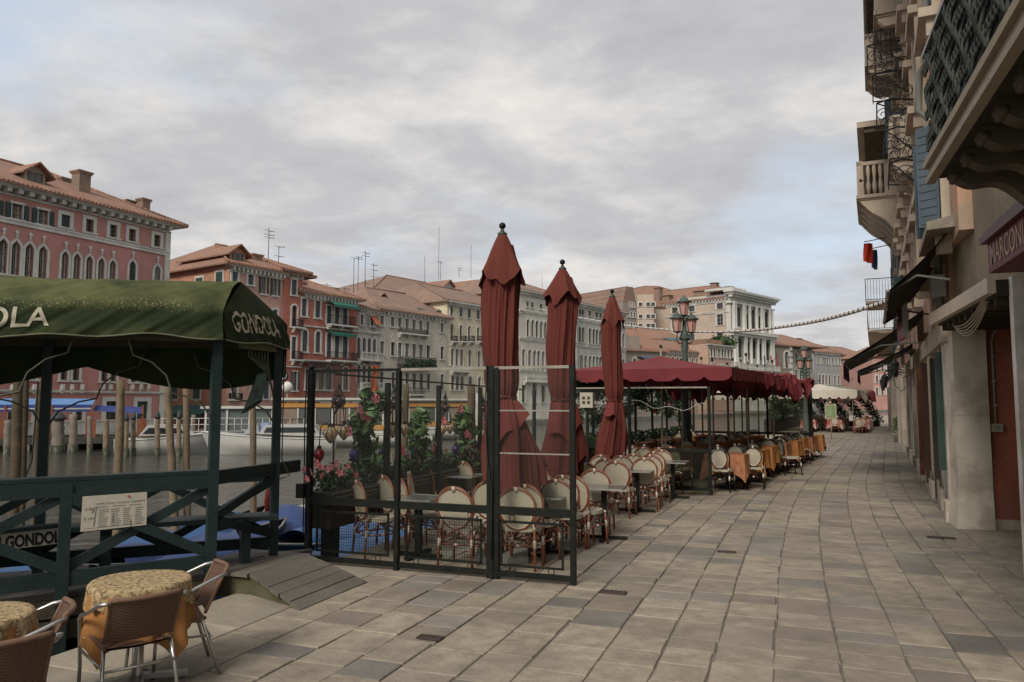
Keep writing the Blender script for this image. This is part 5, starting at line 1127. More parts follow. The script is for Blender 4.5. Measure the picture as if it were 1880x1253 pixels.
mb.build('piles', M('grey_mooring_wood'), ds)
# clock and globe lamp by the far water
ck = boat_at(519, 62, 0, 'street_clock', 'round clock with white face on a bracket by the narrow red house', 'clock'); z = P(519, 691, 62).z-WZ; mb = MB(); Mr = Matrix.Translation((0, 0, z)) @ Matrix.Rotation(RAD(90), 4, 'X'); mb.m(iron); mb.lathe([(.36, -.08), (.42, 0), (.36, .08)], (0, 0, 0), 20, Mr); mb.m(M('clock_face', (0.55, 0.55, 0.52), 0.5)); mb.lathe([(.31, .075), (.31, .10)], (0, 0, 0), 20, Mr); mb.build('dial', None, ck); mb = MB(); mb.m(iron); mb.tube([(0, 0, .7), (0, 0, z-.4)], .07, 6); mb.bar((0, -.11, z), (0, -.11, z+.22), .04, .02); mb.bar((0, -.11, z), (.14, -.11, z-.05), .04, .02); mb.build('hands_and_pole', None, ck)
gl = boat_at(527, 60, 0, 'globe_lamp', 'white globe lamp on a thin pole below the clock', 'lamp'); z = P(527, 712, 60).z-WZ; mb = MB(); mb.m(iron.copy() if False else M('grey_pole', (0.25, 0.25, 0.24), 0.6)); mb.tube([(0, 0, 0), (0, 0, z-.5)], .06, 6); mb.build('pole', None, gl); mb = MB(); mb.lathe([(.1, -.45), (.38, -.2), (.42, .1), (.3, .36), (.05, .48)], (0, 0, z), 12); mb.build('globe', M('milk_glass', (0.62, 0.60, 0.56), 0.3), gl)
# ================================================================ GONDOLAS under blue covers
lacq = M('black_lacquer', (0.012, 0.012, 0.013), 0.25, 0.2, 3); tarp = M('blue_tarpaulin', (0.032, 0.088, 0.20), 0.6, 0.15, 4, 0.6, 7, c2=(0.03, 0.08, 0.20), f2=0.6, s2=1.2); tarpd = M('dark_blue_tarpaulin', (0.03, 0.055, 0.16), 0.5, 0.2, 4, 0.8, 8)
def gondola(u, v, label, hump=None, tm_=tarp, L_=10.6, zoff=.0, ang=0, prow=True):
    g = empty('gondola', ST(u, v, WZ), math.pi/2-STang(u)+RAD(ang), label, 'gondola', 'covered gondolas along the quay')
    def hw(s): return .70*max(0, math.sin(math.pi*min(1, max(0, s))))**.62
    def sheer(s): return .46+.34*abs(2*s-1)**3.2
    mb = MB(); mb.m(lacq)
    for sg_1 in (-1, 1): mb.grid(lambda a, k: Vector((-L_/2+L_*a, sg_1*hw(a)*(.45+.55*k), -.15+(sheer(a)+.15)*k+.3*abs(2*a-1)**4*(1-k))), 30, 5)
    mb.build('hull', None, g)
    mb = MB()
    for sg_1 in (-1, 1): mb.tube([Vector((-L_/2+L_*a/30, sg_1*(hw(a/30)+.005), sheer(a/30)+.0)) for a in range(31)], .022, 5)
    mb.build('gunwale', M('worn_gunwale', (0.20, 0.19, 0.17), 0.5, 0.3, 12), g)
    cv = MB(); cv.grid(lambda a, k: Vector((-L_/2*.82+L_*.82*a, (2*k-1)*(hw(.09+.82*a)+.05), sheer(.09+.82*a)+.02+.16*math.sin(math.pi*k)*(1+.3*math.sin(a*37))+(hump*max(0, 1-abs(a-.42)/.12)*math.sin(math.pi*k) if hump else 0)-(.12 if k in (0, 1) else 0))), 44, 10)
    cv.build('cover', tm_, g)
    mb = MB(); mb.m(M('dull_steel', (0.20, 0.20, 0.19), 0.45, metal=.8)); x = L_/2
    mb.prism([(x-.02, .7), (x+.08, .8), (x+.09, 1.25), (x-.08, 1.32), (x-.14, 1.22), (x-.02, 1.15)], Matrix.Translation((0, -.01, 0)), .02)
    if not prow: mb = MB(); mb.m(lacq); mb.box(x-.1, x-.05, -.02, .02, .6, .7)
    for i in range(6 if prow else 0): mb.box(x+.06, x+.18, -.01, .01, .8+i*.07, .84+i*.07)
    mb.build('prow_iron', None, g); mb = MB(); mb.m(lacq); mb.tube([(-L_/2, 0, .75), (-L_/2-.2, 0, 1.0), (-L_/2-.12, 0, 1.15)], .04, 6); mb.build('stern_curl', None, g)
    return g
gondola(7.2, -9.0, 'gondola with bright blue cover, farthest out behind the landing stage', L_=9, prow=False)
gondola(9.4, -6.0, 'gondola with bright blue cover lying behind the boarding ramp and mesh screen', L_=7.8, ang=-1)
gondola(5.2, -7.7, 'gondola with dark blue humped cover between the shelter posts', .28, tarpd, prow=False)
gondola(13.5, -6.7, 'black gondola with blue cover beyond the flower boxes')
gondola(11.6, -8.1, 'gondola with dark blue cover in the second row behind the flower boxes', .3, tarpd)
sb = empty('small_boat', P(536, 930, 13.6), RAD(66), 'small white boat with red trim and wooden floor right of the shelter', 'boat'); sb.location.z = WZ
hull(3.0, 1.2, .7, hullw, sb); mb = MB(); mb.tube([(-1.5, -.58, .55), (0, -.61, .58), (.9, -.42, .70)], .03, 5); mb.tube([(-1.5, .58, .55), (0, .61, .58), (.9, .42, .70)], .03, 5); mb.build('red_rubbing_strip', M('dark_red_paint', (0.22, 0.035, 0.025), 0.5), sb); mb = MB(); mb.box(-.9, -.65, -.5, .5, .58, .64); mb.box(-.1, .1, -.5, .5, .58, .64); mb.build('thwart', M('rust_red_wood'), sb)
fl = empty('rolled_flag', P(492, 905, 9.5), 0, 'red green rolled flag on a stick hanging by the right shelter post', 'flag'); mb = MB(); mb.m(M('flag_red', (0.25, 0.04, 0.025), 0.8, 0.3, 12)); mb.lathe([(.005, .08), (.03, .02), (.045, -.12), (.03, -.22), (.012, -.27)], (0, 0, 0), 8); mb.m(M('flag_green', (0.03, 0.13, 0.06), 0.8)); mb.lathe([(.005, .10), (.02, .04), (.02, -.1), (.01, -.18)], (.025, 0, 0), 8); mb.m(iron); mb.tube([(.0, 0, .3), (.0, 0, -.3)], .006, 5); mb.build('cloth', None, fl)
# ================================================================ TERRACE SCREEN (black steel, glass, mesh)
blkst = M('black_green_steel', (0.008, 0.010, 0.008), 0.5, 0.3, 8, 0.15, 40, c2=(0.022, 0.022, 0.018), f2=0.4, s2=6, spec=.2)
silver = M('bare_metal_edge', (0.30, 0.28, 0.23), 0.45, 0.2, 10, metal=.4)
def clear_mat(name, tint, mixf, rough=.06):
    m = bpy.data.materials.new(name); m.use_nodes = True; MC[name] = m; nt = m.node_tree; N, L = nt.nodes, nt.links; N.clear()
    o = N.new('ShaderNodeOutputMaterial'); t = N.new('ShaderNodeBsdfTransparent'); t.inputs[0].default_value = (*tint, 1); g = N.new('ShaderNodeBsdfPrincipled'); g.inputs['Roughness'].default_value = rough; g.inputs['Base Color'].default_value = (.35, .35, .33, 1)
    x = N.new('ShaderNodeMixShader'); x.inputs[0].default_value = mixf; L.new(t.outputs[0], x.inputs[1]); L.new(g.outputs[0], x.inputs[2]); L.new(x.outputs[0], o.inputs[0]); return m
pane = clear_mat('clear_pane', (.96, .97, .96), .018); plastic = clear_mat('clear_plastic_sheet', (.93, .92, .88), .16, .15)
Q0 = G(565, 1033); Q1 = G(1053, 1075); QD = (Q1-Q0).normalized(); QL = (Q1-Q0).length; QN = Vector((QD.y, -QD.x, 0))
sc_ = empty('terrace_screen', Q0, math.atan2(QD.y, QD.x), 'black steel and glass screen with wire mesh lower panels closing the cafe terrace', 'screen')
def qx(px, py=1050): r = ray(px, py); k = (r.y*Q0.x-r.x*Q0.y)/(r.x*QD.y-r.y*QD.x) if abs(r.x*QD.y-r.y*QD.x) > 1e-9 else 0; return k
xs_ = [0, qx(728), qx(901), QL]
for i, (x, w) in enumerate(zip(xs_, (.066, .05, .075, .052))):
    mb = MB(); mb.box(x-w/2, x+w/2, -.03, .03, 0, 2.18 if i != 2 else 2.19)
    if i == 2: mb.box(x+w/2+.006, x+w/2+.055, -.025, .025, 0, 2.17)
    mb.build('post', blkst, sc_)
mb = MB(); mb.lathe([(.02, 0), (.04, .02), (.035, .05), (.01, .06)], (0, 0, 2.18), 8); mb.build('post_cap', blkst, sc_)
for i in range(3):
    a, b_ = xs_[i]+.035, xs_[i+1]-.03; m_ = MB(); m_.box(a, b_, -.018, .018, 2.15, 2.18); m_.build('top_rail', silver if i else blkst, sc_)
    m_ = MB(); m_.box(a, b_, -.022, .022, .655, .735); m_.build('middle_rail', blkst, sc_); m_ = MB(); m_.box(a, b_, -.02, .02, .03, .085); m_.build('bottom_rail', blkst, sc_)
    m_ = MB(); m_.box(a, b_, -.003, .003, .74, 2.15); m_.build('glass_pane', pane, sc_)
    f = MB(); c0, c1 = a+.07, b_-.07
    for s_ in ((c0, c1, .135, .155), (c0, c1, .57, .595)): f.box(s_[0], s_[1], -.01, .01, s_[2], s_[3])
    f.box(c0, c0+.02, -.01, .01, .135, .595); f.box(c1-.02, c1, -.01, .01, .135, .595)
    for xx in (c0+.13, c1-.13):
        for z in (.622, .112): f.tube([Vector((xx+.032*math.cos(t*.6283), 0, z+.032*math.sin(t*.6283))) for t in range(10)], .005, 4, closed=True)
    f.build('panel_frame', blkst, sc_)
    if i < 2:
        g_ = MB(); n = int((c1-c0)/.03)
        for k in range(n): x = c0+.02+(c1-c0-.04)*k/n; g_.box(x-.0016, x+.0016, -.002, .001, .155, .57)
        for k in range(14): z = .16+.03*k; g_.box(c0, c1, 0.001, .004, z-.0016, z+.0016)
        o = g_.build('wire_mesh', blkst, sc_); o['kind'] = 'stuff'
a, b_ = xs_[2]+.1, xs_[3]-.03
for z in (1.28, 1.72): m_ = MB(); m_.box(a, b_, -.008, .008, z-.007, z+.007); m_.build('glazing_bar', silver, sc_)
cbm = MB(); cbm.tube([Vector((xs_[2]-.03, -.05, 2.3)), Vector((xs_[2]-.045, -.05, 1.7)), Vector((xs_[2]-.02, -.05, 1.2)), Vector((xs_[2]+.03, -.05, .9)), Vector((xs_[2]+.03, -.05, .2))], .007, 5); cbm.build('hanging_cable', M('black_cable', (0.015, 0.015, 0.015), 0.6), sc_); cbm = MB(); cbm.tube([Vector((-.045, -.03, 2.12)), Vector((-.06, -.03, 1.6)), Vector((-.05, -.03, 1.0)), Vector((-.05, -.03, .3))], .008, 5)
cbm.build('hanging_cable', M('black_cable', (0.015, 0.015, 0.015), 0.6), sc_)
mb = MB(); mb.box(-.14, -.04, -.06, .04, .72, .88); mb.build('black_box', blkst, sc_)
# planter along the water with posts and a thin rail
PV = -5.13
pl = empty('flower_planter', UV(7.6, PV), math.pi/2-A1, 'long dark planter with green foliage and pink flowers along the water behind the screen', 'planter')
PLN = 6.6
mb = MB(); mb.box(0, PLN, -.16, .16, .36, .74); 
for z in (.45, .60): mb.box(0, PLN, -.175, -.16, z, z+.006)
mb.box(-.02, PLN, -.19, .19, .745, .775); mb.build('box', M('dark_planter', (0.03, 0.024, 0.017), 0.6, 0.3, 4), pl)
mb = MB(); mb.box(0, PLN, -.172, -.162, .70, .715); mb.box(0, PLN, -.172, -.162, .655, .662); mb.box(-.02, PLN, -.196, -.19, .76, .770); mb.build('trim', M('pale_trim', (0.19, 0.175, 0.14), 0.5), pl)
for x in (.2, 2.2, 4.4, 6.3): mb = MB(); mb.box(x, x+.08, -.1, .1, 0, .36); mb.build('foot', blkst, pl)
def u_at(px, v):
    r = ray(px, 740); k = r.x/r.y; return v*(-math.cos(A1)-k*math.sin(A1))/(math.sin(A1)-k*math.cos(A1))
for px in (689, 785, 863, 925, 965):
    u = u_at(px, PV-.0); mb = MB(); mb.box(u-7.6-.03, u-7.6+.03, -.215, -.155, .2, 2.06); mb.build('post', blkst, pl)
mb = MB(); mb.bar((0, -.185, 2.13), (PLN, -.185, 2.06), .022, .022); mb.build('rail', blkst, pl)
leafm = M('green_leaves', (0.055, 0.115, 0.032), 0.5, 0.45, 6, c2=(0.12, 0.19, 0.06), f2=0.5, s2=5); leafm2 = M('deep_green_leaves', (0.022, 0.055, 0.018), 0.45, 0.4, 6)
pinkf = M('pink_petals', (0.68, 0.22, 0.25), 0.7, 0.15, 30); redf = M('red_petals', (0.40, 0.02, 0.03), 0.7, 0.2, 30)
def leaf_into(mb, p, s, rr, long_=1.0):
    d = Vector((rr.gauss(0, 1), rr.gauss(0, 1), rr.gauss(.1, .7))).normalized(); x = d; y = d.cross(Vector((rr.gauss(0, 1), rr.gauss(0, 1), rr.gauss(0, 1)))).normalized(); n_ = x.cross(y)
    l, w = s*long_, s*.42
    vs_ = [p-x*l*.5, p-x*l*.2+y*w*.42+n_*w*.1, p+x*l*.15+y*w*.5+n_*w*.12, p+x*l*.55, p+x*l*.15-y*w*.5+n_*w*.12, p-x*l*.2-y*w*.42+n_*w*.1, p-n_*w*.02]
    mb.add(vs_, [(0, 1, 6), (1, 2, 6), (2, 3, 6), (3, 4, 6), (4, 5, 6), (5, 0, 6)])
def foliage(parent, name, pts, m, seed, size, n, kind='stuff'):
    """leaves scattered round a list of (point, radius)"""
    rr = random.Random(seed); mb = MB()
    for i in range(n):
        c, r = pts[i % len(pts)]; d = Vector((rr.gauss(0, 1), rr.gauss(0, 1), rr.gauss(0, 1))).normalized()*(rr.random()**.45)*r
        leaf_into(mb, Vector(c)+d, size*rr.uniform(.6, 1.25), rr)
    o = mb.build(name, m, parent); o['kind'] = kind; return o
rr = random.Random(5)
low = [((.1+i*.17, rr.uniform(-.05, .05), .86+.06*math.sin(i*1.7)), .17) for i in range(38)]
foliage(pl, 'low_foliage', low, leafm2, 3, .085, 3400); foliage(pl, 'light_foliage', [((x, y-.02, z+.07), .14) for (x, y, z), r in low], leafm, 4, .07, 1300)
def flower(parent, p, s, m, rr, face=None):
    mb = MB(); mb.m(m); f = (face or Vector((rr.uniform(-.5, .5), -1, rr.uniform(-.2, .5)))).normalized(); x = f.cross(Vector((0, 0, 1))).normalized(); y = x.cross(f); a0 = rr.random()*6
    for k in range(5):
        a = a0+k*1.2566; d = x*math.cos(a)+y*math.sin(a); e = x*-math.sin(a)+y*math.cos(a)
        mb.add([Vector(p)+f*0, Vector(p)+d*s*.6+e*s*.42+f*s*.28, Vector(p)+d*s*1.02+e*s*.2+f*s*.12, Vector(p)+d*s*1.02-e*s*.2+f*s*.16, Vector(p)+d*s*.6-e*s*.42+f*s*.2], [(0, 1, 2), (0, 2, 3), (0, 3, 4)])
    return mb.build('flower', m, parent)
Rz = Matrix.Rotation(-(math.pi/2-A1), 4, 'Z')
def loc_pl(px, py, dv=0.0):      # pixel -> planter-local point on its middle line
    u = u_at(px, PV+dv); p = UV(u, PV+dv); z = P(px, py, p.y).z; return Vector((u-7.6, dv*-1.0, z))
for px, py in ((573, 868), (590, 858), (592, 873), (603, 862), (610, 858), (625, 868), (634, 870), (640, 856), (740, 830), (735, 818), (803, 833), (812, 845), (822, 838), (795, 825), (873, 828), (878, 842), (880, 818), (868, 840), (800, 815), (862, 833), (560, 862), (566, 880), (583, 852), (618, 852), (648, 864), (655, 872), (722, 838), (752, 838), (770, 846), (790, 838), (818, 828), (828, 845), (845, 836), (876, 808), (886, 830), (858, 822)):
    flower(pl, loc_pl(px, py, .16), .046*rr.uniform(.8, 1.15), pinkf, rr)
# three tall vines
for (pxs, lb, seed) in (([(668, 775), (662, 800), (672, 825), (668, 850), (690, 745), (676, 740), (655, 780)], 'tall climbing hibiscus with pink blossoms at the left end of the planter', 1), ([(765, 780), (760, 800), (770, 820), (765, 845), (768, 772), (756, 830)], 'dense climbing plant without blossoms in the middle of the planter', 2), ([(850, 765), (846, 785), (855, 800), (850, 825), (845, 775), (858, 845)], 'climbing hibiscus with pink blossoms near the tallest folded parasol', 3)):
    p0 = loc_pl(pxs[0][0], 870); base = UV(7.6+p0.x, PV); pt = empty('climbing_plant', base+Vector((0, 0, .77)), math.pi/2-A1, lb, 'plant', 'climbing plants in the planter')
    pts = []
    for a_, b_ in pxs: q = loc_pl(a_, b_); pts.append((Vector((q.x-p0.x, 0, q.z-.77)), .12 if seed != 1 else .13))
    foliage(pt, 'leaves', pts, leafm2, seed, .12, 420); foliage(pt, 'young_leaves', [(c+Vector((0, -.07, .05)), r*1.15) for c, r in pts], leafm, seed+9, .165, 210)
    mb = MB(); mb.tube([(0, 0, -.05), (.02, 0, .3), (0, .02, .6), pts[0][0]], .012, 5); mb.tube([(.03, 0, -.05), (-.03, 0, .3), (.03, .02, .55)], .009, 5); mb.build('stem', wood_br, pt)
    fl_ = {1: ((650, 755), (660, 763), (676, 773), (638, 792), (658, 752), (686, 732), (672, 768)), 2: ((737, 828),), 3: ((843, 751), (854, 797), (860, 801), (883, 763), (812, 773), (882, 778))}[seed]
    for a_, b_ in fl_: q = loc_pl(a_, b_, .12); flower(pt, Vector((q.x-p0.x, -.14, q.z-.77)), .070, pinkf, rr)
# Murano glass lanterns on curled iron stands
amber = M('amber_glass', (0.55, 0.39, 0.19), 0.25, 0.3, 25, spec=.6, trans=.25); purple = M('purple_glass', (0.07, 0.025, 0.04), 0.2, 0.3, 20, spec=.6); redg = M('red_glass', (0.22, 0.008, 0.012), 0.15, 0.2, 20, spec=.6); blueg = M('blue_glass', (0.03, 0.02, 0.14), 0.15, 0.2, 20, spec=.6); tealg = M('teal_glass', (0.01, 0.09, 0.10), 0.15, 0.2, 20, spec=.6)
def lantern(par, p, r, h, m, ribs=8, name='lantern'):
    mb = MB(); mb.m(m); prof = [(.25, 0), (.55, -.08), (.95, -.30), (1.0, -.42), (.82, -.62), (.5, -.80), (.18, -.95), (.02, -1.0)]
    n = 16; vs_ = []
    for q, z in prof:
        for k in range(n): a = 2*math.pi*k/n; w = 1+(.09 if k % 2 else -.05); vs_.append(Vector(p)+Vector((q*r*w*math.cos(a), q*r*w*math.sin(a), z*h)))
    mb.smooth = True; mb.add(vs_, [(i*n+k, i*n+(k+1) % n, (i+1)*n+(k+1) % n, (i+1)*n+k) for i in range(7) for k in range(n)]); mb.smooth = False
    mb.m(iron)
    for k in range(ribs): a = 2*math.pi*k/ribs; mb.tube([Vector(p)+Vector((q*r*1.08*math.cos(a), q*r*1.08*math.sin(a), z*h)) for q, z in prof], .0035, 3)
    for z, q in ((0, .35), (.08, .5), (.14, .25)): mb.tube([Vector(p)+Vector((q*r*math.cos(t*.785), q*r*math.sin(t*.785), z*h)) for t in range(8)], .006, 4, closed=True)
    return mb.build(name, None, par)
def lantern_stand(px, lb, lan, big=1.0):
    u = u_at(px, PV+.02); base = UV(u, PV+.02, .77); o = empty('lantern_stand', base, math.pi/2-A1, lb, 'lamp', 'coloured glass lantern stands on the planter'); sc = big
    q = lambda x, y: Vector(((u_at(x, PV+.02)-u), -.05, P(x, y, UV(u_at(x, PV+.02), PV+.02).y).z-.77))
    mb = MB(); mb.m(iron); top = q(px, 762)
    mb.tube([(0, 0, -.03), (0, 0, top.z)], .011, 6)
    for x, y, r, h, m in lan:
        p = q(x, y)
        if m is purple:
            mb.tube([p+Vector((r*.9*math.cos(a), r*.9*math.sin(a), -.3*h)) if False else p+Vector((0, 0, .20)), p+Vector((0, 0, .0))], .008, 4)
            for a in (0, 1.57, 3.14, 4.71): mb.tube([p+Vector((0, 0, .17)), p+Vector((.03*math.cos(a), .03*math.sin(a), .09)), p+Vector((r*1.15*math.cos(a), r*1.15*math.sin(a), -.03)), p+Vector((r*1.3*math.cos(a), r*1.3*math.sin(a), -h*.5)), p+Vector((r*.7*math.cos(a), r*.7*math.sin(a), -h*1.0))], .007, 4)
            mb.tube([(0, 0, top.z), p+Vector((0, 0, -h*.95))], .010, 4); [mb.tube([Vector((p.x+cx_, p.y+cy_, p.z-h*1.0)), Vector((p.x+cx_*1.1, p.y+cy_*1.1, p.z-h*1.0-.2))], .006, 4) for cx_ in (-.06, .06) for cy_ in (-.06, .06)]; mb.tube([Vector((p.x+.075*math.cos(t*.785+.39), p.y+.075*math.sin(t*.785+.39), p.z-h-.2)) for t in range(8)], .008, 4, closed=True)
        else:
            s_ = 1 if p.x > 0 else -1; zz = p.z+.14+ (.08 if m is not amber else .05)
            mb.tube([(0, 0, zz-.06), (p.x*.5, -.02, zz+.06), (p.x*.9, -.04, zz+.02), (p.x, -.05, p.z+.05), (p.x, -.05, p.z)], .007, 4)
    mb.build('stand', None, o)
    for x, y, r, h, m in lan: lantern(o, q(x, y), r, h, m)
lantern_stand(614, 'lantern stand with purple, amber and one red glass lamp, leftmost on the planter', [(615, 728, .075, .14, purple), (601, 783, .078, .20, amber), (626, 778, .078, .20, amber), (581, 823, .055, .17, redg), (646, 823, .062, .18, blueg)])
lantern_stand(716, 'lantern stand with amber and dark blue lamps, second from the left on the planter', [(718, 732, .07, .13, purple), (716, 780, .068, .18, amber), (737, 778, .066, .18, amber), (699, 820, .06, .19, blueg), (748, 825, .06, .17, tealg)])
lantern_stand(811, 'lantern stand with twin amber lamps between the two right planter posts', [(812, 742, .07, .12, purple), (806, 780, .075, .17, amber), (821, 777, .07, .17, amber), (794, 817, .055, .17, redg), (832, 817, .06, .17, blueg)])
lantern_stand(878, 'lantern stand with single amber lamp beside the tallest folded parasol', [(882, 745, .06, .11, purple), (878, 775, .07, .18, amber), (869, 812, .055, .15, redg)])

# ================================================================ BISTRO CHAIRS AND TABLES
rattan = M('red_brown_rattan', (0.21, 0.066, 0.030), 0.35, 0.3, 12, 0.1, 60, spec=.5); cane = M('cream_cane', (0.44, 0.395, 0.295), 0.75, 0.12, 40, 0.4, 180); canew = M('cream_binding', (0.55, 0.50, 0.40), 0.65, 0.12, 30)
blkr = M('black_rattan', (0.014, 0.013, 0.011), 0.35, 0.2, 12); redr = M('light_red_wood', (0.24, 0.085, 0.045), 0.5, 0.2, 10)
def bistro(name, label, fr, panel, bind, oval=(.185, .215), full=True):
    """sitter looks along +y, origin on the floor under the seat"""
    o = empty(name, (0, 0, 0), 0, label, 'chair')
    mb = MB(); mb.m(panel)
    def seat(a, b_): t = a*2*math.pi; r = b_; x = r*.215*math.copysign(abs(math.cos(t))**.75, math.cos(t)); y = r*.205*math.copysign(abs(math.sin(t))**.75, math.sin(t)); return Vector((x, y, .455+.008*(1-r)))
    mb.grid(seat, 24, 3); mb.grid(lambda a, b_: Vector((seat(a, 1).x, seat(a, 1).y, .455-.045*b_)), 24, 1); mb.build('seat', None, o)
    tilt = lambda z: -.20-.16*(z-.45)
    ow, oh = oval; cz = .665
    mb = MB(); mb.m(panel); mb.grid(lambda a, b_: Vector((b_*ow*math.cos(a*6.2832)*(1+.10*math.sin(a*6.2832)), tilt(cz+b_*oh*math.sin(a*6.2832))-.012*(1-b_), cz+b_*oh*math.sin(a*6.2832))), 28, 3); mb.build('backrest', None, o)
    fm = MB(); fm.m(fr)
    def ring(w, h, r, m, c=cz, yo=0): fm.m(m); fm.tube([Vector((w*math.cos(t*.2244)*(1+.10*math.sin(t*.2244)), tilt(c+h*math.sin(t*.2244))+yo, c+h*math.sin(t*.2244))) for t in range(28)], r, 6, closed=True)
    ring(ow+.006, oh+.006, .008, bind); ring(ow+.022, oh+.020, .012, fr)
    fm.m(fr)
    arch_ = [(-.185, .36), (-.195, .48)]+[(-.225*math.cos(math.pi*t/12)*(1 if t not in (0, 12) else .93), .66+.225*math.sin(math.pi*t/12)) for t in range(13)]+[(.195, .48), (.185, .36)]
    fm.tube([Vector((x, tilt(z), z)) for x, z in arch_], .0145, 7); fm.m(bind); fm.tube([Vector((0, tilt(.86)-.001, .852)), Vector((0, tilt(.9)-.001, .905))], .022, 6)
    fm.build('back_frame', None, o)
    for sx in (-1, 1):
        for sy in (-1, 1):
            lm = MB(); lm.m(fr); top = Vector((sx*.185, sy*.175, .44)) if sy > 0 else Vector((sx*.19, tilt(.45), .47)); bot = Vector((sx*.205, sy*.205-(.03 if sy < 0 else 0), 0)); lm.tube([bot, (bot+top)/2, top], .0145, 7)
            if full: lm.m(bind); f = lambda t: bot+(top-bot)*t; lm.tube([f(.50), f(.70)], .019, 7); lm.tube([f(.92), f(1.08 if sy < 0 else .99)], .019, 7)
            lm.build('leg', None, o)
    s_ = MB(); s_.m(fr)
    for a, b_ in (((-.195, -.2, .26), (.195, -.2, .26)), ((-.195, .19, .26), (.195, .19, .26)), ((-.195, -.2, .26), (-.195, .19, .26)), ((.195, -.2, .26), (.195, .19, .26))):
        a, b_ = Vector(a), Vector(b_); s_.tube([a, b_], .010, 6)
        if full: c = (a+b_)/2; s_.tube([a+Vector((0, 0, .0)), lerp(a, c, .5)+Vector((0, 0, .10)), c+Vector((0, 0, .165)), lerp(b_, c, .5)+Vector((0, 0, .10)), b_], .009, 5); s_.m(bind); s_.tube([lerp(a, b_, .45), lerp(a, b_, .55)], .016, 5); s_.m(fr)
    s_.build('stretcher', None, o); return freeze(o)
CH = bistro('bistro_chair', 'x', rattan, cane, canew)
used = {}
def place(proto, first_key, p, yaw, label, group, s=1.0):
    """yaw: 0 looks along the street away from the camera, positive turns left"""
    c = proto if first_key not in used else copy_tree(proto); used[first_key] = 1
    c.location = p; c.rotation_euler = (0, 0, yaw); c.scale = (s, s, s); c['label'] = label; c['group'] = group; return c
S0 = -A1
spots = [   # px, py of the feet, yaw in degrees from the street, label
 (692, 1018, -38, 'red brown rattan chair, leftmost behind the wire mesh'), (768, 1008, -40, 'rattan chair left of the steel table, behind the second mesh panel'), (787, 992, -70, 'rattan chair seen edge on behind the left table'),
 (812, 962, -42, 'rattan chair by the planter, left of a close pair'), (833, 953, -42, 'rattan chair by the planter, right of a close pair'), (850, 1038, 0, 'rattan chair with its back to the middle mesh panel'),
 (878, 985, 92, 'rattan chair seen from the side behind the thick screen post'), (960, 1040, 3, 'rattan chair with its back to the right screen panel'), (945, 992, 8, 'rattan chair under the tallest folded parasol'), (1003, 972, -8, 'rattan chair with darker back between the two taller parasols'),
 (1037, 1012, -6, 'rattan chair nearest the right screen post'), (1052, 998, -12, 'rattan chair tucked behind the one at the right screen post'), (1048, 962, -4, 'rattan chair behind the right screen post, farther back'),
 (1098, 975, 4, 'rattan chair with plain round back right of the screen, behind the black table column'), (1122, 940, -6, 'dark backed rattan chair behind the middle terrace table'), (1106, 925, 10, 'rattan chair edge behind the right folded parasol foot'),
 (1147, 928, 0, 'pale backed rattan chair below the right folded parasol'), (1188, 936, 2, 'rattan chair seen squarely from behind, middle of the open row'), (1212, 915, -14, 'rattan chair right of the one seen squarely from behind'), (1204, 925, -10, 'rattan chair half hidden behind the squarely seen one'),
 (1228, 908, -18, 'rattan chair, third from the right end of the open row'), (1247, 898, -28, 'rattan chair at the right end of the open row'), (1186, 898, 0, 'rattan chair in the back row near the orange cloths'), (1165, 895, 4, 'rattan chair in the back row under the parasol edge'), (905, 1015, 14, 'rattan chair beside the thick screen post, seat toward the table'), (985, 1030, -10, 'rattan chair overlapping the one at the right screen panel'), (1075, 1000, -20, 'rattan chair just outside the right screen post'), (1080, 955, 6, 'rattan chair between the screen post and the black table column'), (1140, 948, -4, 'rattan chair in front of the middle open tables'), (1168, 922, 3, 'rattan chair partly behind the squarely seen one, to its left'), (1218, 900, -8, 'rattan chair close to the glazed frame, second row'), (1128, 905, 12, 'rattan chair at the foot of the right folded parasol'), (735, 1000, -30, 'rattan chair between the first two screen posts'), (875, 950, -30, 'rattan chair near the tallest folded parasol by the planter')]
for px, py, yw, lb in spots: p = G(px, py); place(CH, 'b', p, S0+RAD(yw), lb, 'red brown rattan chairs on the near terrace', .985)
# square cafe tables with column and cross foot
def cafe_table(px, py, lb, yw=0, glass=True):
    o = empty('cafe_table', G(px, py), S0+RAD(yw), lb, 'table', 'square metal tables on the near terrace')
    mb = MB(); mb.box(-.27, .27, -.27, .27, .67, .685); mb.build('table_top', M('grey_table_top', (0.12, 0.12, 0.11), 0.2, 0.15, 3, spec=.6), o)
    mb = MB()
    for a in ((-.275, .275, -.275, -.27), (-.275, .275, .27, .275), (-.275, -.27, -.275, .275), (.27, .275, -.275, .275)): mb.box(*a, .665, .69)
    mb.build('table_edge', M('pale_metal_edge', (0.42, 0.41, 0.38), 0.3, metal=.5), o)
    mb = MB(); mb.box(-.035, .035, -.035, .035, .04, .67); mb.build('column', blkst, o)
    mb = MB(); mb.box(-.30, .30, -.03, .03, 0.012, .045); mb.box(-.03, .03, -.30, .30, 0.012, .0455); mb.build('foot', blkst, o)
for px, py, lb, yw in ((768, 1022, 'grey square table behind the middle mesh panel', 0), (848, 955, 'grey square table beside the planter and close pair of chairs', 0), (1003, 1015, 'grey square table behind the right screen panel', 0), (1110, 990, 'square table with black column standing clear right of the screen', 5), (1066, 938, 'square table with cutlery behind the middle folded parasol', 0), (1170, 940, 'square table among the middle chairs of the open row', 0), (1236, 915, 'square table at the right end of the open row', 0)): cafe_table(px, py, lb, yw)
o = empty('cutlery', G(1066, 938)+Vector((0, 0, .692)), 0, 'small pile of pale cutlery on the table behind the middle folded parasol', 'cutlery'); mb = MB(); rr = random.Random(3)
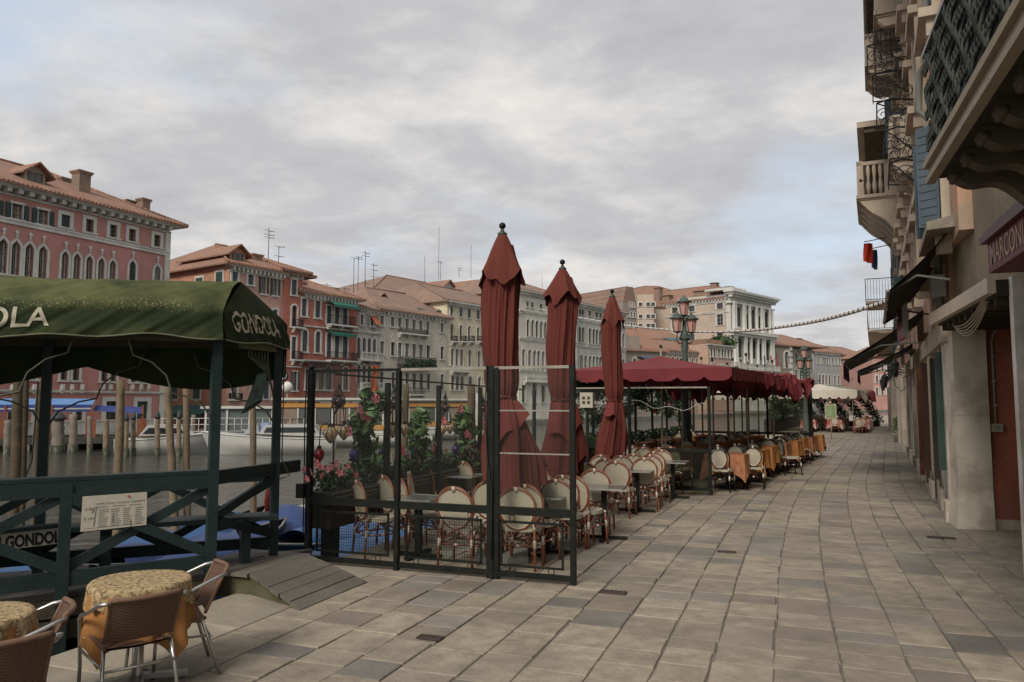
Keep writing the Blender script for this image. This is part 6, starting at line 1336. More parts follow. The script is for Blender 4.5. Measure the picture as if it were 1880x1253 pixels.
for i in range(9): a = rr.uniform(-.4, .4); c = Vector((rr.uniform(-.2, .2), rr.uniform(-.2, .2), .01+i*.004)); mb.bar(c-Vector((math.cos(a), math.sin(a), 0))*.11, c+Vector((math.cos(a), math.sin(a), 0))*.11, .014, .006)
mb.build('knife', M('bright_metal', (0.6, 0.6, 0.58), 0.25, metal=.8), o)
# ================================================================ FOLDED PARASOLS
parc = M('terracotta_canvas', (0.125, 0.028, 0.018), 0.9, 0.14, 6, 0.35, 90, c2=(0.10, 0.022, 0.016), f2=0.6, s2=1.5, streak=0.35); parc2 = M('brighter_canvas', (0.14, 0.029, 0.021), 0.9, 0.14, 6, 0.3, 90)
def parasol(px, Y, ztop, label, seed, hz, sx=1.0, skirt=1.0, side=0.0):
    rr = random.Random(seed); r0 = ray(px, 740); o = empty('folded_parasol', (r0.x/r0.y*Y, Y, 0), 0, label, 'parasol', 'folded terracotta parasols')
    zf, zt, zb = hz      # flap hem, tie, bottom hem
    ph = [rr.uniform(0, 6.28) for _ in range(6)]; amp = [rr.uniform(.5, 1) for _ in range(6)]; fo = lambda x: 1-2*abs(math.sin(x/2))**.8
    def pleat(a, z, k=1): return (.55*fo(7*a+ph[0]+.5*math.sin(z*1.3+ph[1]))+.38*fo(12*a+ph[2]+z*.6+.4*math.sin(z*2.7))+.2*math.sin(19*a+ph[3]-z*.8))*k
    def body(a, t):
        z = lerp(ztop-.18, zb, t); A = a*6.2832
        if z > zt: q = (ztop-z)/(ztop-zt); R = .045+.170*min(1, (q/.30))**.8*(1-.10*max(0, q-.6)/.4) ; R *= 1-.28*max(0, 1-(z-zt)/.22)**2
        else: q = (zt-z)/(zt-zb); R = .155+.20*skirt*q**.75
        p_ = pleat(A, z, .13+.10*(1 if z < zt else .4)); R *= (1+p_+.045*math.sin(31*A+ph[1]+z*2.2)+.03*math.sin(5*z+3*A+ph[4])+(.06*math.sin(23*A+ph[2])*max(0, 1-abs(z-zt)/.35)))
        if z < zt: z -= (.13*math.sin(2*A+ph[4])+.09*math.sin(5*A+ph[5])+.05*math.sin(9*A+ph[1]))*q; R *= 1+.25*side*math.cos(A)*q+.10*math.sin(6*z+2*A)*q
        tw = .35*math.sin((z-zt)*1.2)
        x = R*sx*math.cos(A+tw)+(.03*math.sin(z*2.1+ph[1])); y = R*math.sin(A+tw); return Vector((x+side*.10*max(0, (zt-z))/max(.1, zt-zb), y, z))
    mb = MB(); mb.grid(body, 110, 70); mb.build('canvas', parc, o)
    def flap(a, t):
        A = a*6.2832; R = lerp(.048, .285*sx, t**.9)*(1+.07*t*math.sin(4*A+ph[2])+.07*t*fo(9*A+ph[3])+.03*t*math.sin(17*A)); z = lerp(ztop-.05, zf, t)+(.075*t*t*math.sin(4*A+ph[2])+.03*t*t*math.sin(7*A+ph[0]))-(.02*math.sin(11*A)*t); return Vector((R*math.cos(A), R*math.sin(A), z))
    mb = MB(); mb.grid(flap, 72, 16); mb.grid(lambda a, t: Vector((*(flap(a, 1)*1.0).xy*(1-.10*t), flap(a, 1).z+.02*t)), 72, 1); mb.build('top_flap', parc, o)
    def wrap(a, t):       # loose lower fold
        A = -2.6+a*2.3; q = t; R = .172+.115*q+.022*math.sin(9*a+ph[1])+.012*math.sin(21*a+ph[3]); z = zt-.03-q*(.36+.15*math.sin(a*4+ph[0])+.05*math.sin(a*13+ph[2])); return Vector((R*sx*math.cos(A)+side*.05*q, R*math.sin(A), z))
    mb = MB(); mb.grid(wrap, 26, 14); mb.build('loose_fold', parc2, o)
    mb = MB(); mb.tube([Vector((.172*sx*math.cos(t*.314), .172*math.sin(t*.314), zt+.012*math.sin(t*1.3))) for t in range(20)], .011, 5, closed=True); mb.build('tie_band', parc, o)
    mb = MB(); mb.tube([(0, 0, 0.0), (0, 0, ztop)], .026, 10); mb.build('pole', M('varnished_pole', (0.10, 0.05, 0.03), 0.4), o)
    mb = MB(); mb.m(M('green_ferrule', (0.03, 0.06, 0.045), 0.4)); mb.lathe([(.055, ztop-.07), (.058, ztop-.035), (.03, ztop-.02), (.018, ztop+.005), (.018, ztop+.02)], n=12); mb.m(blkst); mb.lathe([(.012, ztop+.015), (.034, ztop+.03), (.042, ztop+.055), (.034, ztop+.08), (.01, ztop+.095)], n=12); mb.build('finial', None, o)
    mb = MB(); mb.box(-.3, .3, -.3, .3, 0.006, .07); mb.build('base', M('stone_base', (0.2, 0.19, 0.17), 0.8), o)
parasol(922, 9.0, 3.86, 'tallest folded dark red parasol, left of the three', 1, (3.24, 1.86, .86), 1.0, 1.05, .7)
parasol(1034, 11.2, 3.83, 'middle folded dark red parasol of the three', 2, (3.32, 1.84, .80), .98, .85, -.15)
parasol(1126, 14.1, 3.82, 'smallest looking folded dark red parasol, right of the three', 5, (3.26, 1.84, .86), .82, .95, -.35)
# ================================================================ RED CANOPIES AND ORANGE TABLES
AT = RAD(29.5); TD = Vector((math.sin(AT), math.cos(AT), 0)); TN = Vector((math.cos(AT), -math.sin(AT), 0)); TO = Vector((4.22, 14.9, 0))
def TP(a, c, z=0): return TO+TD*a+TN*c+Vector((0, 0, z))
redc = M('wine_red_canvas', (0.165, 0.027, 0.030), 0.85, 0.14, 3, 0.3, 30, c2=(0.14, 0.018, 0.022), f2=0.5, s2=1.0); darkin = M('canvas_underside', (0.05, 0.012, 0.012), 0.9)
def canopy(a0, c0, L_, W_, ze, zp, label, m, crumple=0.0, scal=6, val=.25, seed=1, group=None, poles=((.5, .5),), pm=None, name='canopy_parasol'):
    """square canopy; local x along TD, local y to the left of it"""
    o = empty(name, TP(a0, c0), math.pi/2-AT, label, 'canopy', group); rr = random.Random(seed); h = [rr.uniform(0, 6.28) for _ in range(6)]
    def top(a, b_):
        x, y = a*L_, b_*W_; e = min(a, 1-a, b_, 1-b_)*2; z = lerp(ze, zp, e**.9)-.05*math.sin(math.pi*min(1, e*1.0))
        z += crumple*(.10*math.sin(x*7+h[0]+y*2)+.07*math.sin(y*9+h[1]-x*3)+.05*math.sin(x*15+h[2])) ; return Vector((x+crumple*.1*math.sin(y*8+h[4]), y+crumple*.10*math.sin(x*9+h[3])*(1-e), z))
    mb = MB(); mb.m(m); mb.grid(top, 32, 32); mb.build('cover', None, o)
    vm = MB(); vm.m(m)
    for (f, ln) in ((lambda t: top(0, t), W_), (lambda t: top(t, 0), L_), (lambda t: top(1, t), W_), (lambda t: top(t, 1), L_)):
        n = 64
        def val_pt(t, k, f=f):
            p = f(t); s_ = abs(math.sin(t*math.pi*scal)); d = val*(1-.38*(1-s_)**3)
            d *= (1+crumple*.9*math.sin(t*23+h[5])); return p-Vector((0, 0, d*k))+Vector((crumple*.06*math.sin(t*31)*k, -crumple*.10*abs(math.sin(t*19+h[2]))*k+.006*math.sin(t*40)*k, 0))
        vm.grid(val_pt, n, 3)
    vm.build('valance', None, o)
    for fx, fy in poles: mb = MB(); mb.m(pm or silver); x, y = fx*L_, fy*W_; mb.tube([(x, y, 0), (x, y, zp+.20)], .024, 8); mb.build('pole', None, o)
    mb = MB(); mb.m(blkst)
    for fx, fy in poles: x, y = fx*L_, fy*W_; mb.lathe([(.028, zp+.18), (.034, zp+.20), (.028, zp+.25)], (x, y, 0), 8)
    for k in range(8):
        an = k*math.pi/4; e = Vector((L_*.5+L_*.5*max(-1, min(1, 1.42*math.cos(an))), W_*.5+W_*.5*max(-1, min(1, 1.42*math.sin(an))), ze-.02)); mb.bar(Vector((L_/2, W_/2, zp-.12)), e, .02, .03)
    mb.build('ribs_and_cap', None, o); return o
G1 = 'dark red canopies over the orange tables'
canopy(.1, .05, 3.1, 3.9, 2.50, 2.86, 'first dark red open canopy with scalloped hem, right behind the folded parasols', redc, .0, 7, .26, 1, G1)
canopy(3.3, .0, 2.6, 3.6, 2.50, 2.74, 'second dark red canopy, half folded with a tied cord', redc, .35, 5, .30, 2, G1, ((.5, .5), (.1, .12)))
canopy(6.0, .0, 2.3, 3.4, 2.46, 2.70, 'third dark red canopy with crumpled zigzag hem', redc, .75, 5, .34, 3, G1, ((.4, .5), (.1, .1)))
canopy(8.4, .0, 1.9, 3.4, 2.44, 2.64, 'fourth dark red canopy at the far end beside the glass screen', redc, .9, 4, .30, 4, G1, ((.5, .5),))
for i in (0, 1, 2): pass
# enclosure frames
en = empty('terrace_end_frame', G(1305, 910), math.atan2(-V1.y, -V1.x), 'black glazed frame with silver top rail closing the orange table area', 'screen'); E0 = G(1305, 910)
mb = MB(); mb.box(-.03, .03, -.03, .03, 0, 2.12); mb.build('post', blkst, en); mb = MB(); mb.box(1.55, 1.61, -.03, .03, 0, 2.12); mb.build('post', blkst, en); mb = MB(); mb.box(2.9, 2.96, -.03, .03, 0, 2.10); mb.build('post', blkst, en)
mb = MB(); mb.box(.03, 2.9, -.015, .015, 2.09, 2.12); mb.build('top_rail', silver, en); mb = MB(); mb.box(.03, .95, -.02, .02, .82, .90); mb.box(.03, .95, -.02, .02, .08, .14); mb.box(.9, .95, -.02, .02, .08, .9); mb.build('lower_frame', blkst, en)
mb = MB(); mb.box(.03, .93, -.004, .004, .14, .82); mb.build('smoked_pane', clear_mat('smoked_pane', (.42, .45, .40), .03), en); mb = MB(); mb.box(1.61, 2.9, -.003, .003, .9, 2.09); mb.build('glass_pane', pane, en)
mb = MB(); mb.m(M('white_flex', (0.42, 0.42, 0.4), 0.5))
mb.tube([Vector((.03+x*.12, -.05, 1.78+.045*math.sin(x*1.25)-.10*math.sin(x*.3))) for x in range(24)], .006, 4); mb.tube([Vector((.1+.11*x, -.05, .62+.28*math.sin(x*.55))) for x in range(8)], .005, 4); mb.build('white_cord', None, en)
# poles standing among the canopies with dark caps
def thin_pole(px, yt, Y, lb):
    r = ray(px, 740); p = Vector((r.x/r.y*Y, Y, 0)); zt = P(px, yt, Y).z; o = empty('terrace_pole', p, 0, lb, 'pole', 'thin metal poles of the red terrace'); mb = MB(); mb.tube([(0, 0, 0), (0, 0, zt)], .022, 8); mb.build('shaft', silver, o); mb = MB(); mb.lathe([(.026, zt-.04), (.032, zt), (.022, zt+.04)], n=8); mb.build('cap', blkst, o)
for px, yt, Y, lb in ((1252, 662, 17.6, 'thin pole left of the big lamp post with cap above the canopy'), (1309, 661, 19, 'thin pole right of the glazed frame corner'), (1347, 660, 20.5, 'metal pole where the first and second red canopies meet'), (1362, 662, 22, 'leaning metal pole among the orange tables'), (1374, 667, 24, 'thin pole behind the half folded canopy'), (1392, 672, 25, 'short thin pole toward the glass screen')): thin_pole(px, yt, Y, lb)
# clear windscreen at the far end
ws = empty('clear_windscreen', TP(10.35, .0), math.atan2(-TN.y, -TN.x), 'clear glazed wind screen in black frame at the far end of the red canopies', 'screen')
mb = MB(); mb.m(blkst); mb.box(-.06, .06, -.04, .04, 0, 2.2); mb.build('post', None, ws)
for x in (1.3, 2.55, 3.7): mb = MB(); mb.box(x-.03, x+.03, -.03, .03, 0, 2.12); mb.build('post', blkst, ws)
mb = MB(); mb.box(.06, 3.7, -.03, .03, 2.05, 2.13); mb.build('top_rail', blkst, ws); mb = MB(); mb.box(.06, 3.7, -.03, .03, .80, .87); mb.build('bottom_rail', blkst, ws); mb = MB(); mb.box(.06, 3.7, -.004, .004, .87, 2.05); mb.build('pane', plastic, ws); mb = MB(); mb.box(.06, 3.7, -.01, .01, 1.52, 1.535); mb.build('glazing_bar', silver, ws)
# orange cloths
oran = M('orange_cloth', (0.44, 0.185, 0.05), 0.75, 0.16, 5, 0.25, 25, c2=(0.26, 0.11, 0.045), f2=0.6, s2=1.8); pinkc = M('patterned_overcloth', (0.36, 0.16, 0.075), 0.75, 0.25, 22, 0.3, 40, c2=(0.22, 0.06, 0.035), f2=0.6, s2=9)
def cloth_table(p, rz, label, group, w=.80, h=.74, cl=oran, drop=.40, seed=0, cat='table', cloth_label=None, cloth_group=None):
    o = empty('dining_table', p, rz, label, cat, group); mb = MB(); mb.box(-w/2, w/2, -w/2, w/2, h-.03, h-.004); mb.build('table_top', wood_br, o); mb = MB(); mb.tube([(0, 0, 0), (0, 0, h-.03)], .03, 8); mb.build('column', blkst, o); mb = MB(); mb.bar((-.27, 0, .03), (.27, 0, .03), .05, .05); mb.bar((0, -.27, .031), (0, .27, .031), .05, .05); mb.build('foot', blkst, o)
    rr = random.Random(seed); ph = [rr.uniform(0, 6.28) for _ in range(4)]
    def pt(a, k):
        s_ = (a % 1)*4; i = int(s_) % 4; f = s_-int(s_); hw = w/2+.012; c = [(-hw, -hw), (hw, -hw), (hw, hw), (-hw, hw)]; x = lerp(c[i][0], c[(i+1) % 4][0], f); y = lerp(c[i][1], c[(i+1) % 4][1], f)
        cn = (2*abs(f-.5))**4; d = drop*(1+.42*cn); out = k*(.02+.035*math.sin(a*4*math.pi*3+ph[0])+.02*math.sin(a*4*math.pi*7+ph[1])+.06*cn); n_ = Vector((x, y, 0)).normalized(); return Vector((x, y, h-.001))+n_*out+Vector((0, 0, -d*k))
    cm_ = MB(); cm_.grid(pt, 96, 8); hw = w/2+.012; cm_.add([(-hw, -hw, h+.001), (hw, -hw, h+.001), (hw, hw, h+.001), (-hw, hw, h+.001)], [(0, 1, 2, 3)])
    c_o = cm_.build('tablecloth', cl, None, p, (0, 0, rz)); tag(c_o, cloth_label or label.replace('table under', 'cloth, the'), 'tablecloth', cloth_group); return o
TG = 'tables with orange cloths under the red canopies'; CG = 'orange tablecloths of the canopy terrace'; BG = 'black and cream chairs of the canopy terrace'
BCH = bistro('dark_bistro_chair', 'x', blkr, cane, canew, (.14, .17))
ordn = ['nearest', 'second', 'third', 'fourth', 'fifth', 'sixth', 'seventh', 'eighth', 'ninth']
for row_, (c0, lab) in enumerate(((-.35, 'row beside the walkway'), (-2.0, 'middle row'), (-3.6, 'row along the water'))):
    for i in range(8 if row_ == 0 else 7):
        a = 1.35+i*1.55+(.25 if row_ else 0); p = TP(a, c0+.05*math.sin(i*2.1)); rz = math.pi/2-AT+.04*math.sin(i*3+row_)
        cloth_table(p, rz, '%s orange clothed table of the %s' % (ordn[i], lab), TG, seed=i*7+row_, cl=oran if (i+row_) % 3 else pinkc, cloth_label='%s orange cloth in the %s' % (ordn[i], lab), cloth_group=CG)
        for side, (dx, dy, yw) in enumerate(((-.58, 0, -90), (.58, 0, 90))):
            if row_ == 2 and side: continue
            if i == 7 and side: continue
            q = TP(a+dx, c0+dy+.06*math.sin(i*5+side)); place(BCH, 'k', q, math.pi/2-AT+RAD(yw)+.12*math.sin(i*7+side*2), 'dark chair %s %s table, %s' % ('before the' if side == 0 else 'beyond the', ordn[i], lab), BG)
for px, py, yw, lb in ((1322, 893, -2, 'dark framed chair with cream oval back right beside the glazed frame post'), (1385, 897, 0, 'dark framed chair seen squarely from behind before the nearest orange cloth'), (1452, 872, -68, 'dark framed chair turned side on at the edge of the walkway'), (1470, 852, -60, 'dark framed chair farther along, angled to the walkway'), (1492, 838, -62, 'dark framed chair at the far walkway corner of the canopies'), (1502, 828, -70, 'last dark framed chair at the walkway end of the orange tables')):
    place(BCH, 'k', G(px, py), S0+RAD(yw), lb, BG)
# greenery on the water side; hanging leaves thickened to add darkness under the canopies
fb = empty('flower_boxes', ST(15.3, -4.75), math.pi/2-RAD(25), 'dark flower boxes with red blossoms at the water edge under the red canopies', 'planter')
mb = MB(); mb.box(0, 13, -.15, .15, .45, .72); mb.build('box', M('dark_planter'), fb)
rr = random.Random(12); pts = [((.2+i*.3, rr.uniform(-.1, .1), .85), .2) for i in range(43)]
foliage(fb, 'box_plants', pts, leafm2, 21, .10, 3000); foliage(fb, 'young_shoots', [((1.5+.2*i, 0, .95), .2) for i in range(8)], leafm, 22, .09, 500)
hg = [((.1+i*.5, rr.uniform(-.1, .2), 2.15+rr.uniform(-.12, .1)), rr.uniform(.2, .36)) for i in range(26)]
foliage(fb, 'hanging_plants', hg, leafm2, 23, .10, 6500)
foliage(fb, 'trailing_plants', [((.6+i*.9, rr.uniform(-.1, .1), rr.uniform(1.3, 1.9)), .22) for i in range(13)], leafm2, 24, .09, 3600)
for i in range(26): flower(fb, (.3+i*.48+rr.uniform(-.1, .1), -.18, rr.uniform(.85, 1.0) if i % 2 else rr.uniform(1.3, 2.1)), .055, redf, rr)
mb = MB()
for i in range(8): x = .2+i*1.8; mb.box(x-.03, x+.03, -.03, .03, 0, 2.3)
mb.box(0, 13, -.02, .02, 2.28, 2.32); mb.build('dark_frame', blkst, fb)
# white electric cabinet
ec = empty('meter_cabinet', P(1078, 735, 15.2), -A1+math.pi/1, 'white electric cabinet with four square windows between the folded parasols', 'cabinet'); mb = MB(); mb.box(-.13, .13, -.08, .08, -.15, .15); mb.build('case', M('cream_plastic', (0.42, 0.39, 0.30), 0.5), ec)
mb = MB()
for x in (-.05, .05):
    for z in (-.045, .045): mb.box(x-.027, x+.027, -.09, .09, z-.027, z+.027)
mb.build('window', M('dark_meter_glass', (0.06, 0.055, 0.04), 0.3), ec); mb = MB(); mb.bar((0, 0, -.15), (0, 0, -1.85), .05, .05); mb.build('stand', blkst, ec)
# ================================================================ TRIPLE LANTERN STREET LAMPS
ironG = M('verdigris_iron', (0.07, 0.10, 0.088), 0.6, 0.25, 8, 0.2, 30); pinkg = M('pink_lamp_glass', (0.50, 0.28, 0.24), 0.25, 0.12, 6, spec=.5)
def street_lamp(px, Y, ztop, label, s=1.0):
    r = ray(px, 740); o = empty('street_lamp', (r.x/r.y*Y, Y, 0), RAD(28), label, 'street lamp', 'triple lantern street lamps')
    zb = ztop-1.55*s; mb = MB(); mb.lathe([(.26*s, 0), (.28*s, .15), (.20*s, .25), (.17*s, .9), (.20*s, 1.0), (.13*s, 1.1), (.10*s, 1.8), (.085*s, zb-.3), (.13*s, zb-.2), (.10*s, zb-.05), (.15*s, zb+.1), (.07*s, zb+.3), (.05*s, ztop-.70*s)], n=14); mb.build('post', ironG, o)
    mb = MB()
    for sx in (-1, 1):
        mb.tube([Vector((sx*.06*s, 0, zb-.05)), Vector((sx*.22*s, 0, zb-.12*s)), Vector((sx*.34*s, 0, zb+.0)), Vector((sx*.30*s, 0, zb+.16*s)), Vector((sx*.30*s, 0, zb+.28*s))], .022*s, 6)
        mb.tube([Vector((sx*(.10+.09*math.cos(t*.7)*(1-t*.07))*s, 0, zb+.22*s+.09*s*math.sin(t*.7)*(1-t*.07))) for t in range(10)], .014*s, 5)
    for k in range(10): a = k*.628; mb.lathe([(.03*s, 0), (.05*s, .04*s), (.015*s, .1*s)], (.13*s*math.cos(a), .13*s*math.sin(a), zb+.02*s*(k % 3)), 5)
    mb.build('scrolled_arms', ironG, o)
    for x, y, z in ((0, 0, ztop-.72*s), (-.30*s, 0, ztop-1.27*s), (.30*s, 0, ztop-1.27*s)):
        L_ = MB(); L_.m(pinkg); L_.lathe([(.11*s, 0), (.175*s, .40*s)], (x, y, z), 6); L_.m(ironG); L_.lathe([(.05*s, -.06*s), (.13*s, -.02*s), (.13*s, .0)], (x, y, z), 8); L_.lathe([(.24*s, .40*s), (.235*s, .435*s), (.15*s, .48*s), (.14*s, .52*s), (.06*s, .56*s), (.03*s, .62*s), (.008*s, .66*s)], (x, y, z), 12)
        for k in range(6): a = k*math.pi/3; L_.tube([Vector((x+.112*s*math.cos(a), y+.112*s*math.sin(a), z)), Vector((x+.178*s*math.cos(a), y+.178*s*math.sin(a), z+.41*s))], .009*s, 4)
        L_.build('lantern', None, o)
street_lamp(1259, 19.7, 4.66, 'big green triple street lamp with pink glass lanterns rising above the red canopies', .80)
street_lamp(1479, 31.5, 4.25, 'second triple street lamp with pink lanterns, farther off beside the cream awnings', .80)
# ================================================================ FAR CREAM TERRACE
TO, AT_ = Vector((20.6, 45.6, 0)), RAD(26.5); TD = Vector((math.sin(AT_), math.cos(AT_), 0)); TN = Vector((math.cos(AT_), -math.sin(AT_), 0)); AT = AT_
creamc = M('cream_canvas', (0.50, 0.46, 0.37), 0.85, 0.08, 2); taupe = M('folded_taupe_canvas', (0.22, 0.185, 0.14), 0.9, 0.25, 4, 0.5, 10)
G2 = 'canopies of the far terrace'
canopy(0, 0, 4.6, 4.6, 2.55, 3.0, 'cream open awning with scalloped hem at the far terrace', creamc, .0, 9, .5, 11, G2, ((.5, .5), (.05, .06)))
canopy(-.3, -4.7, 4.6, 4.2, 2.50, 2.95, 'second cream awning on the water side of the far terrace', creamc, .05, 8, .5, 12, G2, ((.5, .5), (.05, .06)))
canopy(5.2, .2, 5.0, 4.4, 2.55, 2.9, 'folded taupe awning behind the cream one', taupe, 1.1, 7, .4, 13, G2, ((.5, .5),)); canopy(11, .6, 5, 4.4, 2.55, 2.9, 'dark red awning at the very end of the walkway', redc, .8, 7, .4, 14, G2, ((.5, .5),))
RCH = bistro('red_wood_chair', 'x', redr, cane, canew, (.15, .17), full=False)
redcl = M('red_white_cloth', (0.34, 0.045, 0.04), 0.8, 0.3, 12, c2=(0.50, 0.42, 0.36), f2=0.8, s2=3.5)
ordn2 = ordn+['tenth', 'eleventh', 'twelfth', 'thirteenth', 'fourteenth', 'fifteenth']
for i in range(15):
    row_, k = i % 3, i//3; a, c0 = .9+k*1.9, .15-row_*1.5
    cloth_table(TP(a, c0), math.pi/2-AT, '%s red and white clothed table of the far terrace' % ordn2[i], 'tables on the far terrace', w=.8, cl=redcl, seed=i, cloth_label='%s red and white cloth on the far terrace' % ordn2[i], cloth_group='red and white cloths on the far terrace')
    for side in (0, 1): place(RCH, 'r', TP(a+(-.6, .6)[side], c0+.05), math.pi/2-AT+RAD((-90, 90)[side]), 'light red wooden chair %s side of the %s far terrace table' % (('near', 'far')[side], ordn2[i]), 'red wooden chairs on the far terrace')
place(RCH, 'r', G(1576, 797), S0+RAD(4), 'light wooden chair seen from behind, nearest at the far terrace edge', 'red wooden chairs on the far terrace')
hb = empty('dark_leaf_backing', TP(15, -4.6), math.pi/2-AT, 'added dark backing of leaves closing the far end of the cream canopied terrace', 'hedge'); foliage(hb, 'backing_leaves', [((.2*(i % 3), -5.4+i*.22+.0, .5+(i*.37) % 1.9), .42) for i in range(26)], leafm2, 35, .18, 4200); mb = MB(); mb.box(0, .4, -5.5, .4, 0, .4); mb.build('trough', M('dark_planter'), hb)  # leaves added to darken the view under the cream canopies
gb = empty('terrace_hedge', TP(-1.5, -4.9), math.pi/2-AT, 'dark hedge and pot plants behind the far terrace tables', 'hedge')
rr = random.Random(31); foliage(gb, 'hedge_leaves', [((i*.5, rr.uniform(-.3, .3), rr.uniform(.9, 2.3)), .38) for i in range(46)], leafm2, 33, .16, 5200); mb = MB(); mb.box(-.5, 22, -.2, .2, 0, .8); mb.build('hedge_box', M('dark_planter'), gb)
foliage(gb, 'far_hanging_plants', [((i*.6, 6.2+rr.uniform(-.3, .3), 2.2), .2) for i in range(1)], leafm2, 34, .1, 20)
mbd = P(1525, 756, 37.5); mn = empty('menu_stand', (mbd.x, mbd.y, 0), RAD(-8), 'menu board with green sheet on a stand before the far terrace', 'menu board'); z = mbd.z
mb = MB(); mb.tube([(0, 0, 0), (0, 0, z-.4)], .025, 6); mb.box(-.25, .25, -.15, .15, 0, .04); mb.build('stand', silver, mn); mb = MB(); mb.box(-.27, .27, -.02, .02, z-.38, z+.38); mb.lathe([(.02, 0), (.09, .03), (.05, .09), (.01, .13)], (0, 0, z+.38), 8); mb.build('frame', M('beige_frame', (0.36, 0.30, 0.21), 0.6), mn); mb = MB(); mb.box(-.19, .19, -.026, -.02, z-.27, z+.28); mb.build('sheet', M('green_menu_sheet', (0.17, 0.27, 0.12), 0.6, 0.15, 9), mn); mb = MB()
for i in range(9): mb.box(-.14, .10-.02*(i % 3), -.029, -.026, z+.2-i*.05, z+.212-i*.05)
mb.build('printed_lines', M('pale_print', (0.5, 0.52, 0.42), 0.7), mn)['kind'] = 'stuff'
# ================================================================ FESTOON CABLE
cb_pts = [P(1662, 546, 15.5), P(1630, 553, 15.8), P(1560, 575, 16.6), P(1500, 590, 17.5), P(1440, 600, 18.5), P(1380, 607, 19.6), P(1300, 610, 21.5), P(1230, 606, 23.5), P(1150, 598, 26), P(1062, 583, 29), P(990, 568, 32)]
def spline(pts, n=8):
    out = []
    for i in range(len(pts)-1):
        p0, p1, p2, p3 = pts[max(0, i-1)], pts[i], pts[i+1], pts[min(len(pts)-1, i+2)]
        for k in range(n): t = k/n; out.append(.5*((2*p1)+(p2-p0)*t+(2*p0-5*p1+4*p2-p3)*t*t+(3*p1-p0-p2*1-p1*0+p3-2*p1*0-0*p0)*0+(-p0+3*p1-3*p2+p3)*t**3))
    return out+[pts[-1]]
fc = empty('festoon_cable', cb_pts[4], 0, 'pale cable bundle with dark clips strung from the right house over to the lamp', 'cable'); sp_ = [p-cb_pts[4] for p in spline(cb_pts)]
mb = MB(); mb.m(M('white_cable', (0.48, 0.46, 0.42), 0.5)); R_ = [.048-.0003*i for i in range(len(sp_))]; mb.tube(sp_, R_, 6); mb.build('bundle', None, fc)
mb = MB(); mb.m(blkst)
for i in range(0, len(sp_)-1):
    for f in (0,): p = lerp(sp_[i], sp_[i+1], f); d = (sp_[i+1]-sp_[i]).normalized(); mb.tube([p-d*.014, p+d*.014], .051-.0003*i, 6)
mb.build('clips', None, fc)['kind'] = 'stuff'
# ================================================================ FOREGROUND: woven chairs and clothed round tables
alu = M('brushed_aluminium', (0.48, 0.47, 0.44), 0.32, 0.08, 20, metal=.85)
wv = bpy.data.materials.new('brown_weave'); wv.use_nodes = True; MC['brown_weave'] = wv; nt = wv.node_tree; N, L = nt.nodes, nt.links; b = N['Principled BSDF']; b.inputs['Roughness'].default_value = .6; uvn = N.new('ShaderNodeTexCoord')
w1 = N.new('ShaderNodeTexWave'); w1.bands_direction = 'X'; w1.inputs['Scale'].default_value = 26; w2 = N.new('ShaderNodeTexWave'); w2.bands_direction = 'Z'; w2.inputs['Scale'].default_value = 38; w3 = N.new('ShaderNodeTexWave'); w3.bands_direction = 'Y'; w3.inputs['Scale'].default_value = 30
for w_ in (w1, w2, w3): L.new(uvn.outputs['Object'], w_.inputs['Vector'])
ma = N.new('ShaderNodeMath'); ma.operation = 'MULTIPLY'; L.new(w1.outputs[1], ma.inputs[0]); mb_ = N.new('ShaderNodeMath'); mb_.operation = 'MAXIMUM'; L.new(w2.outputs[1], mb_.inputs[0]); mb_.inputs[1].default_value = 0; mc_ = N.new('ShaderNodeMath'); mc_.operation = 'MULTIPLY'; L.new(mb_.outputs[0], mc_.inputs[0]); L.new(w3.outputs[1], mc_.inputs[1]); L.new(w2.outputs[1], ma.inputs[1])
ad_ = N.new('ShaderNodeMath'); ad_.operation = 'ADD'; L.new(ma.outputs[0], ad_.inputs[0]); L.new(mc_.outputs[0], ad_.inputs[1]); mx_ = N.new('ShaderNodeMix'); mx_.data_type = 'RGBA'; mx_.inputs[6].default_value = (.035, .018, .010, 1); mx_.inputs[7].default_value = (.23, .125, .075, 1); L.new(ad_.outputs[0], mx_.inputs[0]); L.new(mx_.outputs[2], b.inputs['Base Color']); bp_ = N.new('ShaderNodeBump'); bp_.inputs['Strength'].default_value = .6; bp_.inputs['Distance'].default_value = .004; L.new(ad_.outputs[0], bp_.inputs['Height']); L.new(bp_.outputs[0], b.inputs['Normal'])
roll = M('brown_roll_edge', (0.17, 0.095, 0.06), 0.55, 0.15, 30, 0.4, 150)
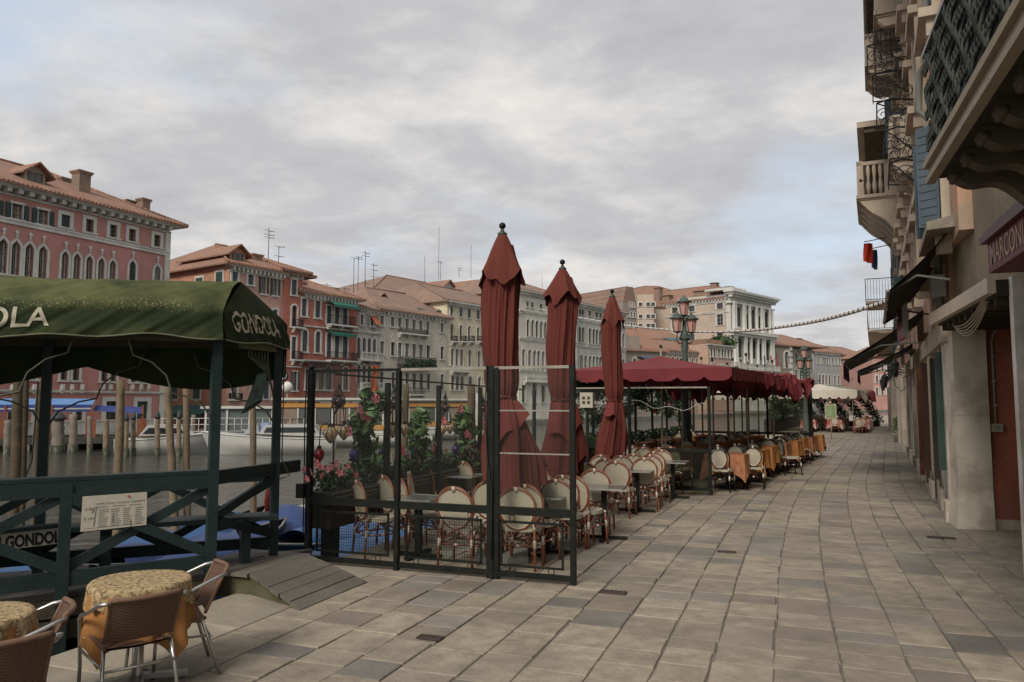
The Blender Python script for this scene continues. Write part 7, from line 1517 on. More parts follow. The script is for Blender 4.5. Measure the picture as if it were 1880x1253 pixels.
def woven_chair(label=None):
    o = empty('woven_chair', (0, 0, 0), 0, label, 'chair')      # sitter looks along +y
    H = .72; sh = .405
    def back(a, k): x = (a-.5)*.40; z = sh+.03+(H-sh-.03)*k; y = -.19-.13*k-.045*(1-(2*a-1)**2)*(.4+.6*k); return Vector((x*(1+.05*k), y, z))
    mb = MB(); mb.grid(back, 20, 14); mb.grid(lambda a, k: back(a, k)+Vector((0, -.008, 0)), 20, 14); mb.build('backrest', wv, o)
    def seat(a, k): x = (a-.5)*.40; y = -.20+.40*k; z = sh-.012*math.sin(a*math.pi)-(.03*(1-k)**3 if k < 1 else 0)+.03*max(0, .15-k)/.15; return Vector((x, y, z))
    mb = MB(); mb.grid(seat, 16, 14); mb.grid(lambda a, k: seat(a, k)-Vector((0, 0, .012)), 16, 14); mb.build('seat', wv, o)
    mb = MB(); mb.tube([back(i/12, 1) for i in range(13)], .017, 8); mb.tube([seat(i/12, 1) for i in range(13)], .014, 8); mb.tube([back(0, i/8) for i in range(9)], .012, 6); mb.tube([back(1, i/8) for i in range(9)], .012, 6); mb.tube([seat(0, i/8) for i in range(9)], .012, 6); mb.tube([seat(1, i/8) for i in range(9)], .012, 6); mb.build('rolled_edge', roll, o)
    for sx in (-1, 1):
        mb = MB(); mb.tube([(sx*.225, -.325, H-.015), (sx*.262, -.26, H-.03), (sx*.27, -.05, H-.115), (sx*.27, .12, H-.165), (sx*.262, .20, H-.20), (sx*.25, .235, H-.26), (sx*.235, .255, .2), (sx*.235, .27, 0)], .0125, 8); mb.build('armrest_and_front_leg', alu, o)
        mb = MB(); mb.tube([(sx*.20, -.17, sh-.01), (sx*.215, -.22, .25), (sx*.225, -.30, 0)], .0125, 8); mb.build('leg', alu, o)
    mb = MB(); mb.tube([(-.213, -.235, .27), (.213, -.235, .27)], .009, 6); mb.tube([(-.235, .25, .30), (-.21, -.22, .28)], .009, 6); mb.tube([(.235, .25, .30), (.21, -.22, .28)], .009, 6); mb.tube([(-.235, .20, sh-.02), (.235, .20, sh-.02)], .010, 6); mb.build('stretcher', alu, o)
    return freeze(o)
WC = woven_chair()
def place_w(c, facing, lb):      # c: middle of the back top; facing: unit vector of the sitter's look
    f = Vector(facing).normalized(); ang = math.atan2(-f.x, f.y); p = Vector((c[0], c[1], 0))+f*.34; place(WC, 'w', p, ang, lb, 'brown woven chairs with aluminium frames', .93)
place_w((-2.0, 5.45), (-.83, -.50, 0), 'brown woven chair right of the patterned round table, armrests toward it')
place_w((-2.12, 4.56), (-.66, .75, 0), 'brown woven chair before the patterned round table, its back to the camera')
place_w((-2.45, 4.37), (-.83, -.50, 0), 'brown woven chair between the two round tables, with shining armrests')
place_w((-2.38, 3.70), (-.66, .75, 0), 'brown woven chair cut off by the lower left corner of the picture')
lace = M('patterned_lace_cloth', (0.40, 0.30, 0.165), 0.8, 0.12, 8, 0.5, 40, c2=(0.13, 0.075, 0.03), f2=0.8, s2=38, lo=0.49, hi=0.56); under = M('amber_undercloth', (0.36, 0.165, 0.05), 0.6, 0.15, 4, 0.2, 20, c2=(0.25, 0.11, 0.035), f2=0.5, s2=2)
def round_table(p, label, R=.292, h=.655, seed=1, lc='', cl2=''):
    o = empty('round_table', p, 0, label, 'table', 'round tables with layered cloths'); mb = MB(); mb.lathe([(R-.01, h-.03), (R-.01, h-.008)], n=32); mb.build('table_top', wood_br, o)
    mb = MB(); mb.lathe([(.04, .03), (.035, .07), (.035, h-.03)], n=16); mb.build('column', alu, o)
    for k in range(4): a = k*math.pi/2+.5; mb = MB(); mb.bar((.03*math.cos(a), .03*math.sin(a), .05), (.30*math.cos(a), .30*math.sin(a), .025), .06, .03); mb.build('foot', alu, o)
    rr = random.Random(seed); ph = [rr.uniform(0, 6.28) for _ in range(5)]
    def und(a, k):
        A = a*6.2832; sq = 1/max(abs(math.cos(A)), abs(math.sin(A))); d = .30+.17*(sq-1)/.41; r = R+.008+k*(.02+.022*math.sin(9*A+ph[0])+.012*math.sin(17*A+ph[1])); return Vector((r*math.cos(A+.4), r*math.sin(A+.4), h-.004-d*k))
    mb = MB(); mb.grid(und, 120, 12); c_ = mb.build('undercloth', under, None, p); tag(c_, cl2, 'tablecloth', 'amber undercloths')
    def top(a, k):
        A = a*6.2832
        if k < .7: r = (R+.012)*k/.7; return Vector((r*math.cos(A), r*math.sin(A), h+.004+.0015*math.sin(r*40+A*3)))
        q = (k-.7)/.3; r = R+.014+q*(.012+.016*math.sin(9*A+ph[0])+.010*math.sin(14*A+ph[2])); d = .135+.015*math.cos(A*2)+.012*math.sin(30*A)*(q > .9); return Vector((r*math.cos(A), r*math.sin(A), h+.004-d*q-.006*(1-q)*q))
    mb = MB(); mb.grid(top, 140, 22); c_ = mb.build('lace_cloth', lace, None, p); tag(c_, lc, 'tablecloth', 'patterned round top cloths'); return o
round_table(Vector((-2.41, 5.06, 0)), 'round table with patterned gold cloth between the woven chairs', lc='gold patterned round cloth on the fully visible round table', cl2='amber undercloth hanging below the gold patterned cloth of the fully visible table')
round_table(Vector((-2.93, 4.22, 0)), 'round table cut by the left edge of the picture, with orange hanging cloth', seed=4, lc='pale patterned cloth on the table at the left edge', cl2='orange undercloth of the table at the left edge')
# ================================================================ RIGHT HAND HOUSES
ochre = M('old_shaded_ochre_plaster', (0.22, 0.175, 0.115), 0.92, 0.2, 1.5, 0.6, 12, c2=(0.17, 0.14, 0.10), f2=0.7, s2=1.2, streak=0.3)  # plaster colour darkened for the balcony's overhang shade as well as age
jambs = M('worn_pale_stone', (0.56, 0.50, 0.405), 0.85, 0.14, 2.5, 0.5, 16, c2=(0.34, 0.29, 0.225), f2=0.75, s2=1.6, streak=0.3, lo=0.48, hi=0.60)
redwall = M('red_ochre_wall', (0.38, 0.125, 0.072), 0.92, 0.12, 3, 0.4, 30, c2=(0.27, 0.11, 0.075), f2=0.7, s2=1.8, streak=0.2, lo=.46, hi=.6)
orpl = M('salmon_plaster', (0.50, 0.29, 0.19), 0.92, 0.12, 1.0, 0.3, 14, c2=(0.34, 0.27, 0.20), f2=0.85, s2=0.8, streak=0.35, lo=0.50, hi=0.56)
trim = M('warm_stone_trim', (0.54, 0.455, 0.345), 0.85, 0.12, 2, 0.4, 16, c2=(0.28, 0.24, 0.19), f2=0.6, s2=1.0, streak=0.35)
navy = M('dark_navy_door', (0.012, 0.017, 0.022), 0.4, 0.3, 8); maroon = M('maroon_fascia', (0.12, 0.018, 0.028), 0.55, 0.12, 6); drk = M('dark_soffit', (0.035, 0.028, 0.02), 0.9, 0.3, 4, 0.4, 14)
# ---- near house
F = Fac('near_house', 'nearest house on the right, ochre wall with big corbelled balcony and red passage wall', 0, 1, 20, sg=-1, O=UV(0, 2.3))
def pb(F, x0, x1, y0, y1, z0, z1, name, mat, parent=None): mb = MB(); mb.box(x0, x1, y0, y1, z0, z1); return mb.build(name, mat, parent or F.root)
pb(F, 1.0, 11.2, -7, 0, 3.12, 11, 'wall', ochre); pb(F, 11.2, 12.68, -7, -.02, 3.12, 4.05, 'low_wall', ochre); pb(F, 1.0, 7.2, -7, 0, 0, 3.115, 'shop_wall', ochre)
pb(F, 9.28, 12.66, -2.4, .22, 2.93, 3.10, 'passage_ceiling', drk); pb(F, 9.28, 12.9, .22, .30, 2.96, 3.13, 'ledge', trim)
mb = MB()
for i in range(9): mb.box(9.4+i*.38, 9.46+i*.38, -2.3, .2, 2.84, 2.93)
mb.build('ceiling_beam', M('dark_old_beam', (0.06, 0.042, 0.025), 0.9, 0.3, 4), F.root)['kind'] = 'stuff'
mb = MB(); mb.m(jambs); vs = []
for z, e in ((0, .05), (.12, .04), (.45, .0), (2.955, 0)): vs += [(12.67-e, -.38, z), (12.67-e, .05+e, z), (13.35, .05+e, z), (13.35, -.38, z)]
mb.add(vs, [(4*i+k, 4*i+(k+1) % 4, 4*i+4+(k+1) % 4, 4*i+4+k) for i in range(3) for k in range(4)]); mb.add([(12.66, -.38, 1.62), (12.66, .055, 1.62), (12.66, .055, 1.635), (12.66, -.38, 1.63)], [(0, 1, 2, 3)]); mb.build('stone_pillar', None, F.root)
pb(F, 12.78, 12.98, -3.0, -.36, .14, 2.93, 'red_wall', redwall); pb(F, 12.74, 12.98, -3.0, -.36, 0, .14, 'plinth', jambs); pb(F, 9.3, 12.7, -7.0, -3.0, 0, 2.93, 'passage_side_wall', ochre)
cd = MB(); cd.m(M('grey_conduit', (0.33, 0.29, 0.24), 0.6)); cd.tube([(12.755, -.47, 1.50), (12.755, -.47, 2.70), (12.755, -.49, 2.78), (12.70, -.52, 2.86)], .017, 8)
for z in (1.75, 2.1, 2.45): cd.box(12.73, 12.78, -.495, -.445, z, z+.03)
cd.m(M('switch_box', (0.36, 0.33, 0.26), 0.5)); cd.box(12.70, 12.78, -.545, -.40, 1.385, 1.50); cd.m(M('switch_inset', (0.22, 0.21, 0.15), 0.5)); cd.box(12.695, 12.70, -.515, -.43, 1.41, 1.475); cd.build('conduit_and_switch', None, F.root)
# shop front with white jamb
pb(F, 9.16, 9.30, -.20, .10, 0, 3.12, 'white_jamb', M('white_marble', (0.62, 0.59, 0.52), 0.7, 0.12, 4, 0.3, 20, c2=(0.30, 0.28, 0.23), f2=0.6, s2=1.5))
pb(F, 7.2, 9.16, -.30, -.18, 0, 3.1, 'dark_door', navy)
mb = MB(); mb.m(navy)
for i in range(9): mb.box(7.3+i*.2, 7.33+i*.2, -.18, -.14, .1, 3.0)
for z in (.1, .9, 1.7, 2.5, 3.0): mb.box(7.2, 9.15, -.18, -.13, z, z+.04)
mb.build('door_grille', None, F.root)
pn = MB()
for i in range(5): pn.box(8.78, 8.98, -.135, -.13, 1.35+i*.09, 1.41+i*.09)
pn.m(M('gold_plates', (0.25, 0.21, 0.10), 0.4)); pn.build('small_plates', M('gold_plates'), F.root)['kind'] = 'stuff'
# maroon fascia with lettering
ua = F.sz(1814, 470, .36)[0]; zt_ = F.sz(1813, 448, .36)[1]; zb_ = F.sz(1814, 504, .36)[1]
sg2 = empty('hotel_sign', F.root.matrix_basis @ Vector((ua, .36, zb_)), math.pi/2-A1, 'maroon fascia sign with pale letters MARCONI over the nearest shop', 'sign')
mb = MB(); mb.box(-6.5, 0, -.34, 0, 0, zt_-zb_); mb.build('board', maroon, sg2); mb = MB(); mb.box(-6.5, .06, -.36, .06, zt_-zb_, zt_-zb_+.07); mb.box(-6.5, .03, -.36, .03, zt_-zb_+.07, zt_-zb_+.12); mb.build('moulding', M('dark_maroon_trim', (0.07, 0.012, 0.016), 0.5), sg2); mb = MB(); mb.box(-6.5, -.10, -.36, -.03, zt_-zb_+.12, zt_-zb_+.19); mb.build('lead_cap', M('lead_grey', (0.09, 0.095, 0.10), 0.6), sg2)
u2 = F.sz(1878, 430, .36)[0]; wt = (ua-u2)*.93
Mx = Matrix(((-1, 0, 0, -.12-wt/2), (0, 0, 1, .004), (0, 1, 0, (zt_-zb_)/2), (0, 0, 0, 1)))
t_o = text('MARCONI', 'lettering', .30, Mx, M('pale_sign_letters', (0.30, 0.21, 0.15), 0.6), sg2, .002, .003, 1.0)
bx_ = [v_.co.x for v_ in t_o.data.vertices]; k_ = wt/(max(bx_)-min(bx_)); t_o.data.transform(Matrix.Translation((-.12, 0, 0)) @ Matrix.Diagonal((k_, 1, 1, 1)) @ Matrix.Translation((-max(bx_), 0, 0)))
# the great balcony
ue = F.sz(1700, 332, 1.15)[0]; ze_ = F.sz(1700, 332, 1.15)[1]; uw = 2.2
bal = pb(F, uw, ue, .0, 1.08, ze_+.05, ze_+.17, 'balcony', trim); mb = MB(); mb.box(uw, ue+.02, 1.08, 1.12, ze_+.05, ze_+.11); mb.box(uw, ue+.05, 1.08, 1.16, ze_+.11, ze_+.17); mb.box(uw, ue+.03, 1.08, 1.15, ze_-.03, ze_+.02); mb.box(ue, ue+.05, 0, 1.08, ze_+.11, ze_+.17); mb.build('slab_edge', M('weathered_slab_edge', (0.34, 0.285, 0.20), 0.85, 0.15, 2, 0.4, 16, c2=(0.18, 0.155, 0.11), f2=0.6, s2=2), bal)
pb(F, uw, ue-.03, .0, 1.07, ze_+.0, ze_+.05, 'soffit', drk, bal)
cbm_ = MB(); prof = []
for i in range(31): t = i/30; prof.append((1.02*(1-t), -.05-.52*t**1.15-.05*math.sin(t*math.pi*4.2)*(1-.3*t)))
prof = [(0, 0), (1.02, 0)]+prof
vs = [(-.085, y, z) for y, z in prof]+[(.085, y, z) for y, z in prof]; n = len(prof)
cbm_.add(vs, [tuple(range(n)), tuple(range(2*n-1, n-1, -1))]+[(i, (i+1) % n, n+(i+1) % n, n+i) for i in range(n)])
cbm_.tube([(-.09, .98, -.07), (.09, .98, -.07)], .03, 8)
cme_ = cbm_.mesh('corbel', M('dark_corbel_stone', (0.11, 0.088, 0.06), 0.9, 0.3, 5, 0.5, 20, c2=(0.06, 0.05, 0.035), f2=0.6, s2=2))
k = 0
u = ue-.25
while u > uw+.2: link('corbel', cme_, bal, (u, 0, ze_+.0)); u -= .50
rl = MB(); rl.m(M('oxidised_rail', (0.035, 0.045, 0.038), 0.6, 0.4, 6, c2=(0.09, 0.085, 0.06), f2=0.6, s2=6))
zr0, zr1 = ze_+.20, F.sz(1684, 140, 1.12)[1]
nb = int((ue-uw)/.085)
for i in range(nb+1):
    x = ue-.03-i*.085
    rl.tube([Vector((x+.022*math.sin(t*1.5+i), 1.10+.03*math.sin(t*1.1+i*1.3), lerp(zr0, zr1, t/12))) for t in range(13)], .014, 5)
    for q in (.18, .42, .66, .86): rl.tube([Vector((x+.04+.03*math.cos(t*1.05), 1.12, lerp(zr0, zr1, q)+.045*math.sin(t*1.05))) for t in range(7)], .010, 4)
rl.build('wrought_balusters', None, bal)['kind'] = 'stuff'
rp_ = MB(); rp_.box(uw, ue-.02, 1.06, 1.075, zr0+.02, zr1-.02); rp_.box(ue-.05, ue-.035, .05, 1.06, zr0+.02, zr1-.02); rp_.build('iron_backing', M('blue_green_iron', (0.02, 0.03, 0.032), 0.7, 0.4, 10), bal)
rt = MB(); rt.box(uw, ue+.02, 1.07, 1.14, zr1, zr1+.035); rt.box(ue-.04, ue+.02, 0, 1.07, zr1, zr1+.035); rt.build('handrail', M('pale_handrail', (0.20, 0.20, 0.19), 0.4, metal=.4), bal)
for x in (3.2, 5.4, 7.2): pb(F, x, x+1.1, -.05, .06, 4.1, 6.6, 'window', shut_gr)
# ---- far houses along the walkway
AF = 25.4; P0 = Vector((6.47, 11.13, 0))
F = Fac('salmon_house', 'tall salmon plastered house with shops, iron brackets and awnings along the walkway', 0, 1, AF, sg=-1, O=P0)
FS = F; EN = 19.0; ZT = 14.9
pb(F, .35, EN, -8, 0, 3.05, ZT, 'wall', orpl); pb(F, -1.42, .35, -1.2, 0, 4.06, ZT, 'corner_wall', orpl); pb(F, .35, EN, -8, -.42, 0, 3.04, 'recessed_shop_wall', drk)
pb(F, .3, EN, -.05, .14, 2.72, 3.05, 'lintel_band', trim)
ops = [(.95, 2.05), (2.85, 3.8), (4.7, 5.8), (6.6, 7.6), (8.6, 9.8), (10.8, 11.9), (13.0, 14.2), (15.4, 16.6), (17.6, 18.5)]
edges = [.62]+[e for o_ in ops for e in o_]+[EN]
pm_ = [jambs, M('grey_pier', (0.44, 0.40, 0.33), 0.88, 0.15, 2, 0.4, 14, c2=(0.2, 0.18, 0.15), f2=0.6, s2=1.2, streak=.4), M('cream_pier', (0.54, 0.45, 0.32), 0.88, 0.12, 2, 0.4, 14, c2=(0.30, 0.25, 0.18), f2=0.6, s2=1.2, streak=.3)]
for i in range(0, len(edges), 2):
    a, b_ = edges[i], edges[i+1]; pb(F, a, b_, -.41, .06 if i % 4 else .10, 0, 2.73, 'stone_pier', pm_[(i//2) % 3]); pb(F, a-.03, b_+.03, .06, .12 if i % 4 else .16, 0, .30, 'pier_base', jambs)
dm = [shut_gr, wood_br, M('orange_brown_door', (0.20, 0.085, 0.035), 0.5, 0.25, 6), glass_dk, wood_br, shut_bl, M('orange_brown_door'), glass_dk, wood_br]
for (a, b_), m_ in zip(ops, dm):
    d_ = pb(F, a, b_, -.36, -.30, .12, 2.72, 'door', m_); mb = MB(); mb.m(m_)
    for x in (a+.03, (a+b_)/2-.03, b_-.09): mb.box(x, x+.06, -.30, -.26, .12, 2.7)
    for z in (.15, .9, 1.9, 2.6): mb.box(a, b_, -.30, -.27, z, z+.07)
    mb.build('door_frame', None, d_); pb(F, a, b_, -.4, .0, 0, .12, 'doorstep', jambs)
mb = MB(); mb.box(-.01, .04, -.02, .25, .0, .42) ; 
for s_, z_ in ((2.35, .02), (4.2, .02)): pb(F, s_, s_+.26, .12, .145, .06, .46, 'service_hatch', M('tin_hatch', (0.24, 0.215, 0.16), 0.6, 0.2, 6))
# dark green shutter leaf standing open by the first door, and slim gates
for s_, m_, z0, z1, w_ in ((.93, shut_gr, .75, 2.6, .20), (2.83, M('dark_gate', (0.05, 0.045, 0.035), 0.7), .1, 2.6, .16), (4.68, shut_br, .2, 2.6, .2), (6.58, wood_br, .2, 2.6, .22)): pb(F, s_, s_+.05, .0, w_, z0, z1, 'open_leaf', m_)
# upper windows
ws_ = [-.25, 3.9, 6.6, 9.3, 12.0, 14.7, 17.2]
for zi, (zb0, hh) in enumerate(((4.35, 1.55), (7.6, 1.9), (11.0, 1.7))):
    for j, s_ in enumerate(ws_):
        w_ = pb(F, s_, s_+.95, .0, .03, zb0, zb0+hh, 'window', glass_dk)
        mb = MB(); mb.box(s_-.14, s_, 0, .11, zb0, zb0+hh); mb.box(s_+.95, s_+1.09, 0, .11, zb0, zb0+hh); mb.box(s_-.22, s_+1.17, 0, .22, zb0+hh, zb0+hh+.16); mb.box(s_-.25, s_+1.2, 0, .30, zb0-.14, zb0); mb.box(s_-.16, s_-.02, 0, .2, zb0-.4, zb0-.14); mb.box(s_+.97, s_+1.11, 0, .2, zb0-.4, zb0-.14); mb.build('frame', trim, w_)
        for q, sx in (((s_-.06, 0), (s_+1.01, 1)) if (j+2*zi) % 5 == 0 else ()):
            ang = RAD(62 if sx == 0 else 118)+.1*math.sin(j*3+zi); m3 = MB(); m3.box(0, .30, -.02, .02, 0, hh-.05)
            for l_ in range(int(hh/.12)): m3.box(.03, .27, .02, .03, .04+l_*.12, .10+l_*.12)
            o = m3.build('shutter', (shut_bl, shut_gr)[(j+zi) % 2], w_); o.location = (q, .12, zb0+.03); o.rotation_euler = (0, 0, ang)
for z in (6.6, 10.2): pb(F, .35, EN, 0, .10, z, z+.18, 'string_course', trim)
stripe_r = M('faded_red_stripe', (0.34, 0.12, 0.08), 0.9, 0.15, 3); stripe_w = M('pale_stripe', (0.45, 0.37, 0.29), 0.9, 0.1, 3)
for i, s_ in enumerate((2.9, 5.6, 8.3, 11, 13.6, 16.3)): pb(F, s_, s_+.22, 0, .07, 3.3, ZT-.5, 'pilaster', stripe_w if i % 2 else trim); pb(F, s_+.26, s_+.42, 0, .05, 3.3, ZT-.5, 'painted_stripe', stripe_r)
pb(F, .2, EN+.1, 0, .85, ZT-.05, ZT+.12, 'eave', M('eave_boards', (0.10, 0.085, 0.06), 0.9, 0.3, 4)); mb = MB()
for i in range(36): x = .4+i*.52; mb.box(x, x+.14, 0, .78, ZT-.25, ZT-.05)
mb.build('rafter', M('eave_boards'), F.root)['kind'] = 'stuff'; mb = MB(); mb.tube([(.2, 0.90, ZT+.0), (EN+.1, 0.90, ZT)], .08, 8); mb.build('gutter', M('grey_gutter', (0.16, 0.16, 0.14), 0.6), F.root)
mb = MB(); mb.tube([(EN-.2, .12, ZT-.3), (EN-.2, .12, 3.2)], .06, 8); mb.tube([(.5, .12, 11), (.5, .12, 7.2), (.5, .26, 7.0), (.5, .30, 6.4), (.5, .12, 6.2), (.5, .12, 3.2)], .055, 8); mb.build('downpipe', M('grey_gutter'), F.root)['kind'] = 'stuff'
def stone_balcony(F, s0, s1, zb, zt, out, cor, n_c, label='balcony', vine=False):
    B = pb(F, s0, s1, 0, out, zb-.16, zb, 'balcony', trim); mb = MB(); mb.box(s0-.06, s1+.06, out-.02, out+.06, zb-.1, zb+.02); mb.box(s0-.06, s0, 0, out, zb-.1, zb+.02); mb.box(s0, s1, out-.16, out+.02, zt-.13, zt); mb.box(s0, s0+.16, 0, out, zt-.13, zt)
    for x, y in ((s0+.14, out-.12), (s1-.14, out-.12), ((s0+s1)/2, out-.12)): mb.box(x-.14, x+.14, y-.08, y+.14, zb, zt+.04)
    mb.box(s0, s0+.14, .0, .5, zb, zt)
    x = s0+.36
    while x < s1-.2: h = zt-zb; mb.lathe([(.05, zb), (.085, zb+h*.28), (.04, zb+h*.5), (.075, zb+h*.72), (.05, zt-.12)], (x, out-.07, 0), 7); x += .2
    y = .62
    while y < out-.3: h = zt-zb; mb.lathe([(.05, zb), (.085, zb+h*.28), (.04, zb+h*.5), (.075, zb+h*.72), (.05, zt-.12)], (s0+.07, y, 0), 7); y += .2
    mb.build('balustrade', trim, B); p_ = [(0, 0), (out*.95, 0)]+[(out*.95*(1-t/10), -.05-cor*(t/10)**1.2-.10*math.sin(t/10*math.pi*2.2)) for t in range(11)]; n = len(p_)
    c_ = MB(); c_.add([(-.11, y, z) for y, z in p_]+[(.11, y, z) for y, z in p_], [tuple(range(n)), tuple(range(2*n-1, n-1, -1))]+[(i, (i+1) % n, n+(i+1) % n, n+i) for i in range(n)]); me = c_.mesh('corbel', trim)
    for i in range(n_c): link('corbel', me, B, (s0+.15+(s1-s0-.3)*i/(n_c-1), 0, zb-.16))
    return B
sb0 = 17.2; zlo = F.sz(1592, 352, 1.38)[1]
stone_balcony(F, sb0, sb0+4.4, 9.3, 10.55, 1.38, 1.5, 5)
stone_balcony(F, 12.6, 14.6, 12.3, 13.2, .95, .6, 3); stone_balcony(F, 8.6, 10.6, 9.0+3.0, 12.9, .7, .5, 3); stone_balcony(F, 5.9, 7.8, 7.35, 8.2, .55, .6, 3)
# lower house and the ones after it
F = Fac('striped_house', 'second house along the walkway with pale and red stripes and deep eaves', 0, 1, AF, sg=-1, O=P0+Vector((math.sin(RAD(AF)), math.cos(RAD(AF)), 0))*19.05)
pb(F, 0, 13, -8, 0, 0, 12.5, 'wall', M('pink_cream_plaster', (0.40, 0.27, 0.20), 0.92, 0.12, 1, 0.3, 12, streak=.3)); pb(F, -.2, 13.2, 0, 1.35, 12.4, 12.62, 'eave', trim); pb(F, -.1, 13.1, 0, 1.1, 12.2, 12.4, 'eave_soffit', M('eave_boards'))
for i in range(12): pb(F, .5+i*1.0, .5+i*1.0+.3, 0, .10, 3, 12.2, 'painted_stripe', (stripe_r, stripe_w)[i % 2])
for z in (4, 7, 10):
    for i in range(5): w_ = pb(F, 1+i*2.4, 1.9+i*2.4, .01, .14, z, z+1.6, 'window', shut_gr); pb(F, .85+i*2.4, 2.05+i*2.4, .0, .22, z-.12, z-.0, 'sill', trim, w_)
for i in range(6): pb(F, .2+i*2.2, .9+i*2.2, 0, .18, 0, 2.9, 'stone_pier', pm_[i % 3]); pb(F, 1.0+i*2.2, 2.2+i*2.2, 0, .03, .1, 2.6, 'door', dm[i % 5])
def iron_balcony(F, s0, s1, zb, zt, out):
    B = pb(F, s0, s1, 0, out, zb-.12, zb, 'balcony', trim); mb = MB(); mb.m(iron)
    for z in (zb+.06, zt): mb.bar((s0, out, z), (s1, out, z), .03, .03); mb.bar((s0, 0, z), (s0, out, z), .03, .03)
    x = s0
    while x < s1: mb.bar((x, out, zb), (x, out, zt), .016, .016); x += .12
    y = 0
    while y < out: mb.bar((s0, y, zb), (s0, y, zt), .016, .016); y += .12
    mb.build('iron_railing', None, B); return B
iron_balcony(F, 6, 9, 6.4, 7.4, 1.3)
F = Fac('walkway_end_house', 'lower pale house at the far end of the walkway with roof terrace', 0, 1, AF, sg=-1, O=P0+Vector((math.sin(RAD(AF)), math.cos(RAD(AF)), 0))*32.15)
pb(F, 0, 24, -8, 0, 0, 5.6, 'wall', M('cream_grey_plaster', (0.38, 0.31, 0.235), 0.92, 0.12, 1, 0.3, 12, streak=.3)); pb(F, -.1, 24, 0, .8, 5.5, 5.7, 'cornice', trim); iron_balcony(F, .1, 12, 5.72, 6.8, 1.3)
for i in range(8): pb(F, .3+i*2.8, 1.1+i*2.8, 0, .22, 0, 2.9, 'stone_pier', pm_[i % 3]); pb(F, 1.3+i*2.8, 2.7+i*2.8, 0, .04, .1, 2.6, 'door', dm[(i+2) % 5])
for i in range(8): pb(F, 1.2+i*2.8, 2.1+i*2.8, 0, .12, 3.5, 4.9, 'window', shut_gr)
# awnings
F = FS
def warn(name, label, s0, s1, z0, out, z1, m, val=.28, under=None, arms=True, seed=0, group='awnings over the walkway shops'):
    o = empty(name, F.root.matrix_basis @ Vector((s0, 0, 0)), F.root.rotation_euler.z, label, 'awning', group); L_ = s1-s0; mb = MB(); mb.m(m)
    mb.grid(lambda a, k: Vector((L_*a, out*k, lerp(z0, z1, k)-.05*math.sin(math.pi*k)-.015*abs(math.sin(a*math.pi*3)))), 24, 10); mb.build('cover', None, o)
    vm = MB(); vm.m(m); vm.grid(lambda a, k: Vector((L_*a, out+.012*math.sin(a*60+seed)*k, z1-.015*abs(math.sin(a*math.pi*3))-val*k*(1+.12*math.sin(a*40+seed)))), 60, 2); vm.build('valance', None, o)
    um = MB(); um.m(under or drk); um.grid(lambda a, k: Vector((L_*a, out*k*.97, lerp(z0, z1, k)-.05*math.sin(math.pi*k)-.02)), 10, 6); um.build('lining', None, o)
    if arms:
        for x in (.1, L_-.1): mb = MB(); mb.m(M('awning_arm', (0.10, 0.10, 0.09), 0.5, metal=.3)); mb.bar((x, .05, z0-.75), (x, out*.55, lerp(z0, z1, .5)-.22), .045, .03); mb.bar((x, out*.55, lerp(z0, z1, .5)-.22), (x, out, z1-.02), .04, .03); mb.build('folding_arm', None, o)
    mb = MB(); mb.m(M('awning_bar', (0.30, 0.28, 0.25), 0.4, metal=.3)); mb.tube([(-.02, out, z1), (L_+.02, out, z1)], .028, 8); mb.build('front_bar', None, o); return o
darkmar = M('dark_maroon_awning', (0.060, 0.020, 0.018), 0.8, 0.2, 5, 0.2, 20)
warn('shop_awning', 'long dark maroon awning reaching farthest over the walkway, hung from the shops', 5.6, 9.6, 3.85, 1.68, 2.70, darkmar, .34, M('green_grey_lining', (0.06, 0.065, 0.05), 0.8), seed=1)
warn('shop_awning', 'smaller dark awning beyond the long one, closer to the wall lanterns', 11.2, 15.2, 3.5, 1.5, 2.72, darkmar, .30, M('green_grey_lining'), seed=2)
warn('shop_hood', 'steep dark maroon hood over the first shop beyond the pillar', -.55, 4.4, 4.30, .85, 3.42, M('brown_maroon_hood', (0.085, 0.036, 0.026), 0.7, 0.3, 6, 0.3, 12), .12, drk, seed=3)
mb = MB(); mb.add([(0, 0, .05), (2.2, 0, .05), (2.2, .34, -.03), (0, .34, -.03), (0, 0, -.12), (2.2, 0, -.12), (2.2, .34, -.14), (0, .34, -.14)], [(0, 1, 2, 3), (4, 5, 6, 7), (0, 1, 5, 4), (1, 2, 6, 5), (2, 3, 7, 6), (3, 0, 4, 7)]); o = mb.build('hood_cap', M('weathered_lead', (0.24, 0.21, 0.165), 0.8, 0.2, 5), None, F.root.matrix_basis @ Vector((-.95, 0, 4.33)), (0, 0, F.root.rotation_euler.z)); tag(o, 'weathered pale ledge capping the steep maroon hood', 'ledge')
bs = empty('box_sign', F.root.matrix_basis @ Vector((3.6, .50, 3.05)), F.root.rotation_euler.z+RAD(5), 'maroon hanging sign with white edge in front of the long awning', 'sign'); mb = MB(); mb.box(0, .9, -.04, .04, 0, .78); mb.build('panel', M('bright_maroon', (0.22, 0.025, 0.045), 0.5, 0.1, 5), bs); mb = MB(); mb.box(-.02, .92, -.05, .05, .78, .84); mb.box(-.03, 0, -.05, .05, 0, .84); mb.build('white_edge', M('white_trim', (0.45, 0.44, 0.42), 0.5), bs)
rr = random.Random(8); mb = MB()
for i in range(7): x = .12+i*.11; mb.tube([Vector((x, -.043, .2)), Vector((x+.03, -.043, .4+.1*rr.random())), Vector((x+.06, -.043, .3)), Vector((x+.05, -.043, .18+.1*rr.random()))], .008, 4); mb.tube([Vector((x, .043, .2)), Vector((x+.03, .043, .4+.1*rr.random())), Vector((x+.06, .043, .3))], .008, 4)
mb.build('pale_strokes', M('pink_strokes', (0.42, 0.22, 0.22), 0.6), bs)['kind'] = 'stuff'
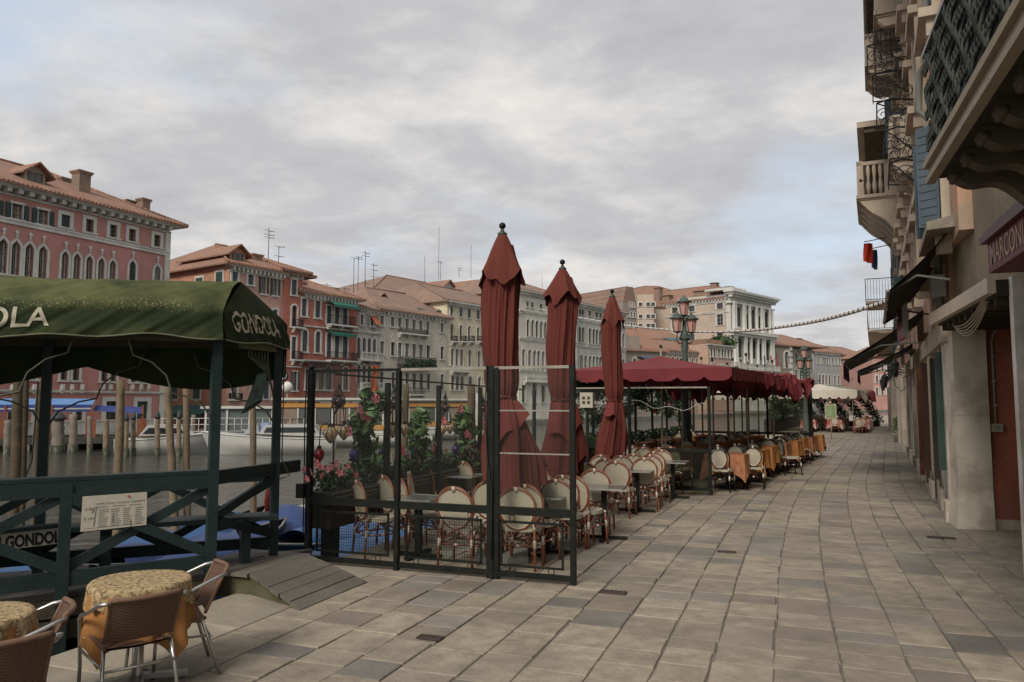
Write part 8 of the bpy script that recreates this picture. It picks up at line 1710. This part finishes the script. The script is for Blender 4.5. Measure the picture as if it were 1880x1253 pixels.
# iron scroll brackets
def scroll(c, r, turns, sgn, X, Z, rad):
    n = int(16*turns); return [c+X*(sgn*r*(1-.8*i/n)*math.cos(i*6.283/16))+Z*(r*(1-.8*i/n)*math.sin(i*6.283/16)) for i in range(n+1)]
Z = Vector((0, 0, 1))
ii = 0
for (s_, z0, out) in ((5.2, 6.9, .62), (5.6, 7.75, .68), (6.4, 8.7, .8), (7.2, 9.7, .85), (8.0, 10.8, .95)):
    o = empty('iron_scroll_bracket', F.root.matrix_basis @ Vector((s_, 0, z0)), F.root.rotation_euler.z, ['lowest of the curled wrought iron brackets on the salmon house', 'second curled wrought iron bracket from below', 'middle curled wrought iron bracket on the salmon house', 'second highest curled wrought iron bracket', 'highest curled wrought iron bracket near the eave'][ii], 'bracket', 'wrought iron brackets on the salmon house'); ii += 1
    mb = MB(); mb.m(iron); Y = Vector((0, 1, 0)); Xs = Vector((1, 0, 0)); mb.tube([Y*0, Y*out*.6+Z*.12, Y*out+Z*.05], .022, 6); mb.tube([Z*-.55, Y*out*.35-Z*.35, Y*out*.7-Z*.08, Y*out+Z*.05], .016, 6)
    for q, r in ((.25, .20), (.55, .24), (.85, .17)):
        for dz, sg3 in ((.24, 1), (-.24, -1)): mb.tube(scroll(Y*out*q+Z*dz, r, 1.6, sg3, Y, Z, .01), .011, 5)
    mb.tube([Y*out+Xs*-.0+Z*.05, Y*out+Xs*.9+Z*.0, Y*out+Xs*1.8+Z*.05], .016, 5)
    for q in (.3, .8, 1.3): mb.tube(scroll(Y*out+Xs*q+Z*-.1, .17, 1.5, 1, Xs, Z, .01), .010, 5)
    mb.tube([Xs*1.8, Y*out+Xs*1.8+Z*.05], .018, 5); mb.build('scrollwork', None, o)
mb = MB(); mb.m(iron)
for i in range(14): x = i*.13; mb.bar((x, .75, 0), (x, .75, 1.5), .02, .02); mb.bar((x, .75, 0), (x, 0, 0), .015, .015)
for i in range(6): mb.bar((0, .12*i, 0), (0, .12*i, 1.5), .02, .02); mb.bar((0, .75, i*.3), (1.7, .75, i*.3), .02, .02); mb.bar((0, 0, i*.3), (0, .75, i*.3), .02, .02)
o = mb.build('window_cage', None, None, F.root.matrix_basis @ Vector((9.3, 0, 10.6)), (0, 0, F.root.rotation_euler.z)); tag(o, 'dark iron window cage among the scroll brackets high on the salmon house', 'window cage')
# wall lanterns
for s_, z_, y_, lb in ((10.4, 2.75, .55, 'black wall lantern just past the long awning'), (15.9, 2.55, .75, 'black wall lantern hanging past the smaller awning'), (18.6, 2.5, .8, 'farthest black wall lantern before the walkway opens')):
    o = empty('wall_lantern', F.root.matrix_basis @ Vector((s_, 0, z_)), F.root.rotation_euler.z, lb, 'lantern', 'black wall lanterns'); mb = MB(); mb.m(iron); mb.tube([(0, 0, .25), (0, y_*.5, .42), (0, y_, .30), (0, y_, .2)], .018, 6); mb.lathe([(.10, 0), (.12, .04), (.03, .16), (.01, .22)], (0, y_, .06), 8); mb.build('arm_and_cap', None, o); mb = MB(); mb.lathe([(.05, -.28), (.10, 0), (.10, .05)], (0, y_, .03), 6); mb.build('lantern_glass', M('dark_lantern_glass', (0.05, 0.05, 0.045), 0.2), o)
    mb = MB(); mb.m(iron)
    for k in range(6): a = k*1.047; mb.tube([(.052*math.cos(a), y_+.052*math.sin(a), -.25), (.102*math.cos(a), y_+.102*math.sin(a), .06)], .008, 4)
    mb.build('cage', None, o)
# meter box, cable bundle, white loop cable, small lamp, camera
o = empty('meter_box', F.root.matrix_basis @ Vector((.5, .16, 3.42)), F.root.rotation_euler.z, 'white meter box high on the wall above the stone pillar', 'meter box'); mb = MB(); mb.box(-.10, .16, -.12, .08, 0, .34); mb.build('case', M('white_box', (0.40, 0.39, 0.36), 0.5, 0.08, 6), o); mb = MB(); mb.m(M('beige_cable', (0.34, 0.29, 0.2), 0.6)); 
for i in range(5): mb.tube([(.0+i*.02, .0, 0), (.02, .02*i, -.15), (.03+.01*i, .02, -.35)], .007, 4)
mb.build('tails', None, o)
o = empty('wall_cables', UV(9.4, 2.0, 2.9), 0, 'bundle of pale cables sagging under the passage ledge', 'cable'); a_, b_ = UV(12.6, 2.18, 2.98)-UV(9.4, 2.0, 2.9), UV(9.5, 2.05, 3.02)-UV(9.4, 2.0, 2.9); mb = MB()
for i in range(5): mb.tube([lerp(a_, b_, t/12)-Vector((0, 0, (.20+.035*i)*math.sin(math.pi*t/12)))+V1*(.012*i) for t in range(13)], .009, 5)
mb.build('strands', M('beige_cable'), o)
o = empty('looped_cable', F.root.matrix_basis @ Vector((7.9, .2, 2.1)), F.root.rotation_euler.z, 'white cable hanging in a loop between the shop doors', 'cable'); mb = MB(); mb.tube([(0, 0, .9), (.0, .02, .45), (.05, .12, .15), (.1, .28, -.02), (.12, .42, .12), (.1, .45, .4), (.05, .36, .55)], .010, 5); mb.build('cord', M('white_flex'), o)
# flags on the far balcony
for px, py, cl_, lb in ((1594, 440, M('bright_red_flag', (0.55, 0.045, 0.02), 0.8, 0.12, 4), 'bright red flag hanging from the far balcony on the right'), (1606, 452, M('dark_blue_flag', (0.04, 0.07, 0.16), 0.8, 0.1, 4), 'dark blue flag just right of the bright red one')):
    p = P(px, py, 29.5); o = empty('balcony_flag', p, 0, lb, 'flag', 'flags on the right side'); mb = MB(); w_ = .34 if px == 1594 else .2; mb.grid(lambda a, k: Vector((-w_/2+w_*a-.05*k, .05*math.sin(a*9+k*3), -.15-.72*k-.1*a*k)), 8, 8); mb.build('cloth', cl_, o); mb = MB(); mb.tube([(-w_/2, 0, -.1), (.9, .3, .15), (1.6, .6, .2)], .018, 5); mb.build('staff', iron, o)
o = empty('spot_arm', P(1580, 332, 25), 0, 'tiny black spotlight on an arm beside the white stone balcony', 'spotlight'); mb = MB(); mb.tube([(0, 0, 0), (.28, .1, .02)], .012, 5); mb.lathe([(.03, -.05), (.05, 0), (.03, .05)], (0, 0, 0), 8); mb.build('head', iron, o)
o = empty('potted_plant', G(1650, 812), 0, 'small green pot plant against the wall at the walkway bend', 'plant'); mb = MB(); mb.lathe([(.16, 0), (.22, .35), (.24, .38)], n=12); mb.build('pot', M('pale_pot', (0.3, 0.28, 0.25), 0.8), o); foliage(o, 'leaves', [((0, 0, .65), .3), ((0, 0, .95), .22)], leafm, 77, .12, 260)
